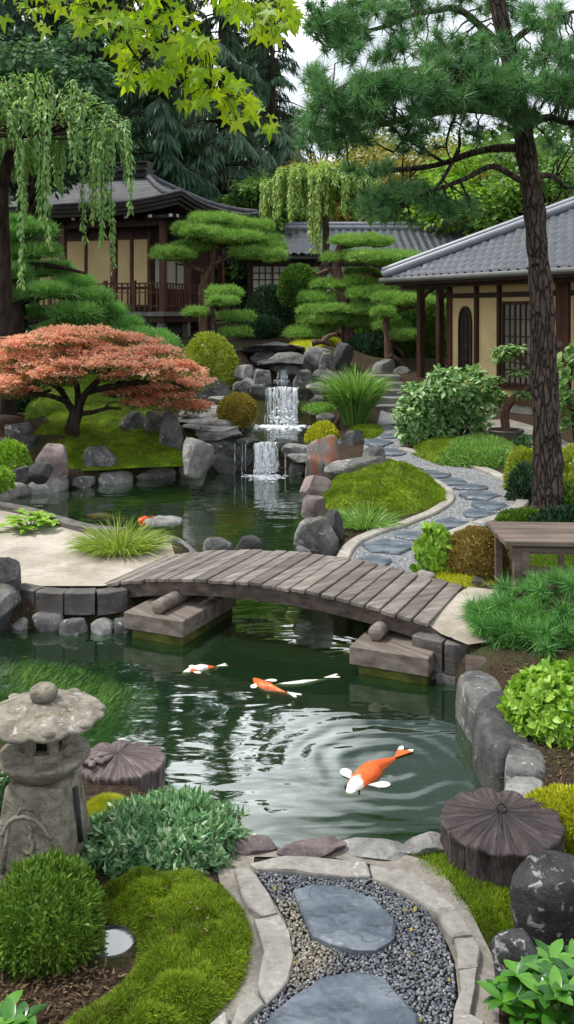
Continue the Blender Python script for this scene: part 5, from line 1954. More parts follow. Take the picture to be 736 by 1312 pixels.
# right bank rocks
RR = [
    ('rusty', 386, 560, 449, 618, None, 'tall rust streaked upright rock beside the back pond', .25), ('grey', 418, 581, 500, 622, None, 'long low grey rock in front of the rust streaked rock', 0),
    ('grey', 462, 572, 498, 606, None, 'pointed dark grey rock right of the rust streaked rock', .2), ('pink', 380, 608, 426, 642, None, 'squat grey pink rock on the pond edge left of the moss mound', 0),
    ('purple', 382, 634, 420, 672, None, 'rounded purplish rock at the pond edge below the squat rock', 0), ('grey', 376, 665, 436, 716, None, 'big rounded grey boulder behind the bridge', .1),
    ('pale', 377, 698, 402, 715, None, 'small pale stone at the foot of the big boulder behind the bridge', 0), ('dark', 408, 655, 444, 690, None, 'dark wedge rock between the boulder and the grass tuft', 0),
]
for i, (mt, a, b, c_, d_, Y, lb, tp) in enumerate(RR):
    rock('bank_rock', lb, mt, a, b, c_, d_, Y, .75, 'rock', 'rocks on the right bank of the back pond', .35, None, 3.0, 8, .13, None, 4, tp)

# ---- waterfalls
def waterfall(label, x0, x1, y, z1, z0, drips, foam_n, fr):
    root = thing('waterfall', label, 'waterfall', ((x0 + x1) / 2, y, z0), 'waterfalls of the stream')
    w = (x1 - x0)
    m = MB()
    tz = np.linspace(0, 1, 20)
    for k in range(26):
        ww = U(.05, .16) * min(w / .5, 1.2)
        xc = U(-w / 2 + ww * .4, w / 2 - ww * .4)
        gx = np.linspace(-ww / 2, ww / 2, 7)
        XX_, TT = np.meshgrid(gx, tz, indexing='ij')
        reach, end, sway = U(.06, .22), U(-.0, .05), U(-.05, .05)
        yy = -.02 - U(0, .04) - reach * TT ** .55 + .012 * np.sin(XX_ * 60 + k) + .01 * np.cos(TT * 7 + k)
        zz = (z1 - z0 + U(-.01, .03) - end) * (1 - TT) + end
        m.grid(np.stack([xc + XX_ * (1 - .35 * TT * (k % 3 == 0)) + sway * TT ** 2, yy, zz], -1))
    for dx, ww in drips:
        gx = np.linspace(-ww / 2, ww / 2, 6) + dx
        XX_, TT = np.meshgrid(gx, tz, indexing='ij')
        m.grid(np.stack([XX_, -.1 - .04 * TT + 0 * XX_, (z1 - z0) * (1 - TT)], -1))
    m.build('falling_water', M['fall'], root)
    m = MB()
    v, f = ico(1)
    for i in range(foam_n):
        s = U(.006, .024) * fr
        plume = i % 6 == 0
        x_ = rng.normal() * w * (.22 if plume else .36)
        y_ = -.22 - abs(rng.normal()) * (.08 if plume else .22) * fr
        z_ = abs(rng.normal()) * .11 * fr if plume else .004
        m.add(v * np.array([s * (1 if plume else 2.2), s, s * (.9 if plume else .4)]) + np.array([x_, y_, z_]), f)
    m.build('foam', M['foam'], root)['kind'] = 'stuff'


waterfall('lower waterfall dropping in a white curtain into the back pond', -.62, -.16, 17.02, .33, WZ, [(-.42, .03), (.36, .03), (-.36, .02), (-.55, .02)], 260, 1.0)
waterfall('wide upper waterfall falling into the small upper pool', -.46, .26, 20.02, 1.09, .31, [], 420, 1.5)
waterfall('narrow top cascade between the highest rocks', -.24, .0, 22.62, 1.44, 1.08, [], 40, .8)
# ================================================================ moss lawns, paths at the back
mound('moss_lawn', 'sloping moss lawn under the red maple down to the back pond', 'moss', px_poly([(60, 594), (52, 575), (85, 560), (40, 560), (60, 525), (110, 505), (200, 515), (190, 545), (230, 560), (244, 584), (246, 594), (215, 596), (160, 598), (110, 601)]), M['moss'], .05, .3, .05, 2.5, 34000, .05, .008, .06, .7, 'stuff')
mound('moss_bank', 'dark green mossy bank behind the red maple trunk', 'moss', px_poly([(30, 540), (40, 515), (120, 490), (200, 500), (210, 525), (130, 520), (70, 530)]), M['moss_d'], .35, .5, .08, 2, 14000, .06, .01, .07, .7, 'stuff')
mound('moss_mound', 'smooth domed yellow green moss mound beside the slate path', 'moss', px_poly([(410, 640), (425, 622), (460, 608), (510, 604), (550, 618), (575, 636), (574, 648), (545, 657), (500, 664), (455, 662), (420, 655)]), M['moss'], .30, .75, .12, 5.2, 34000, .045, .007, .035, .7, 'stuff', clump=1.0)
mound('moss_patch', 'mossy slope at the top right of the stream', 'moss', px_poly([(366, 452), (372, 440), (420, 430), (440, 440), (410, 452)]), M['moss_y'], .15, .3, .05, 3, 5000, .06, .012, .06, .7, 'stuff')
mound('moss_patch', 'small moss patch under the slanted slab by the stream', 'moss', px_poly([(396, 462), (404, 452), (428, 455), (426, 466)]), M['moss'], .1, .2, .05, 3, 3000, .06, .012, .05, .7, 'stuff')
mound('moss_patch', 'moss at the foot of the tall grass clump', 'moss', px_poly([(448, 560), (450, 546), (490, 548), (494, 556), (475, 566)]), M['moss'], .08, .2, .03, 3, 5000, .05, .01, .04, .7, 'stuff')
mound('moss_patch', 'rounded moss cushion under the pale edged shrub', 'moss', px_poly([(528, 586), (532, 568), (560, 562), (600, 566), (600, 592), (560, 598)]), M['moss'], .16, .35, .05, 3, 9000, .045, .009, .04, .7, 'stuff')
mound('ground_cover', 'dense leafy green ground cover between the moss cushion and the plant pot', 'ground cover', px_poly([(560, 598), (575, 575), (620, 568), (662, 575), (662, 596), (620, 604)]), M['grass'], .2, .3, .06, 3, 9000, .08, .03, .05, .9, 'stuff')
mound('shrub_moss', 'moss beneath the plants at the foot of the tall pine', 'moss', px_poly([(640, 690), (660, 660), (690, 655), (740, 660), (800, 700), (760, 740), (690, 735)]), M['moss_d'], .05, .25, .04, 3, 9000, .06, .012, .05, .8, 'stuff')

PATH = [(440, 727), (452, 703), (485, 688), (525, 677), (562, 662), (584, 644), (576, 627), (545, 611), (505, 602), (465, 588), (468, 562), (485, 542), (488, 528), (520, 528), (518, 545), (510, 562), (520, 578), (560, 592), (610, 601), (650, 619), (669, 640), (655, 660), (610, 673), (566, 690), (549, 712), (548, 735), (575, 760), (530, 775)]
sheet('slate_path', px_poly(PATH), M['gravel'], .025, .05)
kerb_band('path_kerb', 'pale curved kerb between the moss mound and the slate path', 'kerb', px_poly([(436, 728), (448, 702), (482, 686), (522, 675), (558, 661), (579, 644), (572, 629), (545, 614), (520, 606)]), .14, .06, .2)
kerb_band('path_kerb', 'pale curved kerb on the house side of the slate path', 'kerb', px_poly([(515, 578), (560, 592), (612, 600), (654, 618), (675, 640), (660, 662), (614, 675), (570, 692)]), .16, .06, .2)
edging('border_stone', lambda i, n: 'flat pale border stone between the slate path and the lime plant, ' + ['nearest the bridge', 'second from the bridge', 'third from the bridge', 'fourth from the bridge', 'fifth from the bridge'][min(i, 4)], 'flag', px_poly([(556, 762), (541, 738), (545, 712), (565, 694)]), .05, .2, .3, .16, 'flat stones beside the lime plant', 'edge stone', 5, .01, 31, .2, .06, None, lambda c: g1(c[0], c[1]) + .06)

SL = [(481, 717, 25, 7), (497, 699, 31, 8.5), (529, 684, 25, 7), (580, 667, 23, 7), (616, 667, 13, 5), (616, 656, 25, 4.5), (628, 645, 21, 6), (614, 633, 25, 5.5), (606, 623, 23, 3.5), (578, 616, 23, 5), (548, 606, 27, 5), (519, 598, 22, 4), (492, 590, 14, 4), (504, 577, 17, 5), (484, 566, 18, 5), (502, 556, 14, 4), (492, 546, 15, 3.5), (506, 538, 14, 3)]
for i, (a, b, c_, d_) in enumerate(SL):
    flat_stone('stepping_slab', 'blue grey slate slab on the winding path, ' + ('nearest the bridge' if i == 0 else ('nearest the steps' if i == len(SL) - 1 else ORD[i] + ' slab counting from the bridge')), 'slate', ell(a, b, c_, d_, 11, i + 3, .22), .05, .05, 'stepping stone', 'slate slabs on the winding path', .02, True, und=.01)

# stone steps up to the terrace
q0 = T(502, 531)
st = thing('stone_steps', 'short flight of grey stone steps at the end of the slate path', 'steps', q0)
for i in range(5):
    m = MB()
    m.box((.0, .2 + i * .42, .07 + i * .13), (.86 - .02 * i, .5, .16), .0, 0, .015)
    m.build('step', M['steps'], st, None, False)
m = MB()
m.box((0, 2.3, .25), (1.2, .5, .7), 0, 0, .02)
m.build('landing', M['steps'], st, None, False)

# terrace in front of the house
sheet('terrace', px_poly([(560, 565), (600, 545), (650, 540), (700, 556), (760, 580), (760, 600), (690, 578), (640, 572), (590, 574)]), M['concrete'], .05, .08)

# ================================================================ shrubs
shrub('azalea_dome', 'big yellow green clipped azalea dome left of the stream', 'shrub', M['azalea'], 231, 428, 305, 492, 21.3, 7000, .07, .045, .1, 3, .9, core=.92, squash=.5)
shrub('golden_topiary', 'small golden clipped topiary ball beside the stream', 'shrub', M['gold'], 280, 504, 328, 540, 18.7, 4500, .05, .028, .08, 3, 1, core=.92, squash=.9, perch=True)
shrub('moss_topiary', 'small bright yellow rounded shrub left of the tall grass', 'shrub', M['moss_y'], 391, 540, 436, 571, 17.6, 4500, .045, .025, .1, 3, 1, core=.92, squash=.6)
root = thing('creeping_pine', 'flat creeping green conifer beside the upper waterfall pool', 'conifer', P(410, 530, 19.2))
m = MB()
pad(m, (0, 0, .08), (.32, .3, .12), 1400, .07, .012, seed=4)
m.build('foliage', M['pad'], root)
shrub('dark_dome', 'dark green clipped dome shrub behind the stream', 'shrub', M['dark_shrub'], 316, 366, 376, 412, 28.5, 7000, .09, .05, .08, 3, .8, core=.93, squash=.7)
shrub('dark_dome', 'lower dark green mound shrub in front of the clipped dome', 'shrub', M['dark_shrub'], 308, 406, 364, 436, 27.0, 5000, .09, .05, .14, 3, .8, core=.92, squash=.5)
shrub('juniper_mound', 'rounded blue green juniper mound between the maple and the pavilion', 'shrub', M['pad_b'], 160, 420, 240, 466, 21.8, 9000, .08, .02, .14, 2.5, .8, core=.92, squash=.5, up=.4)
shrub('dark_bush', 'dark bush in the shade below the big boulder by the steps', 'bush', M['dark_shrub'], 440, 430, 505, 480, 25, 4000, .1, .05, .2, 3, .8, core=.9)
shrub('dark_bush', 'deep green bush under the eave of the right house', 'bush', M['deep_tree'], 508, 395, 580, 490, 25.2, 7000, .11, .06, .16, 3, .6, core=.92)
shrub('dark_bush', 'small green bush right of the fallen branch beside the stream', 'bush', M['deep_tree'], 455, 400, 530, 440, 27, 5000, .11, .05, .2, 3, .6, core=.92)
shrub('round_topiary', 'dark green topiary crown right of the dark dome', 'shrub', M['deep_tree'], 358, 340, 410, 385, 27.5, 6000, .09, .05, .14, 3, .8, core=.9, squash=1.9, zmin=-.6)
shrub('lime_shrub', 'low lime leaved shrub at the far left behind the pond', 'shrub', M['lime'], -12, 568, 36, 602, 15.4, 1500, .09, .05, .15, 3, .8, core=.88)
shrub('lime_shrub', 'lime leaves at the left edge just above the water', 'shrub', M['lime'], -25, 600, 14, 628, 14.2, 900, .08, .05, .15, 3, .8, core=.88)
shrub('yellow_shrub', 'pale yellow clipped shrub left of the tall pine trunk', 'shrub', M['azalea'], 648, 574, 694, 628, 12.9, 5000, .045, .028, .1, 3, 1, core=.92)
shrub('yellow_shrub', 'pale yellow shrub right of the tall pine trunk', 'shrub', M['azalea'], 706, 570, 780, 640, 12.9, 5000, .05, .03, .12, 3, 1, core=.92)
shrub('small_fern', 'dark blue green fern clump at the foot of the pale yellow shrub', 'fern', M['dark_shrub'], 654, 598, 692, 628, 12.2, 900, .09, .035, .25, 3, .8, core=.8)
shrub('green_bush', 'mid green leafy bush at the right edge below the yellow shrub', 'bush', M['box'], 700, 620, 775, 700, 11.4, 4500, .06, .035, .18, 3, .9, core=.9)
shrub('green_bush', 'low leafy bush behind the roof of the wooden stand', 'bush', M['box'], 640, 655, 700, 700, 10.9, 2600, .06, .035, .22, 3, .7, core=.85)
shrub('blue_fern', 'dark blue green leaves right of the pine trunk base', 'fern', M['dark_shrub'], 686, 655, 770, 712, 10.6, 2200, .08, .035, .22, 3, .7, core=.85)
shrub('silver_plant', 'blue grey plant beside the clay pot', 'plant', M['silver'], 655, 560, 690, 585, 15.6, 1200, .07, .03, .2, 3, .7, core=.85)

# pale edged shrub with bare stems
def open_bush(name, label, Y, blobs, stems, mat, n, L, W, cat='shrub', bark='bark_d', big=True):
    pts = [P(a, b, Y) for a, b in stems[0]]
    base = T(*stems[0][0])
    base = np.array([pts[0][0], Y, g1(pts[0][0], Y)])
    root = thing(name, label, cat, base)
    tm, m = MB(), MB()
    for s in stems:
        q = np.array([P(a, b, Y + U(-.15, .15) * (i > 0)) for i, (a, b) in enumerate(s)])
        q[0] = base + np.array([0, 0, -.05])
        tm.tube(smooth_poly(q, 1, False), np.linspace(.035, .012, len(smooth_poly(q, 1, False))), 6)
    tot = sum(c[2] * c[3] for c in blobs)
    for (a, b, rx, ry) in blobs:
        k = int(n * rx * ry / tot)
        c = P(a, b, Y + U(-.3, .3))
        r = np.array([rx * Y / F, rx * Y / F * .8, ry * Y / F])
        p, nr = dome_pts(k, c, r, .2, 3, int(a), -.9, .45)
        d = unit(nr * .5 + rdirs(len(p)) * .5 + np.array([0, -.1, -.1]))
        N = unit(nr * .5 + np.array([0, -.15, .8]) + rdirs(len(p)) * .35)
        if big:
            m.bigleaves(p, d, N, L * U(.6, 1.2, len(p)), W * U(.7, 1.2, len(p)))
        else:
            m.leaves(p, d, N, L * U(.6, 1.2, len(p)), W * U(.7, 1.2, len(p)))
    for mbx, nm, mt in ((tm, 'stem', M[bark]), (m, 'foliage', mat)):
        mbx.v = [v - base for v in mbx.v]
        mbx.build(nm, mt, root)
    return root


open_bush('pale_edged_shrub', 'open shrub of pale edged leaves on bare stems in front of the house', 16.3, [(545, 505, 30, 16), (590, 495, 32, 14), (530, 530, 26, 20), (570, 525, 38, 18), (615, 515, 26, 10), (600, 540, 30, 12), (530, 552, 22, 14), (560, 548, 26, 16), (635, 508, 12, 8), (575, 480, 24, 8), (610, 478, 14, 7)], [[(584, 566), (578, 545), (565, 520), (545, 505)], [(588, 566), (596, 545), (592, 520), (600, 500)], [(590, 565), (602, 548), (612, 520)]], M['white_edge'], 4600, .115, .065)
open_bush('hanging_leaves', 'climbing leaves on the house front right of the pine trunk', 14.5, [(726, 470, 18, 14), (735, 500, 22, 16), (722, 520, 14, 10), (745, 450, 20, 14), (730, 545, 12, 10)], [[(740, 575), (735, 540), (730, 500), (735, 460)]], M['bonsai'], 330, .15, .09, 'climber')

# potted bonsai
pc = P(649, 572, 15.8)
pc[2] = H - (572 - CY) / F * 15.8
t_ = thing('plant_pot', 'brown bowl shaped clay plant pot on the terrace in front of the house', 'plant pot', pc)
m = MB()
m.lathe([(0, 0), (.2, 0), (.22, .03), (.28, .22), (.29, .25), (.30, .255), (.30, .29), (.27, .29), (.262, .25), (0, .25)], 40)
m.build('bowl', M['pot'], t_)
m = MB()
m.lathe([(0, .262), (.262, .256)], 24)
m.build('potting_soil', M['soil'], t_)
m, tm = MB(), MB()
base = pc + np.array([.0, 0, .255])
q = np.array([P(650, 545, 15.8), P(646, 528, 15.8), P(656, 512, 15.75), P(674, 500, 15.7), P(688, 490, 15.7), P(680, 470, 15.7), P(662, 455, 15.7)])
q[0] = base - np.array([0, 0, .02])
qs = smooth_poly(q, 2, False)
tm.tube(qs, np.linspace(.085, .02, len(qs)), 10, rough=.2)
blobs = [(652, 450, 20, 8), (640, 458, 12, 8), (668, 478, 14, 5), (632, 486, 12, 6), (658, 446, 14, 6), (628, 498, 10, 5), (672, 506, 12, 5)]
for a, b, rx, ry in blobs:
    c = P(a, b, 15.65)
    tm.tube(wiggle(qs[min(int(len(qs) * .8), len(qs) - 1)] if b < 490 else qs[len(qs) // 2], c, 5, .15), [.02, .016, .012, .009, .006], 5)
    p, nr = dome_pts(70, c, (rx * 15.65 / F, .2, ry * 15.65 / F), .2, 3, 1, -.95, .3)
    m.bigleaves(p, unit(rdirs(len(p)) * np.array([1, 1, .4])), np.array([0, -.3, 1.]) + rdirs(len(p)) * .3, .11 * U(.7, 1.2, len(p)), .07)
tree('potted_tree', 'small curved trunk tree growing in the clay pot before the lattice window', base, tm, m, M['bark_r'], M['bonsai'], 'bonsai')

# ================================================================ red maple
Y0 = 17.0
base = np.array([(92 - CX) / F * Y0, Y0, H - (553 - CY) / F * Y0])
tm, m = MB(), MB()
def pl(pts, Y=Y0, dy=None):
    return np.array([P(a, b, Y + (0 if dy is None else dy[i])) for i, (a, b) in enumerate(pts)])
def limb(pts, r0, r1, dy=None, n=8, Y=Y0, tmx=None):
    q = smooth_poly(pl(pts, Y, dy), 2, False)
    (tmx or tm).tube(q, np.linspace(r0, r1, len(q)), n, rough=.12)
    return q
limb([(92, 560), (93, 545), (97, 532), (100, 522)], .15, .095)
limb([(97, 532), (88, 518), (80, 502), (68, 492), (50, 485)], .075, .03, (0, .1, .2, .4, .6))
limb([(100, 526), (108, 505), (125, 488), (140, 472), (160, 460)], .08, .025, (0, -.1, -.3, -.5, -.7))
limb([(100, 522), (100, 500), (95, 480), (100, 455), (95, 435)], .07, .02, (0, .1, .2, .2, .3))
limb([(104, 530), (120, 528), (138, 522), (155, 524)], .05, .02, (0, -.3, -.5, -.6))
limb([(112, 502), (140, 495), (170, 490), (205, 485), (235, 495)], .07, .02, (0, -.4, -.5, -.4, -.3))
limb([(86, 515), (70, 508), (50, 505), (30, 508)], .06, .02, (0, -.3, -.5, -.6))
limb([(125, 488), (150, 480), (185, 465), (215, 468)], .06, .02, (-.3, 0, .3, .4))
limb([(80, 502), (50, 470), (20, 465)], .06, .02, (.2, .6, .8))
for (a, b, c_, d_) in ((135, 522, 150, 512), (95, 480, 80, 460), (140, 495, 160, 508), (100, 455, 130, 440), (60, 490, 40, 470), (170, 490, 190, 505)):
    tm.tube(wiggle(P(a, b, Y0 - .3), P(c_, d_, Y0 - .4), 5, .2), [.02, .016, .012, .01, .006], 5)
PADS = [(100, 424, 62, 9), (60, 436, 58, 12), (150, 434, 56, 11), (105, 446, 60, 10), (30, 452, 50, 12), (195, 450, 50, 12), (80, 462, 60, 11), (140, 462, 45, 10), (215, 470, 45, 12), (10, 478, 45, 12), (45, 482, 50, 10), (175, 478, 40, 9), (245, 484, 26, 9), (160, 497, 32, 7), (205, 502, 44, 9), (240, 516, 26, 8), (20, 500, 36, 10), (0, 455, 40, 12), (185, 512, 26, 6), (70, 474, 42, 8), (225, 490, 30, 8), (-15, 490, 35, 14)]
LFR, LFG = MB(), MB()
for i, (a, b, rx, ry) in enumerate(PADS):
    dy = U(-.9, .9)
    if 440 < b < 475:
        dy = U(-.7, .3)
    c = P(a, b, Y0 + dy)
    R_ = np.array([rx, rx * .75, ry * .8]) * Y0 / F
    # a flat spray made of many small leaf clumps with gaps between them
    for j in range(int(10 + rx * .55)):
        an, rr = U(0, 2 * PI), math.sqrt(U(0, 1))
        cc = c + np.array([math.cos(an) * R_[0] * rr, math.sin(an) * R_[1] * rr, R_[2] * (.75 * (1 - rr * rr) + U(-.45, .3)) - .05 * rr])
        cr = np.array([1, .9, .30]) * U(.10, .21)
        nR = int(U(55, 95))
        dr = rdirs(nR)
        p = cc + dr * cr * (U(.2, 1.1, nR) ** .5)[:, None]
        d = unit(dr * np.array([1, 1, .1]) + rdirs(nR) * .45 + np.array([0, 0, -.12]))
        LFR.leaves(p, d, np.array([0, -.3, 1.]) + rdirs(nR) * .45, .07 * U(.6, 1.25, nR), .034 * U(.7, 1.3, nR), .15)
        nG = int(U(12, 34))
        dg = rdirs(nG)
        p = cc + dg * cr * np.array([1.1, 1.1, .8]) + np.array([0, .03, -.09])
        LFG.leaves(p, unit(rdirs(nG) * np.array([1, 1, .4])), np.array([0, -.3, 1.]) + rdirs(nG) * .6, .07 * U(.6, 1.2, nG), .036, .15)
    if i % 2 == 0:
        tm.tube(wiggle(P(100 + (a - 100) * .45, 500 + (b - 500) * .4, Y0), c - np.array([0, 0, R_[2] * .2]), 6, .15), [.035, .028, .02, .015, .012, .008], 5)
LFR.f = LFR.f + [(f + LFR.n, 1) for f, _ in LFG.f]
LFR.v = LFR.v + LFG.v
LFR.n += LFG.n
root = tree('red_maple', 'low spreading maple with layered coral red leaves beside the back pond', base, tm, None, M['bark_d'], None)
LFR.v = [v - base for v in LFR.v]
LFR.build('crown', [M['red'], M['redgreen']], root)

# ================================================================ pines with pads
def pad_tree(name, label, Y, trunk, branches, pads, mat, n, L, w, bark='bark_r', r0=.16, cat='pine tree', dens=1.0, lump=.22, group=None):
    tm, m = MB(), MB()
    q = pl(trunk, Y)
    gzb = g1(q[0][0], q[0][1])
    base = np.array([q[0][0], q[0][1], min(gzb, q[0][2] + .0)])
    q[0] = base - np.array([0, 0, .1])
    qs = smooth_poly(q, 2, False)
    tm.tube(qs, np.linspace(r0, r0 * .45, len(qs)), 9, rough=.2)
    for bpts in branches:
        k = smooth_poly(pl(bpts, Y, [0] + list(U(-.3, .3, len(bpts) - 1))), 2, False)
        tm.tube(k, np.linspace(r0 * .45, r0 * .15, len(k)), 6, rough=.15)
    for i, (a, b, rx, ry) in enumerate(pads):
        c = P(a, b, Y + U(-.5, .5))
        r = np.array([rx, rx * .8, ry]) * Y / F
        pad(m, c, r, int(n * rx / 30 * dens), L, w, seed=i * 3 + int(a) % 50, lump=lump)
        # subsidiary knobs break the outline
        for j in range(6):
            an = U(0, 2 * PI)
            pad(m, c + np.array([math.cos(an) * r[0] * .75, math.sin(an) * r[1] * .75, U(-.2, .6) * r[2]]), r * np.array([.36, .36, .66]), int(n * rx / 30 * .16 * dens), L, w, seed=i * 5 + j, lump=lump)
        dd = np.linalg.norm(qs - c, axis=1)
        s0 = qs[np.argmin(dd + (qs[:, 2] > c[2]) * .6)]
        tm.tube(wiggle(s0, c - np.array([0, 0, r[2] * .1]), 6, .12, .03), np.linspace(r0 * .32, r0 * .1, 6), 5)
    return tree(name, label, base, tm, m, M[bark], mat, cat, group)


pad_tree('pruned_pine', 'pruned pine with flat cloud pads in front of the pavilion balcony', 26.5, [(262, 408), (258, 380), (262, 355), (272, 340), (276, 318), (268, 300)], [[(262, 350), (248, 340), (225, 338)], [(272, 340), (290, 330), (318, 328)], [(274, 318), (262, 312), (250, 305)]],
         [(280, 284, 34, 9), (250, 296, 28, 9), (315, 292, 32, 9), (222, 328, 26, 8), (250, 318, 30, 8), (300, 306, 34, 9), (330, 312, 30, 9), (348, 330, 18, 8), (320, 326, 24, 8), (210, 324, 14, 6), (265, 300, 30, 8), (345, 318, 20, 8)], M['pad'], 2600, .13, .016, 'bark_r', .14)
pad_tree('pruned_pine', 'small pruned pine with four tiers beside the azalea dome', 23.5, [(275, 438), (274, 420), (272, 400), (270, 385)], [], [(288, 377, 22, 8), (255, 402, 18, 6), (302, 408, 22, 7), (302, 428, 20, 6), (284, 388, 18, 6)], M['pad'], 1800, .11, .016, 'bark', .1)
pad_tree('pruned_pine', 'tall pruned pine of many tiers right of the stream', 25.5, [(450, 448), (446, 425), (443, 395), (438, 365), (430, 340), (436, 315)], [[(443, 395), (425, 395), (410, 392)], [(438, 362), (455, 356), (478, 352)], [(430, 342), (415, 348), (405, 352)]],
         [(455, 310, 30, 8), (485, 312, 18, 6), (500, 332, 52, 9), (447, 365, 46, 8), (412, 384, 27, 8), (420, 398, 36, 7), (392, 428, 28, 8), (455, 415, 30, 7), (465, 352, 22, 6), (478, 378, 30, 9), (440, 332, 26, 7), (415, 410, 30, 8), (470, 398, 28, 9), (545, 335, 22, 6)], M['pad'], 2100, .12, .016, 'bark_r', .2)
pad_tree('pruned_pine', 'low pruned pine with reddish trunk left of the house post', 23.6, [(500, 455), (498, 430), (494, 410), (500, 396)], [[(500, 440), (512, 448), (522, 462)]],
         [(528, 388, 38, 8), (505, 384, 24, 7), (552, 392, 22, 6), (502, 420, 22, 6), (520, 432, 18, 6), (492, 402, 14, 6)], M['pad'], 1900, .12, .016, 'bark_r', .14)
pad_tree('spreading_pine', 'broad soft green pine cascading over the red maple on the left', 20.5, [(30, 470), (26, 420), (22, 370), (18, 320)], [[(22, 380), (70, 372), (120, 385)], [(20, 340), (60, 338), (110, 350)]],
         [(22, 290, 16, 6), (46, 298, 20, 5), (6, 304, 18, 6), (50, 326, 20, 5), (24, 326, 21, 6), (76, 348, 13, 5), (8, 352, 25, 6), (50, 350, 30, 6), (92, 366, 23, 6), (20, 380, 26, 6), (64, 376, 28, 6), (116, 384, 20, 6), (138, 402, 18, 6), (98, 402, 26, 6), (40, 408, 25, 7), (124, 420, 25, 7), (158, 420, 18, 7), (178, 434, 15, 6), (78, 424, 28, 7), (142, 438, 23, 7)], M['pad_b'], 2300, .19, .02, 'bark_d', .2, dens=1.0, lump=.4)
m = MB()
for s in ([(400, 440), (412, 437), (424, 441)], [(414, 438), (420, 430), (432, 428)], [(500, 456), (512, 462), (520, 470)]):
    q = smooth_poly(pl(s, 23.4), 2, False)
    m.tube(q, np.linspace(.09, .035, len(q)), 7, rough=.2)
props(m.build('fallen_branch', M['bark_r'], None, P(412, 440, 23.4)), 'pale reddish driftwood branch on the moss above the stream', 'branch')
# ================================================================ buildings
class Frame:
    """local building frame: s along the wall, o outward, z up"""
    def __init__(s, o, u, n):
        s.o, s.u, s.n = np.array([o[0], o[1], 0.0]), np.array([u[0], u[1], 0.0]), np.array([n[0], n[1], 0.0])

    def __call__(s, a, b, z):
        a, b, z = np.asarray(a, float), np.asarray(b, float), np.asarray(z, float)
        return s.o + a[..., None] * s.u + b[..., None] * s.n + z[..., None] * np.array([0, 0, 1.0])


def fbox(m, fr, a0, a1, b0, b1, z0, z1, mi=0):
    v = [fr(np.array(a), np.array(b), np.array(z)) for z in (z0, z1) for b in (b0, b1) for a in (a0, a1)]
    m.addl(np.array(v), [[0, 2, 3, 1], [4, 5, 7, 6], [0, 1, 5, 4], [2, 6, 7, 3], [0, 4, 6, 2], [1, 3, 7, 5]], mi)


def part(name, fr, boxes, mat, parent, base):
    m = MB()
    for b in boxes:
        fbox(m, fr, *b)
    m.v = [v - base for v in m.v]
    return m.build(name, mat, parent, None, False)


def tile_face(m, fr, a0, a1, run, z0, pitch, b0, clip0=0.0, clip1=0.0, tw=.27, tl=.26):
    """tiled slope: eave from a0 to a1 at outward offset b0, rising inward; hips cut the ends at 45 degrees"""
    nu, nv = int((a1 - a0) / tw * 8) + 1, int(run / tl * 5) + 1
    a = np.linspace(a0, a1, nu)
    v = np.linspace(0, run, nv)
    A, V_ = np.meshgrid(a, v, indexing='ij')
    ph = (A - a0) / tw * 2 * PI
    saw = 1 - (V_ / tl) % 1.0
    Z = z0 + V_ * pitch + .034 * np.sin(ph) + .012 * np.sin(2 * ph) + .045 * saw
    rr_ = np.random.default_rng(5)
    tid = (np.floor((A - a0) / tw) * 131 + np.floor(V_ / tl) * 17).astype(int)
    Z = Z + (_h(tid, tid * 0 + 3, tid * 0, 4) - .5) * .014
    B = b0 - V_
    pts = fr(A, B, Z)
    ca, cv = (A[:-1, :-1] + A[1:, 1:]) / 2, (V_[:-1, :-1] + V_[1:, 1:]) / 2
    mask = (ca - a0 >= cv * clip0) & (a1 - ca >= cv * clip1)
    m.grid(pts, mask)


# ---------------- house on the right
HR = Frame((3.76, 21.5), (.458, -.889), (-.889, -.458))
hb = np.array([3.76, 21.5, .3])
house = thing('garden_house', 'cream walled house with dark timber posts and grey tiled roof on the right', 'house', hb)
FZ = .68
def hp(name, boxes, mat, parent=None):
    return part(name, HR, boxes, M[mat], parent or house, hb if parent is None else hb)
hp('wall', [(0, 9, -6, -.002, .3, 3.4)], 'cream')
hp('base_wall', [(-.1, 9.1, -6.1, .03, .2, FZ + .12)], 'concrete')
for s, w, mt in ((0, .14, 'brown_red'), (.97, .1, 'brown'), (1.73, .09, 'brown'), (2.84, .1, 'brown'), (3.62, .34, 'brown_red'), (4.3, .12, 'brown'), (6, .14, 'brown'), (8, .14, 'brown')):
    hp('post', [(s - w / 2, s + w / 2, -.05, .07, FZ, 3.36)], mt)
hp('lintel', [(.07, 9, -.03, .055, 3.02, 3.13)], 'brown')
hp('sill_beam', [(.05, 9, -.03, .062, FZ + .12, FZ + .24)], 'brown_red')
hp('eave_beam', [(-1.0, 9, .55, .68, 3.26, 3.36), (-1.0, -.88, -5, .6, 3.25, 3.35)], 'brown')
# free standing eave posts
for s, o in ((-.72, .32), (-.95, -.4)):
    hp('eave_post', [(s - .07, s + .07, o - .07, o + .07, .5, 3.28)], 'brown')
    m = MB()
    q = HR(np.array([s, s + .02, s + .25, s + .5]), np.full(4, o), np.array([2.75, 2.95, 3.15, 3.24]))
    m.tube(q - hb, .04, 6)
    m.build('eave_bracket', M['brown'], house)
# arched window
def arch_poly(w, h, n=9):
    a = []
    for i in range(n + 1):
        t = i / n
        a.append((-w / 2 * (1 - t ** 2.2), h * .68 + h * .32 * math.sin(t * PI / 2)))
    right = [(-x, z) for x, z in a[::-1][1:]]
    return [(-w / 2, 0)] + a + right + [(w / 2, 0)]


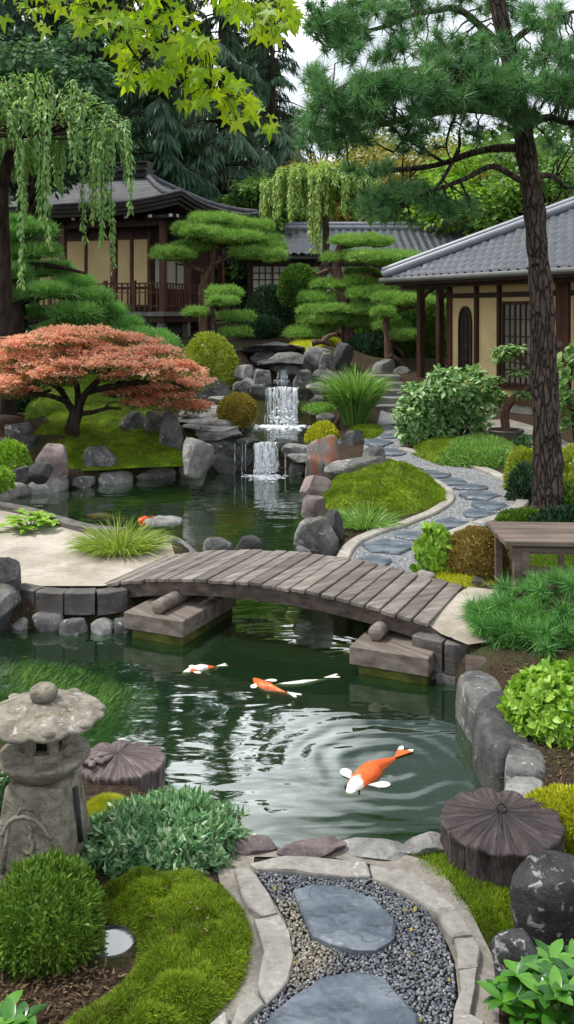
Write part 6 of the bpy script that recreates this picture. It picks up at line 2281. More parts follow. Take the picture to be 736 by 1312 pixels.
def arch_prism(m, s0, z0, w, h, o0, o1, inner=None):
    P_ = arch_poly(w, h)
    n = len(P_)
    f = [HR(np.array(s0 + x), np.array(o1), np.array(z0 + z)) for x, z in P_]
    b = [HR(np.array(s0 + x), np.array(o0), np.array(z0 + z)) for x, z in P_]
    if inner is None:
        faces = [list(range(n))] + [[i, i + n, (i + 1) % n + n, (i + 1) % n] for i in range(n)]
        m.addl(np.array(f + b) - hb, faces)
    else:
        Q = arch_poly(w - 2 * inner, h - 2 * inner)
        g = [HR(np.array(s0 + x), np.array(o1), np.array(z0 + inner + z)) for x, z in Q]
        k = [HR(np.array(s0 + x), np.array(o0), np.array(z0 + inner + z)) for x, z in Q]
        faces = []
        for i in range(n):
            j = (i + 1) % n
            faces += [[i, j, j + 2 * n, i + 2 * n], [i, i + n, j + n, j], [i + 2 * n, j + 2 * n, j + 3 * n, i + 3 * n]]
        m.addl(np.array(f + b + g + k) - hb, faces)


m = MB()
arch_prism(m, .56, 1.34, .46, 1.5, 0, .05, .045)
aw = m.build('arched_window', M['brown'], house, None, False)
m = MB()
arch_prism(m, .56, 1.35, .42, 1.46, 0, .012)
m.build('pane', M['glass'], aw, None, False)
m = MB()
for dx in (-.07, .07):
    fbox(m, HR, .56 + dx - .012, .56 + dx + .012, .013, .035, 1.38, 2.62)
for z in (1.65, 1.95, 2.25, 2.55):
    fbox(m, HR, .56 - .18, .56 + .18, .0135, .033, z - .012, z + .012)
m.v = [v - hb for v in m.v]
m.build('lattice', M['brown'], aw, None, False)
# lattice window
w0, w1, z0, z1 = 1.82, 2.78, 1.16, 2.93
lw = hp('lattice_window', [(w0, w0 + .07, 0, .06, z0, z1), (w1 - .07, w1, 0, .06, z0, z1), (w0 + .07, w1 - .07, 0, .06, z0, z0 + .07), (w0 + .07, w1 - .07, 0, .06, z1 - .07, z1), (w0 - .06, w1 + .06, .0, .11, z0 - .07, z0 - .003)], 'brown')
o_ = part('pane', HR, [(w0 + .06, w1 - .06, -.005, .012, z0 + .06, z1 - .06)], M['glass_l'], lw, hb)
bx = [((w0 + .07) + (w1 - w0 - .14) * k / 5 - .016, (w0 + .07) + (w1 - w0 - .14) * k / 5 + .016, .0125, .04, z0 + .07, z1 - .07) for k in range(1, 5)]
bx += [(w0 + .07, w1 - .07, .013, .036, z - .012, z + .012) for z in (1.5, 1.85, 2.2, 2.55)]
part('muntins', HR, bx, M['brown'], lw, hb)
# door panels right
dr_ = hp('sliding_door', [(3.9, 4.2, .0, .03, FZ + .25, 3.0), (4.4, 5.9, .0, .03, FZ + .25, 3.0)], 'brown_red')
hp('porch', [(-.4, 9, .06, 1.05, .2, .5)], 'steps')
hp('porch_step', [(1.0, 9, 1.06, 1.45, .1, .34)], 'steps')
# roof
m = MB()
EZ, PT = 3.46, .5
a0, b0 = -1.1, 1.1
tile_face(m, HR, a0, 9.5, 4.4, EZ, PT, b0, 1.0, 0)
m.v = [v - hb for v in m.v]
roof = m.build('roof', M['tile'], house)
HE = Frame(HR(np.array(-1.1 + 1.1), np.array(1.1 - 1.1), np.array(0.0)), -HR.n[:2], -HR.u[:2])   # the end slope facing back
m = MB()
tile_face(m, HE, -1.1, 8, 4.4, EZ, PT, 1.1, 1.0, 0)
# thickness: a dark underside
g = HR(np.array([[a0 + .03, a0 + .03 + 4.4], [9.5, 9.5]]), np.array([[b0 - .03, b0 - 4.4], [b0 - .03, b0 - 4.4]]), np.array([[EZ - .05, EZ - .05 + 2.2], [EZ - .05, EZ - .05 + 2.2]]))
m.v = [v - hb for v in m.v]
m.build('end_slope', M['tile'], roof)
m = MB()
m.grid(g - hb)
m.build('soffit', M['brown'], roof)
m = MB()
hipq = HR(np.linspace(a0 - .02, a0 + 4.3, 30), np.linspace(b0 + .02, b0 - 4.3, 30), np.linspace(EZ + .05, EZ + .05 + 4.3 * PT, 30) + .07)
m.tube(hipq - hb, .11, 10)
m.tube(hipq - hb + np.array([0, 0, .1]), .075, 10)
m.build('hip_ridge', M['tile_l'], roof)
m = MB()
m.tube(HR(np.linspace(a0 - .05, 9.5, 12), np.full(12, b0 + .06), np.full(12, EZ - .02)) - hb, .065, 10)
m.build('gutter', M['gutter'], house)
hp('eave_board', [(a0, 9.5, b0 - .06, b0 - .01, EZ - .13, EZ - .015)], 'brown')
for i, s in enumerate(np.arange(a0 + .3, 9.2, .45)):
    if s > 7:
        break
bx = [(s - .035, s + .035, 0, b0 - .06, EZ - .2 + .06, EZ - .1 + .06) for s in np.arange(a0 + .3, 9.2, .45)]

# ---------------- pavilion on the left
PV = Frame((-3.17, 28.0), (-.9415, .337), (-.337, -.9415))     # s to the left, o towards the viewer; right face runs along -n
pb = np.array([-3.95, 29.66, 2.0])
pav = thing('pavilion', 'dark timber pavilion with curved shingle roof and railed balcony on the left', 'pavilion', pb)
LA, LB = 8.2, 6.4
RZ, EVZ = 7.35, 6.02
def roof_z(s, o):
    """height of the curved hipped roof at plan position s (left), -o (back)"""
    e = np.minimum(np.minimum(s, LA - s) / 2.9, np.minimum(-o, LB + o) / 3.2)
    e = np.clip(e, 0, 1)
    corner = np.clip(1 - np.minimum(np.hypot(s, o), np.hypot(LA - s, o)) / 2.2, 0, 1)
    corner = np.maximum(corner, np.clip(1 - np.minimum(np.hypot(s, LB + o), np.hypot(LA - s, LB + o)) / 2.2, 0, 1))
    return EVZ + (RZ - EVZ) * (.45 * e + .55 * e ** 1.7) + .26 * corner ** 1.6


ns, no = 260, 210
S_, O_ = np.meshgrid(np.linspace(0, LA, ns), np.linspace(0, -LB, no), indexing='ij')
Zr = roof_z(S_, O_)
e = np.minimum(np.minimum(S_, LA - S_) / 2.9, np.minimum(-O_, LB + O_) / 3.2)
Zs = Zr + .035 * (1 - (np.clip(e, 0, 1) * 14) % 1.0) + .012 * (vnoise(np.column_stack([S_.ravel() * 6, O_.ravel() * 6, e.ravel() * 14]), 3).reshape(S_.shape))
m = MB()
m.grid(PV(S_, O_, Zs) - pb)
roof = m.build('roof', M['shingle'], pav)
# eave fascia (two stepped bands) and soffit
def eave_path(off, dz):
    k = 50
    s = np.concatenate([np.linspace(LA, 0, k), np.full(k, 0), np.linspace(0, LA, k), np.full(k, LA)])
    o = np.concatenate([np.full(k, 0), np.linspace(0, -LB, k), np.full(k, -LB), np.linspace(-LB, 0, k)])
    z = roof_z(s, o) + dz
    cs, co = LA / 2, -LB / 2
    s2 = cs + (s - cs) * (1 - off / (LA / 2))
    o2 = co + (o - co) * (1 - off / (LB / 2))
    return PV(s2, o2, z)


m = MB()
rows = [eave_path(-.02, .03), eave_path(-.02, -.08), eave_path(.06, -.085), eave_path(.06, -.2), eave_path(.16, -.205), eave_path(.16, -.32), eave_path(1.9, -.12)]
m.grid(np.stack(rows, 1) - pb)
m.build('fascia', M['fascia'], roof, None, False)
m = MB()
g0, g1_ = eave_path(-.025, .055), None
m.tube(g0[:100] - pb, .045, 6)
m.build('eave_trim', M['shingle'], roof)
# ridge
m = MB()
for (h0, h1, w) in ((7.3, 7.52, .24), (7.52, 7.60, .38), (7.6, 7.78, .2), (7.78, 7.84, .30)):
    fbox(m, PV, 2.75, LA - 2.75, -LB / 2 - w, -LB / 2 + w, h0, h1)
m.v = [v - pb for v in m.v]
m.build('ridge', M['fascia'], roof, None, False)
for (c, d) in (((0, 0), (2.9, -3.2)), ((LA, 0), (LA - 2.9, -3.2)), ((0, -LB), (2.9, -3.2))):
    t = np.linspace(.02, 1, 24)
    s = c[0] + (d[0] - c[0]) * t
    o = c[1] + (d[1] - c[1]) * t
    m = MB()
    m.tube(PV(s, o, roof_z(s, o) + .07) - pb, .1, 8)
    m.build('hip_ridge', M['shingle'], roof)
# structure below
def pp(name, boxes, mat, parent=None):
    return part(name, PV, boxes, M[mat], parent or pav, pb)
FZP = 2.72
IN = 1.12                                            # balcony edge inset from the eave
WI = 2.1                                             # wall inset
pp('floor', [(IN, LA - .4, -LB + .4, -IN, FZP - .14, FZP)], 'deck_grey')
pp('floor_beam', [(IN + .1, LA - .5, -LB + .5, -IN - .1, FZP - .34, FZP - .145)], 'brown')
for s, o in ((IN + .25, -IN - .25), (IN + 2.2, -IN - .25), (IN + 4.2, -IN - .25), (IN + .25, -3.2), (IN + .25, -5.2), (6.8, -IN - .25)):
    pp('floor_support', [(s - .1, s + .1, o - .1, o + .1, 1.4, FZP - .35)], 'deck_grey')
pp('foundation', [(IN + .9, LA - .6, -LB + .6, -IN - .9, 1.4, FZP - .345)], 'deck_grey')
for s, o in ((IN + .12, -IN - .12), (3.0, -IN - .12), (4.9, -IN - .12), (6.8, -IN - .12), (IN + .12, -3.0), (IN + .12, -LB + .6)):
    pp('post', [(s - .09, s + .09, o - .09, o + .09, FZP, 5.9)], 'brown_red')
pp('post', [(IN - .02, IN + .34, -4.9, -4.55, 2.2, 5.9)], 'brown_red')
pp('head_beam', [(IN, LA - .4, -IN - .18, -IN - .06, 5.45, 5.66), (IN + .06, IN + .18, -LB + .4, -IN - .2, 5.45, 5.66)], 'brown')
# inner wall with cream sliding panels (front face) and right face
pp('inner_wall', [(WI, LA - .5, -LB + .5, -WI, FZP, 5.9)], 'brown')
pan = [(2.25, 2.75), (2.9, 3.4), (3.62, 4.5), (4.62, 5.5), (5.62, 6.5)]
for a, b in pan:
    wp_ = pp('wall_panel', [(a, b, -WI - .01, -WI + .02, 3.55, 5.1)], 'cream')
    part('lower_panel', PV, [(a, b, -WI - .01, -WI + .022, 2.95, 3.47)], M['cream'], wp_, pb)
for a, b in ((-2.35, -2.9), (-3.2, -3.8), (-3.95, -4.5)):
    pp('wall_panel', [(WI - .02, WI + .01, b, a, 3.5, 5.0)], 'paper')
fr_ = []
for s in (2.16, 2.83, 3.5, 4.56, 5.56, 6.56):
    fr_.append((s - .045, s + .045, -WI + .021, -WI + .06, FZP, 5.4))
for z in (3.5, 5.14):
    fr_.append((WI, LA - .6, -WI + .022, -WI + .05, z - .035, z + .035))
pp('panel_frame', fr_, 'brown_red')
# railing
rl = []
for z, h in ((3.62, .05), (3.34, .03), (2.9, .04)):
    rl.append((IN + .03, LA - .5, -IN - .09, -IN - .03, z - h / 2, z + h / 2))
    rl.append((IN + .03, IN + .09, -4.5, -IN - .1, z - h / 2, z + h / 2))
for s in np.arange(IN + .3, LA - .6, .21):
    rl.append((s - .02, s + .02, -IN - .085, -IN - .04, FZP + .02, 3.6))
for o in np.arange(-IN - .3, -4.5, -.21):
    rl.append((IN + .035, IN + .085, o - .02, o + .02, FZP + .02, 3.6))
for s in np.arange(IN + .06, LA - .6, 1.05):
    rl.append((s - .05, s + .05, -IN - .11, -IN - .01, FZP, 3.72))
pp('railing', rl, 'brown_red')
# bracket blocks with white ends
be = []
for s in (.55, 1.25, 2.1, 3.0, 4.0, 5.0, 6.0, 7.0):
    m_ = pp('rafter_bracket', [(s - .06, s + .06, -1.5, -.42, 5.62, 5.72)], 'fascia')
    part('white_end', PV, [(s - .055, s + .055, -.418, -.40, 5.625, 5.715)], M['white_end'], m_, pb)
for o in (-.6, -1.4, -2.4, -3.6, -4.8):
    m_ = pp('rafter_bracket', [(.42, 1.5, o - .06, o + .06, 5.62, 5.72)], 'fascia')
    part('white_end', PV, [(.40, .418, o - .055, o + .055, 5.625, 5.715)], M['white_end'], m_, pb)

# ---------------- connecting wing in the middle
MW = Frame((-1.9, 35.5), (.995, .02), (.02, -.995))
wb = np.array([-1.9, 35.5, 2.0])
wing = thing('garden_wing', 'long low wing with grey tiled roof and paper lattice wall behind the pines', 'building', wb)
def wp2(name, boxes, mat, parent=None):
    return part(name, MW, boxes, M[mat], parent or wing, wb)
wp2('wall', [(.4, 13, -5, -.3, 2.0, 4.7)], 'brown')
for i in range(6):
    s = .62 + i * .78
    p_ = wp2('paper_panel', [(s, s + .7, -.3, -.27, 3.0, 4.45)], 'paper')
    bx = [(s + .7 * k / 3 - .02, s + .7 * k / 3 + .02, -.269, -.24, 3.0, 4.45) for k in (1, 2)] + [(s, s + .7, -.268, -.245, z - .02, z + .02) for z in (3.3, 3.62, 3.95, 4.2)]
    part('lattice', MW, bx, M['brown'], p_, wb)
    wp2('post', [(s - .07, s - .01, -.3, -.2, 2.2, 4.6)], 'brown')
m = MB()
tile_face(m, MW, 0, 13.5, 2.9, 4.86, .42, .45, .45, 0, .3, .32)
m.v = [v - wb for v in m.v]
rf = m.build('roof', M['tile'], wing)
m = MB()
m.grid(MW(np.array([[1.3, 1.3], [13.5, 13.5]]), np.array([[-2.4, -5.2], [-2.4, -5.2]]), np.array([[6.05, 4.9], [6.05, 4.9]])) - wb)
m.build('back_slope', M['tile'], rf)
m = MB()
m.tube(MW(np.linspace(1.2, 13.5, 8), np.full(8, -2.45), np.full(8, 6.14)) - wb, .13, 10)
m.tube(MW(np.linspace(1.25, 13.5, 8), np.full(8, -2.45), np.full(8, 6.29)) - wb, .09, 10)
m.tube(MW(np.linspace(0, 1.3, 6), np.linspace(.45, -2.45, 6), np.linspace(4.98, 6.16, 6)) - wb, .1, 8)
m.build('ridge', M['tile_l'], rf)
wp2('eave_board', [(0, 13.5, .36, .42, 4.70, 4.84)], 'fascia')

# ================================================================ weeping trees
def weeping(name, label, trunk_pts, r0, top, R, nst, Lrange, mat, leafL, leafW, per, bark, seed=1, drop_fn=None, tilt=(0, 0, 0), flat=.55, cat='weeping tree'):
    r = np.random.default_rng(seed)
    tm, m = MB(), MB()
    q = smooth_poly(np.array(trunk_pts), 2, False)
    tm.tube(q, np.linspace(r0, r0 * .5, len(q)), 10, rough=.15)
    base = np.array(trunk_pts[0], float)
    top = np.asarray(top, float)
    for i in range(nst):
        a = r.uniform(0, 2 * PI)
        rad = R * math.sqrt(r.uniform(.02, 1))
        out = np.array([math.cos(a), math.sin(a), 0])
        Ls = r.uniform(*Lrange) * (.75 + .5 * rad / R)
        if drop_fn is not None:
            Ls *= drop_fn(top + out * rad)
        k = 18
        t = np.linspace(0, 1, k)
        hrise = R * flat * (1 - (rad / R) ** 2) * .6 + r.uniform(0, .25)
        pts = np.zeros((k, 3))
        xo = np.minimum(t / .42, 1)
        pts[:, 0] = top[0] + out[0] * rad * (xo * (2 - xo)) + tilt[0] * t
        pts[:, 1] = top[1] + out[1] * rad * (xo * (2 - xo)) + tilt[1] * t
        pts[:, 2] = top[2] + hrise * np.sin(np.minimum(t / .42, 1) * PI * .62) - Ls * np.clip((t - .3) / .7, 0, 1) ** 1.25
        pts += np.cumsum(r.normal(size=(k, 3)) * .018 * R / 2, axis=0)
        tm.tube(pts[::2], np.linspace(.018, .004, 9) * (r0 / .16) ** .5, 4)
        # leaves: pairs along the strand, more on its hanging part
        n = int(per * (Ls + rad))
        ts = np.sort(r.uniform(.12, 1, n)) * (k - 1)
        i0 = np.minimum(ts.astype(int), k - 2)
        f = (ts - i0)[:, None]
        p = pts[i0] * (1 - f) + pts[i0 + 1] * f
        tg = unit(pts[i0 + 1] - pts[i0])
        sd = rdirs(n)
        d = unit(tg * .9 + sd * .75 + np.array([0, 0, -.55]))
        nn = unit(sd + np.array([0, -.5, .5]))
        m.leaves(p + sd * leafL * .25, d, nn, leafL * r.uniform(.6, 1.3, n), leafW * r.uniform(.7, 1.3, n), .15)
    return tree(name, label, base, tm, m, M[bark], mat, cat)


# left weeping tree
Yw = 18.5
b_ = P(10, 545, Yw)
b_[2] = g1(b_[0], b_[1]) - .1
weeping('weeping_tree', 'weeping tree with hanging pale green leaf strands and straight trunk at the left edge', [b_, P(8, 430, Yw), P(3, 300, Yw), P(2, 230, Yw), P(20, 175, Yw - .2), P(48, 150, Yw - .5)], .17, P(50, 176, Yw - .6), 1.85, 118, (.25, 2.3), M['weep'], .125, .042, 64, 'bark_d', 5, lambda p: 1.15 if -4.6 < p[0] < -3.5 else .62, flat=.95)
# pale weeping tree in the middle
weeping('weeping_tree', 'pale green umbrella shaped weeping tree in front of the wing roof', [np.array([1.15, 30.5, 2.0]), P(412, 380, 30.5), P(420, 300, 30.5), P(412, 250, 30.5), P(408, 232, 30.5)], .16, P(408, 240, 30.5), 2.0, 190, (.3, 1.25), M['weep_pale'], .15, .055, 60, 'bark', 9, lambda p: 1.8 if abs(p[0] - 1.0) < .25 else .9, flat=.5)

# ================================================================ big pine on the right
Yp = 11.3
tk = [(701, 672), (703, 600), (699, 520), (697, 440), (691, 340), (683, 250), (672, 175), (658, 95), (642, 25), (628, -50), (620, -120)]
b_ = P(*tk[0], Yp)
base = np.array([b_[0], b_[1], g1(b_[0], b_[1])])
tm, m, tw = MB(), MB(), MB()
q = pl(tk, Yp)
q[0] = base - np.array([0, 0, .1])
qs = smooth_poly(q, 3, False)
hz = (qs[:, 2] - base[2]) / (qs[-1, 2] - base[2])
rad = .175 * (1 - .55 * hz) + .07 * np.exp(-hz * 25)
# knotty bark plates: dense tube with ridges
tt = np.linspace(0, len(qs) - 1, 170)
qd = np.column_stack([np.interp(tt, np.arange(len(qs)), qs[:, k]) for k in range(3)])
rd = np.interp(tt, np.arange(len(qs)), rad) * (1 + .05 * np.sin(tt * 1.7) + .04 * np.sin(tt * .63))
tm.tube(qd, rd, 28, rough=.16, seed=6)
for (a, b, s) in ((688, 335, .06), (716, 442, .05), (686, 262, .05)):
    v, f = ico(3)
    tm.add(v * s + P(a, b, Yp - .1), f)
BR = [
    ([(668, 160), (640, 145), (588, 136), (533, 150), (488, 163), (440, 168)], .075, (0, -.2, -.4, -.3, -.1, .1)),
    ([(674, 190), (640, 184), (608, 192), (568, 207), (530, 222), (495, 220), (460, 218)], .06, (0, .1, .3, .4, .5, .6, .7)),
    ([(682, 238), (655, 222), (628, 212), (600, 222), (575, 236), (545, 246), (520, 262)], .045, (0, -.2, -.3, -.3, -.3, -.2, -.1)),
    ([(655, 70), (620, 30), (590, 12), (558, 15), (520, 22), (493, 30), (455, 50), (425, 60)], .055, (0, .2, .3, .4, .5, .5, .5, .5)),
    ([(660, 110), (640, 95), (610, 92), (570, 80), (530, 84), (470, 96), (420, 120)], .05, (0, -.5, -.9, -1.1, -1.2, -1.2, -1.0)),
    ([(674, 165), (700, 150), (725, 158), (760, 150)], .06, (0, -.3, -.5, -.6)),
    ([(682, 225), (705, 222), (730, 240), (765, 232)], .045, (0, .3, .5, .6)),
    ([(650, 60), (680, 30), (715, 15), (750, 10)], .05, (0, -.2, -.3, -.4)),
    ([(636, 0), (600, -20), (540, -15), (480, 0)], .05, (0, .1, .3, .3)),
    ([(668, 150), (640, 120), (690, 100), (720, 105)], .04, (0, -.6, -1.0, -1.2)),
    ([(588, 192), (570, 225), (555, 240), (548, 262)], .03, (.3, .2, .2, .1)),
    ([(568, 207), (540, 190), (520, 178)], .025, (.4, .2, .1)),
    ([(533, 150), (520, 175), (505, 195)], .025, (-.3, -.2, -.2)),
    ([(588, 136), (575, 165), (570, 190), (585, 215)], .02, (-.4, -.3, -.2, -.2)),
]
bpts = []
for pts, r0, dy in BR:
    k = pl(pts, Yp, dy)
    d = np.random.default_rng(int(pts[0][0] * 3 + pts[-1][1]))
    k[1:-1] += d.normal(size=(len(k) - 2, 3)) * .025
    k = smooth_poly(k, 2, False)
    tm.tube(k, np.linspace(r0, r0 * .3, len(k)), 7, rough=.25)
    bpts.append(k)
bpts = np.concatenate(bpts)
# needle masses: (cx, cy, rx, ry, y offset, y depth, count)
NM = [(590, 105, 140, 24, -1.3, .25, 110), (660, 118, 70, 24, -1.35, .2, 50), (510, 120, 60, 24, -1.3, .25, 60), (600, 120, 130, 26, -.9, .7, 150), (520, 118, 70, 26, -1.0, .7, 90), (450, 128, 56, 30, -.9, .6, 90), (420, 160, 34, 32, -.5, .5, 46), (430, 178, 46, 16, -.1, .5, 34), (690, 112, 60, 26, -1.1, .6, 70), (735, 118, 40, 26, -1.0, .6, 40),
      (480, 30, 70, 28, .4, .5, 80), (430, 45, 40, 22, .4, .4, 44), (540, 10, 60, 18, .3, .5, 40), (700, 35, 50, 32, -.3, .6, 60), (740, 60, 40, 30, -.2, .6, 34), (590, 88, 60, 18, -.6, .7, 50), (640, 60, 30, 14, -.6, .4, 10),
      (474, 216, 30, 13, .6, .4, 32), (520, 262, 66, 24, 0, .5, 86), (575, 268, 34, 18, -.1, .4, 26), (535, 186, 28, 14, .1, .4, 16), (600, 160, 60, 16, -.2, .5, 20), (715, 175, 40, 22, .3, .5, 30), (735, 230, 26, 14, .5, .4, 14), (500, 165, 50, 16, -.2, .5, 22), (640, 20, 40, 18, .5, .4, 14), (560, 58, 80, 16, -.2, .6, 60), (470, 68, 50, 16, 0, .5, 34), (440, 20, 50, 24, .2, .5, 40), (600, -5, 60, 20, .2, .5, 40), (705, 70, 50, 22, -.5, .6, 44), (690, 140, 60, 22, -.8, .5, 44), (420, 110, 34, 24, -.6, .4, 30)]
cs, ds = [], []
for (a, b, rx, ry, dy, dd, k) in NM:
    for i in range(k):
        an, rr = U(0, 2 * PI), math.sqrt(U(0, 1))
        qx, qy = a + rx * rr * math.cos(an), b + ry * rr * math.sin(an)
        # keep gaps: drop some by noise
        if vnoise(np.array([[qx / 22.0, qy / 16.0, dy]]), 4)[0] < -.28:
            continue
        p = P(qx, qy, Yp + dy + U(-dd, dd))
        cs.append(p)
        near = bpts[np.argmin(np.linalg.norm(bpts - p, axis=1))]
        dirn = unit(p - near + np.array([0, 0, .02]))
        ds.append(dirn * .6 + np.array([0, -.15, .35]) + rng.normal(size=3) * .25)
        if np.linalg.norm(p - near) < 1.1 and i % 2 == 0:
            tw.tube(wiggle(near, p, 5, .12), [.014, .011, .009, .007, .005], 4)
cs, ds = np.array(cs), np.array(ds)
needle_tufts(m, cs, ds, 70, .185, .0095, .95)
for q_, d_ in list(zip(cs, unit(ds)))[::4]:
    tw.tube([q_ - d_ * .03, q_ + d_ * .05], [.010, .005], 5)
root = thing('tall_pine', 'tall leaning pine with flaky dark trunk and long needle tufts on the right', 'pine tree', base)
for mbx, nm, mt in ((tm, 'trunk', M['bark']), (m, 'crown', M['pine']), (tw, 'twigs', M['bark_d'])):
    mbx.v = [v - base for v in mbx.v]
    o_ = mbx.build(nm, mt, root)
    if nm == 'twigs':
        o_['kind'] = 'stuff'

# ================================================================ overhanging maple, top left, near the camera
Ym = 4.6
base = np.array([-2.9, 4.2, 0])
root = thing('overhanging_maple', 'branches of bright yellow green maple leaves hanging in at the top left', 'maple', base)
tm, m = MB(), MB()
tm.tube(smooth_poly(np.array([[-2.9, 4.2, -.1], [-2.85, 4.25, 1.5], [-2.7, 4.3, 3.0], [-2.3, 4.4, 4.1], [-1.6, 4.5, 4.55], [-.9, 4.6, 4.6]]), 2, False), np.linspace(.14, .03, len(smooth_poly(np.zeros((6, 3)), 2, False))), 9, rough=.15)
twg = []
for pts in ([(120, -100), (165, -20), (190, 30), (215, 55)], [(150, -90), (205, 0), (228, 45), (250, 90), (275, 115), (310, 130), (340, 150)], [(130, -100), (100, -30), (70, 0), (40, 10)], [(180, -80), (280, -20), (330, 0), (360, 20)], [(165, -20), (150, 30), (165, 60), (185, 85)],
            [(228, 45), (195, 55), (180, 75)], [(190, 30), (160, 5), (120, 15), (105, 40)], [(250, 90), (225, 110), (215, 125)], [(205, 0), (235, 20), (260, 35)]):
    k = smooth_poly(pl(pts, Ym, list(U(-.2, .2, len(pts)))), 2, False)
    tm.tube(k, np.linspace(.012, .003, len(k)), 5)
    twg.append(k)
twg = np.concatenate(twg)
LOBE = []
for k, (a, r1) in enumerate(((-2.15, .48), (-1.15, .82), (0, 1.0), (1.15, .82), (2.15, .48))):
    LOBE += [(a - .16 * (1.3 if abs(a) < 2 else 1), r1 * .62), (a, r1), (a + .16 * (1.3 if abs(a) < 2 else 1), r1 * .62), (a + .55, .34 if k < 4 else .1)]
LOBE = LOBE[:-1]
LB_ = np.array([[math.cos(a) * r1, math.sin(a) * r1] for a, r1 in LOBE])
def maple_leaves(m, p, d, n, S):
    d = unit(d)
    sd = unit(np.cross(d, n))
    nn = np.cross(sd, d)
    k = len(LB_)
    S = np.broadcast_to(S, (len(p),))
    V = [p]
    for x, y in LB_:
        V.append(p + d * (x * S)[:, None] + sd * (y * S)[:, None] - nn * ((x * x + y * y) * .22 * S)[:, None] + nn * (abs(y) * .1 * S)[:, None])
    v = np.stack(V, 1)
    tri = np.array([[0, j, j + 1] for j in range(1, k)])
    m.add(v.reshape(-1, 3), ((np.arange(len(p)) * (k + 1))[:, None, None] + tri[None]).reshape(-1, 3))


LC = [(65, 8, 40, 12, 10), (130, 15, 45, 22, 24), (165, 50, 34, 36, 28), (210, 30, 40, 34, 34), (175, 95, 26, 14, 11), (245, 70, 32, 34, 34), (225, 95, 30, 20, 14), (275, 110, 36, 24, 30), (310, 140, 26, 20, 20), (245, 130, 14, 6, 5), (345, 155, 10, 10, 4), (300, 8, 30, 14, 16), (345, 25, 30, 26, 26), (368, 10, 14, 20, 8), (120, -20, 140, 20, 46), (320, -20, 60, 18, 18), (55, 30, 8, 8, 2), (105, 35, 10, 6, 3), (5, 20, 4, 4, 2)]
ps, dd, nn = [], [], []
for a, b, rx, ry, k in LC:
    for i in range(int(k * 1.45)):
        an, rr = U(0, 2 * PI), math.sqrt(U(0, 1))
        p = P(a + rx * rr * math.cos(an), b + ry * rr * math.sin(an), Ym + U(-.35, .35))
        ps.append(p)
        dd.append(np.array([U(-.6, .6), U(-.4, .4), -U(.35, 1.0)]))
        nn.append(np.array([U(-.5, .5), -U(.2, .9), U(.2, .8)]))
        near = twg[np.argmin(np.linalg.norm(twg - p, axis=1))]
        tm.tube([near, (near + p) / 2 + np.array([0, 0, .02]), p], [.0025, .002, .0015], 3)
maple_leaves(m, np.array(ps), np.array(dd), np.array(nn), U(.045, .09, len(ps)))
for mbx, nm, mt in ((tm, 'trunk', M['bark_d']), (m, 'crown', M['over'])):
    mbx.v = [v - base for v in mbx.v]
    mbx.build(nm, mt, root)

# ================================================================ background trees
def conifer(label, x, y, h, R, mat, seed, nb=95, cards=7, group='conifers behind the pavilion', low=.06):
    r = np.random.default_rng(seed)
    base = np.array([x, y, g1(x, y)])
    tm, m = MB(), MB()
    tm.tube(np.array([[x, y, base[2] - .2], [x + .1, y, base[2] + h * .5], [x, y, base[2] + h]]), [.34, .2, .03], 8)
    for i in range(nb):
        t = low + (1 - low) * (i + r.uniform(0, 1)) / nb
        L = R * (1 - t) ** .75 * r.uniform(.7, 1.15) + .25
        a = r.uniform(0, 2 * PI)
        k = 9
        s = np.linspace(0, 1, k)
        out = np.array([math.cos(a), math.sin(a), 0])
        pts = np.array([x, y, base[2] + t * h]) + out * (L * s)[:, None]
        pts[:, 2] += L * (.12 * s - .42 * s ** 2)
        tm.tube(pts[::2], [.05, .04, .03, .02, .01], 4)
        n = int(cards * 22 * (.4 + L / R))
        q = r.uniform(.12, 1, n) ** .8
        idx = np.minimum((q * (k - 1)).astype(int), k - 2)
        f = (q * (k - 1) - idx)[:, None]
        p = pts[idx] * (1 - f) + pts[idx + 1] * f
        side = np.array([-out[1], out[0], 0])
        sp = r.uniform(-1, 1, n)
        p = p + side * (sp * L * .22 * (1.1 - q * .5))[:, None] + np.array([0, 0, -1]) * (np.abs(sp) * .18 * L)[:, None]
        d = unit(out * r.uniform(.0, .5, n)[:, None] + side * (sp * .4)[:, None] + np.array([0, 0, -1]) * r.uniform(.5, 1.1, n)[:, None])
        m.leaves(p, d, unit(out + rdirs(n) * .5), r.uniform(.3, .75, n), r.uniform(.05, .11, n), .2)
    return tree('conifer', label, base, tm, m, M['bark_d'], mat, 'conifer', group)


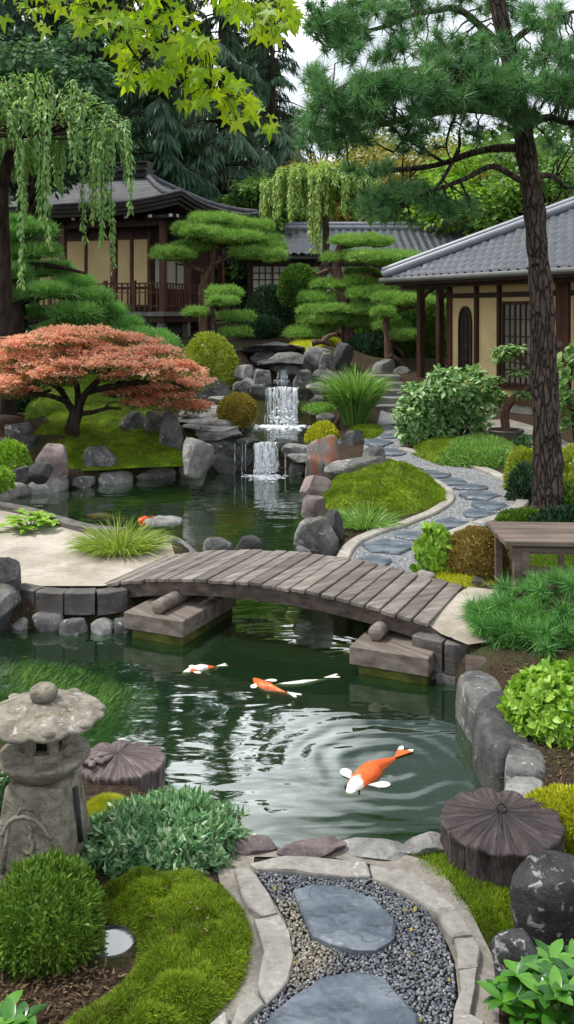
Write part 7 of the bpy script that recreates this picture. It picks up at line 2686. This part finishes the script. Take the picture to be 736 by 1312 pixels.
def broadleaf(name, label, x, y, h, R, mat, seed, ncl=46, per=170, L=.26, W=.17, group=None, zlow=.3, bark='bark_d', squash=1.0):
    r = np.random.default_rng(seed)
    base = np.array([x, y, g1(x, y)])
    tm, m = MB(), MB()
    tm.tube(np.array([[x, y, base[2] - .2], [x + .15, y, base[2] + h * .3], [x, y + .1, base[2] + h * .55]]), [.3, .22, .12], 8)
    c0 = np.array([x, y, base[2] + h * (zlow + 1) / 2])
    rz = h * (1 - zlow) / 2
    for i in range(ncl):
        d = unit(r.normal(size=3))
        c = c0 + d * np.array([R, R, rz]) * r.uniform(.35, 1.0) ** .6
        cr = R * r.uniform(.2, .4)
        n = int(per * (cr / (R * .3)) ** 2)
        dd = rdirs(n)
        p = c + dd * np.array([cr, cr, cr * .6 * squash]) * (r.uniform(.15, 1.05, n) ** .5)[:, None]
        m.leaves(p, unit(dd * np.array([1, 1, .3]) + rdirs(n) * .5 + np.array([0, 0, -.35])), unit(dd * .4 + np.array([0, -.2, .8]) + rdirs(n) * .5), L * r.uniform(.6, 1.3, n), W * r.uniform(.7, 1.3, n), .15)
        tm.tube(wiggle(np.array([x, y, base[2] + h * r.uniform(.3, .55)]), c, 5, .1, .03, seed * 100 + i), [.09, .07, .05, .035, .02], 5)
    return tree(name, label, base, tm, m, M[bark], mat, 'tree', group)


CF = [(45, 41, 21, 4.2, 'conifer', 'dark conifer behind the weeping tree on the far left'), (128, 45, 21, 4.2, 'conifer', 'tallest dark conifer straight above the left pavilion roof'), (205, 40, 18, 3.6, 'conifer', 'dark conifer behind the ridge of the pavilion'),
      (282, 43, 18.5, 4.2, 'conifer_hazed', 'bluish conifer with long drooping sprays right of the pavilion ridge'), (348, 47, 18, 3.9, 'conifer_hazed', 'bluish drooping conifer at the edge of the open sky'), (-40, 39, 23, 4.2, 'conifer', 'dark conifer at the left edge of the picture'),
      (85, 54, 23, 4.6, 'conifer', 'shadowy conifer in the second row on the left'), (245, 55, 20, 4.6, 'conifer', 'shadowy conifer in the second row behind the pavilion'), (165, 57, 21, 4.6, 'conifer', 'shadowy tall conifer in the second row above the pavilion'),
      (15, 60, 23, 5, 'conifer', 'far dark conifer at the left of the third row'), (125, 63, 24, 5, 'conifer', 'far dark conifer in the middle of the third row'), (300, 61, 21, 4.8, 'conifer', 'far dark conifer left of the open sky'), (212, 66, 23, 5, 'conifer', 'farthest dark conifer behind the pavilion ridge'), (330, 52, 17, 4, 'conifer', 'dark conifer standing between the two bluish ones')]
for i, (px, Y, h, R, mt, lb) in enumerate(CF):
    conifer(lb, (px - CX) / F * Y, Y, h, R, M[mt], 40 + i, 100, 8)
broadleaf('hanging_maple', 'dark blue green broadleaf tree behind the weeping tree, top left', -7.6, 27.5, 9.8, 2.3, M['maple_far'], 3, 40, 150, .24, .16, None, .42)
BT = [
    ('yellow_tree', 'yellow green tree behind the middle of the wing roof', 470, 44, 8.8, 3.4, 'yellow_tree', .3), ('ochre_tree', 'ochre autumn tree beside the pale weeping tree', 400, 46, 8.4, 2.4, 'orange_tree', .3),
    ('yellow_tree', 'olive yellow tree behind the tall pine branches', 540, 46, 9.6, 3.2, 'yellow_tree', .3), ('green_tree', 'bright green tree above the right house roof', 610, 39, 7.6, 3.0, 'green_tree', .3),
    ('green_tree', 'fresh green tree right of the pine trunk above the roof', 700, 37, 8.0, 3.2, 'deep_tree', .3), ('green_tree', 'deep green tree at the right edge above the roof', 775, 39, 9, 3.4, 'deep_tree', .3),
    ('pale_tree', 'tall pale green tree under the open sky', 408, 56, 14.2, 3.2, 'pale_tree', .2), ('pale_tree', 'pale green tree behind the tall pine', 500, 58, 12.0, 3.6, 'pale_tree', .2), ('pale_tree', 'green tree in the distance behind the pine trunk', 590, 57, 12.4, 3.8, 'deep_tree', .2),
    ('pale_tree', 'distant green tree at the right edge', 700, 56, 13.0, 4.0, 'deep_tree', .2), ('green_tree', 'small dark green tree between the pavilion and the wing', 335, 39, 6.2, 1.8, 'deep_tree', .25),
]
for i, (nm, lb, px, Y, h, R, mt, zl) in enumerate(BT):
    broadleaf(nm, lb, (px - CX) / F * Y, Y, h, R, M[mt], 60 + i, 46, 150, .27, .18, 'leafy trees behind the garden', zl)
# understory filling the slopes
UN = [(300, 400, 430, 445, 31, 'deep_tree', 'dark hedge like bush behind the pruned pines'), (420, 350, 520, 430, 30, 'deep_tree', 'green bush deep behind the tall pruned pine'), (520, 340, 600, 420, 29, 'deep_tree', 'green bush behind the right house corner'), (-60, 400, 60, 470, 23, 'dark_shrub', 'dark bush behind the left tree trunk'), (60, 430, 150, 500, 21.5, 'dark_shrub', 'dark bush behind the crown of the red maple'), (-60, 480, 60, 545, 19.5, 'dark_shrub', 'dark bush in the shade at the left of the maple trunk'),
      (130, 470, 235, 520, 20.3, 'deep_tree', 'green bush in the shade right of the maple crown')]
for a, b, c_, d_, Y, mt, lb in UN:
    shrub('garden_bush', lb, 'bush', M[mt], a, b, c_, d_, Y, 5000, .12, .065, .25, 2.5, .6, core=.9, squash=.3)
# far wood: one mass behind everything
m = MB()
k = 26000
ang = U(-1.1, 1.1, k)
dist = U(66, 84, k)
hh = 6 + 6 * (fbm(np.column_stack([ang * 9, ang * 0, ang * 0]), 3, 2) + .6) + 14 * np.clip((-ang - .03) * 9, 0, 1)
p = np.column_stack([np.sin(ang) * dist, np.cos(ang) * dist, 2.5 + U(0, 1, k) ** .8 * hh])
m.leaves(p, rdirs(k), rdirs(k) + np.array([0, -1, .3]), U(.7, 1.5, k), U(.5, 1.0, k), .2)
props(m.build('far_wood', M['deep_tree']), 'distant band of woodland behind the garden', 'woodland', None, 'stuff')

# ================================================================ camera, light, world
cam = bpy.data.cameras.new('camera')
co = bpy.data.objects.new('camera', cam)
COL.objects.link(co)
co.location = (0, 0, H)
co.rotation_euler = (PI / 2, 0, 0)
cam.sensor_fit = 'HORIZONTAL'
cam.sensor_width = 36
cam.lens = 36 * F / 736
cam.shift_y = -(656 - CY) / 736
cam.clip_end = 3000
cam.clip_start = .05
SC.camera = co

EL, AZ = math.radians(62), math.radians(-80)       # sun high, behind the garden to the left
sun = bpy.data.lights.new('sun', 'SUN')
sun.energy = 1.5
sun.angle = math.radians(10)
sun.color = (1, .96, .9)
so = bpy.data.objects.new('sun', sun)
COL.objects.link(so)
sd_ = Vector((math.sin(AZ) * math.cos(EL), math.cos(AZ) * math.cos(EL), math.sin(EL)))
so.rotation_euler = sd_.to_track_quat('Z', 'Y').to_euler()
so.location = (0, 0, 30)

w = bpy.data.worlds.new('World')
SC.world = w
w.use_nodes = True
nt = w.node_tree
bg = nt.nodes['Background']
sky = nt.nodes.new('ShaderNodeTexSky')
sky.sky_type = 'NISHITA'
sky.sun_disc = False
sky.sun_elevation = EL
sky.sun_rotation = AZ
sky.air_density = 1.2
sky.dust_density = 3.0
tc = nt.nodes.new('ShaderNodeTexCoord')
nz = nt.nodes.new('ShaderNodeTexNoise')
nz.inputs['Scale'].default_value = 2.2
nz.inputs['Detail'].default_value = 7
nz.inputs['Roughness'].default_value = .55
nt.links.new(tc.outputs['Generated'], nz.inputs['Vector'])
rp = nt.nodes.new('ShaderNodeValToRGB')
rp.color_ramp.elements[0].position = .3
rp.color_ramp.elements[0].color = (.55, .55, .55, 1)
rp.color_ramp.elements[1].position = .62
rp.color_ramp.elements[1].color = (.97, .97, .97, 1)
nt.links.new(nz.outputs['Fac'], rp.inputs[0])
mx = nt.nodes.new('ShaderNodeMix')
mx.data_type = 'RGBA'
nt.links.new(rp.outputs[0], mx.inputs[0])
nt.links.new(sky.outputs[0], mx.inputs[6])
mx.inputs[7].default_value = (9.4, 9.8, 10.3, 1)
# unseen bright sky patch, added so the pond reflects white
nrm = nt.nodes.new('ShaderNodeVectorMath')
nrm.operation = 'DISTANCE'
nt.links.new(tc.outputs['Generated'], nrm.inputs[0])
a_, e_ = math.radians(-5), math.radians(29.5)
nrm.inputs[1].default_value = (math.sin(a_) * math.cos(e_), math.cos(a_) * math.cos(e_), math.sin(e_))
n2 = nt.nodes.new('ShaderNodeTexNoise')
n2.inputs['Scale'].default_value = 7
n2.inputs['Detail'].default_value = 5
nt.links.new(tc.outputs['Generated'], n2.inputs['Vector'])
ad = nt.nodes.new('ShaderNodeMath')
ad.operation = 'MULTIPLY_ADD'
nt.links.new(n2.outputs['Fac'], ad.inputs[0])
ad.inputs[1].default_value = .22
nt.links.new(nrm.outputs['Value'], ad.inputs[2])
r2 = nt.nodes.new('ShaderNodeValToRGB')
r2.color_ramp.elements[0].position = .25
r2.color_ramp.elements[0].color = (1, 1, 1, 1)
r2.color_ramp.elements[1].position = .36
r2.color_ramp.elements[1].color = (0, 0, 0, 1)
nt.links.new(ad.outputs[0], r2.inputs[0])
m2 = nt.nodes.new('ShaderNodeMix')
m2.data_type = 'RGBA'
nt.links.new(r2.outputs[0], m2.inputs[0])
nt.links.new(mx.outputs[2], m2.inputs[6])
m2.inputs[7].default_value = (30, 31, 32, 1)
# unseen dark sky patch at upper right, added to darken the pond's reflection
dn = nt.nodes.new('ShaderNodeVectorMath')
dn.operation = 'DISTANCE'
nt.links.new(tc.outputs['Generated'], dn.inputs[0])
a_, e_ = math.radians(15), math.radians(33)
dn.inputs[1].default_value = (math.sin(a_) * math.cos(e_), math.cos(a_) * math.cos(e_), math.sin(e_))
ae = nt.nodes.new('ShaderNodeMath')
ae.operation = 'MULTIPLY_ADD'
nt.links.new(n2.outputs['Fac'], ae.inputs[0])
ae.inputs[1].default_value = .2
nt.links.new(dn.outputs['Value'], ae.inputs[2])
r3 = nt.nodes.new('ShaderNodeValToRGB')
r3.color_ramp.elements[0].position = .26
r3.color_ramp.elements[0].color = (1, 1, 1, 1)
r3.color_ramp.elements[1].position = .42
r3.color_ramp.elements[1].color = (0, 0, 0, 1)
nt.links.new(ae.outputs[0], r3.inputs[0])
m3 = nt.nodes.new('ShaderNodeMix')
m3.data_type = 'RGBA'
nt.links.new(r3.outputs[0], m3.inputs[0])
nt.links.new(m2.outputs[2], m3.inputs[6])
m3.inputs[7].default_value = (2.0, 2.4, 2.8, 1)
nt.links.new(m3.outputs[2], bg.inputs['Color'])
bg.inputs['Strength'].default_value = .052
SC.view_settings.view_transform = 'Standard'
SC.view_settings.look = 'None'
SC.view_settings.exposure = 1.48
SC.view_settings.gamma = 1
SC.render.engine = 'CYCLES'
SC.cycles.max_bounces = 7
SC.cycles.transparent_max_bounces = 16
SC.cycles.use_denoising = True
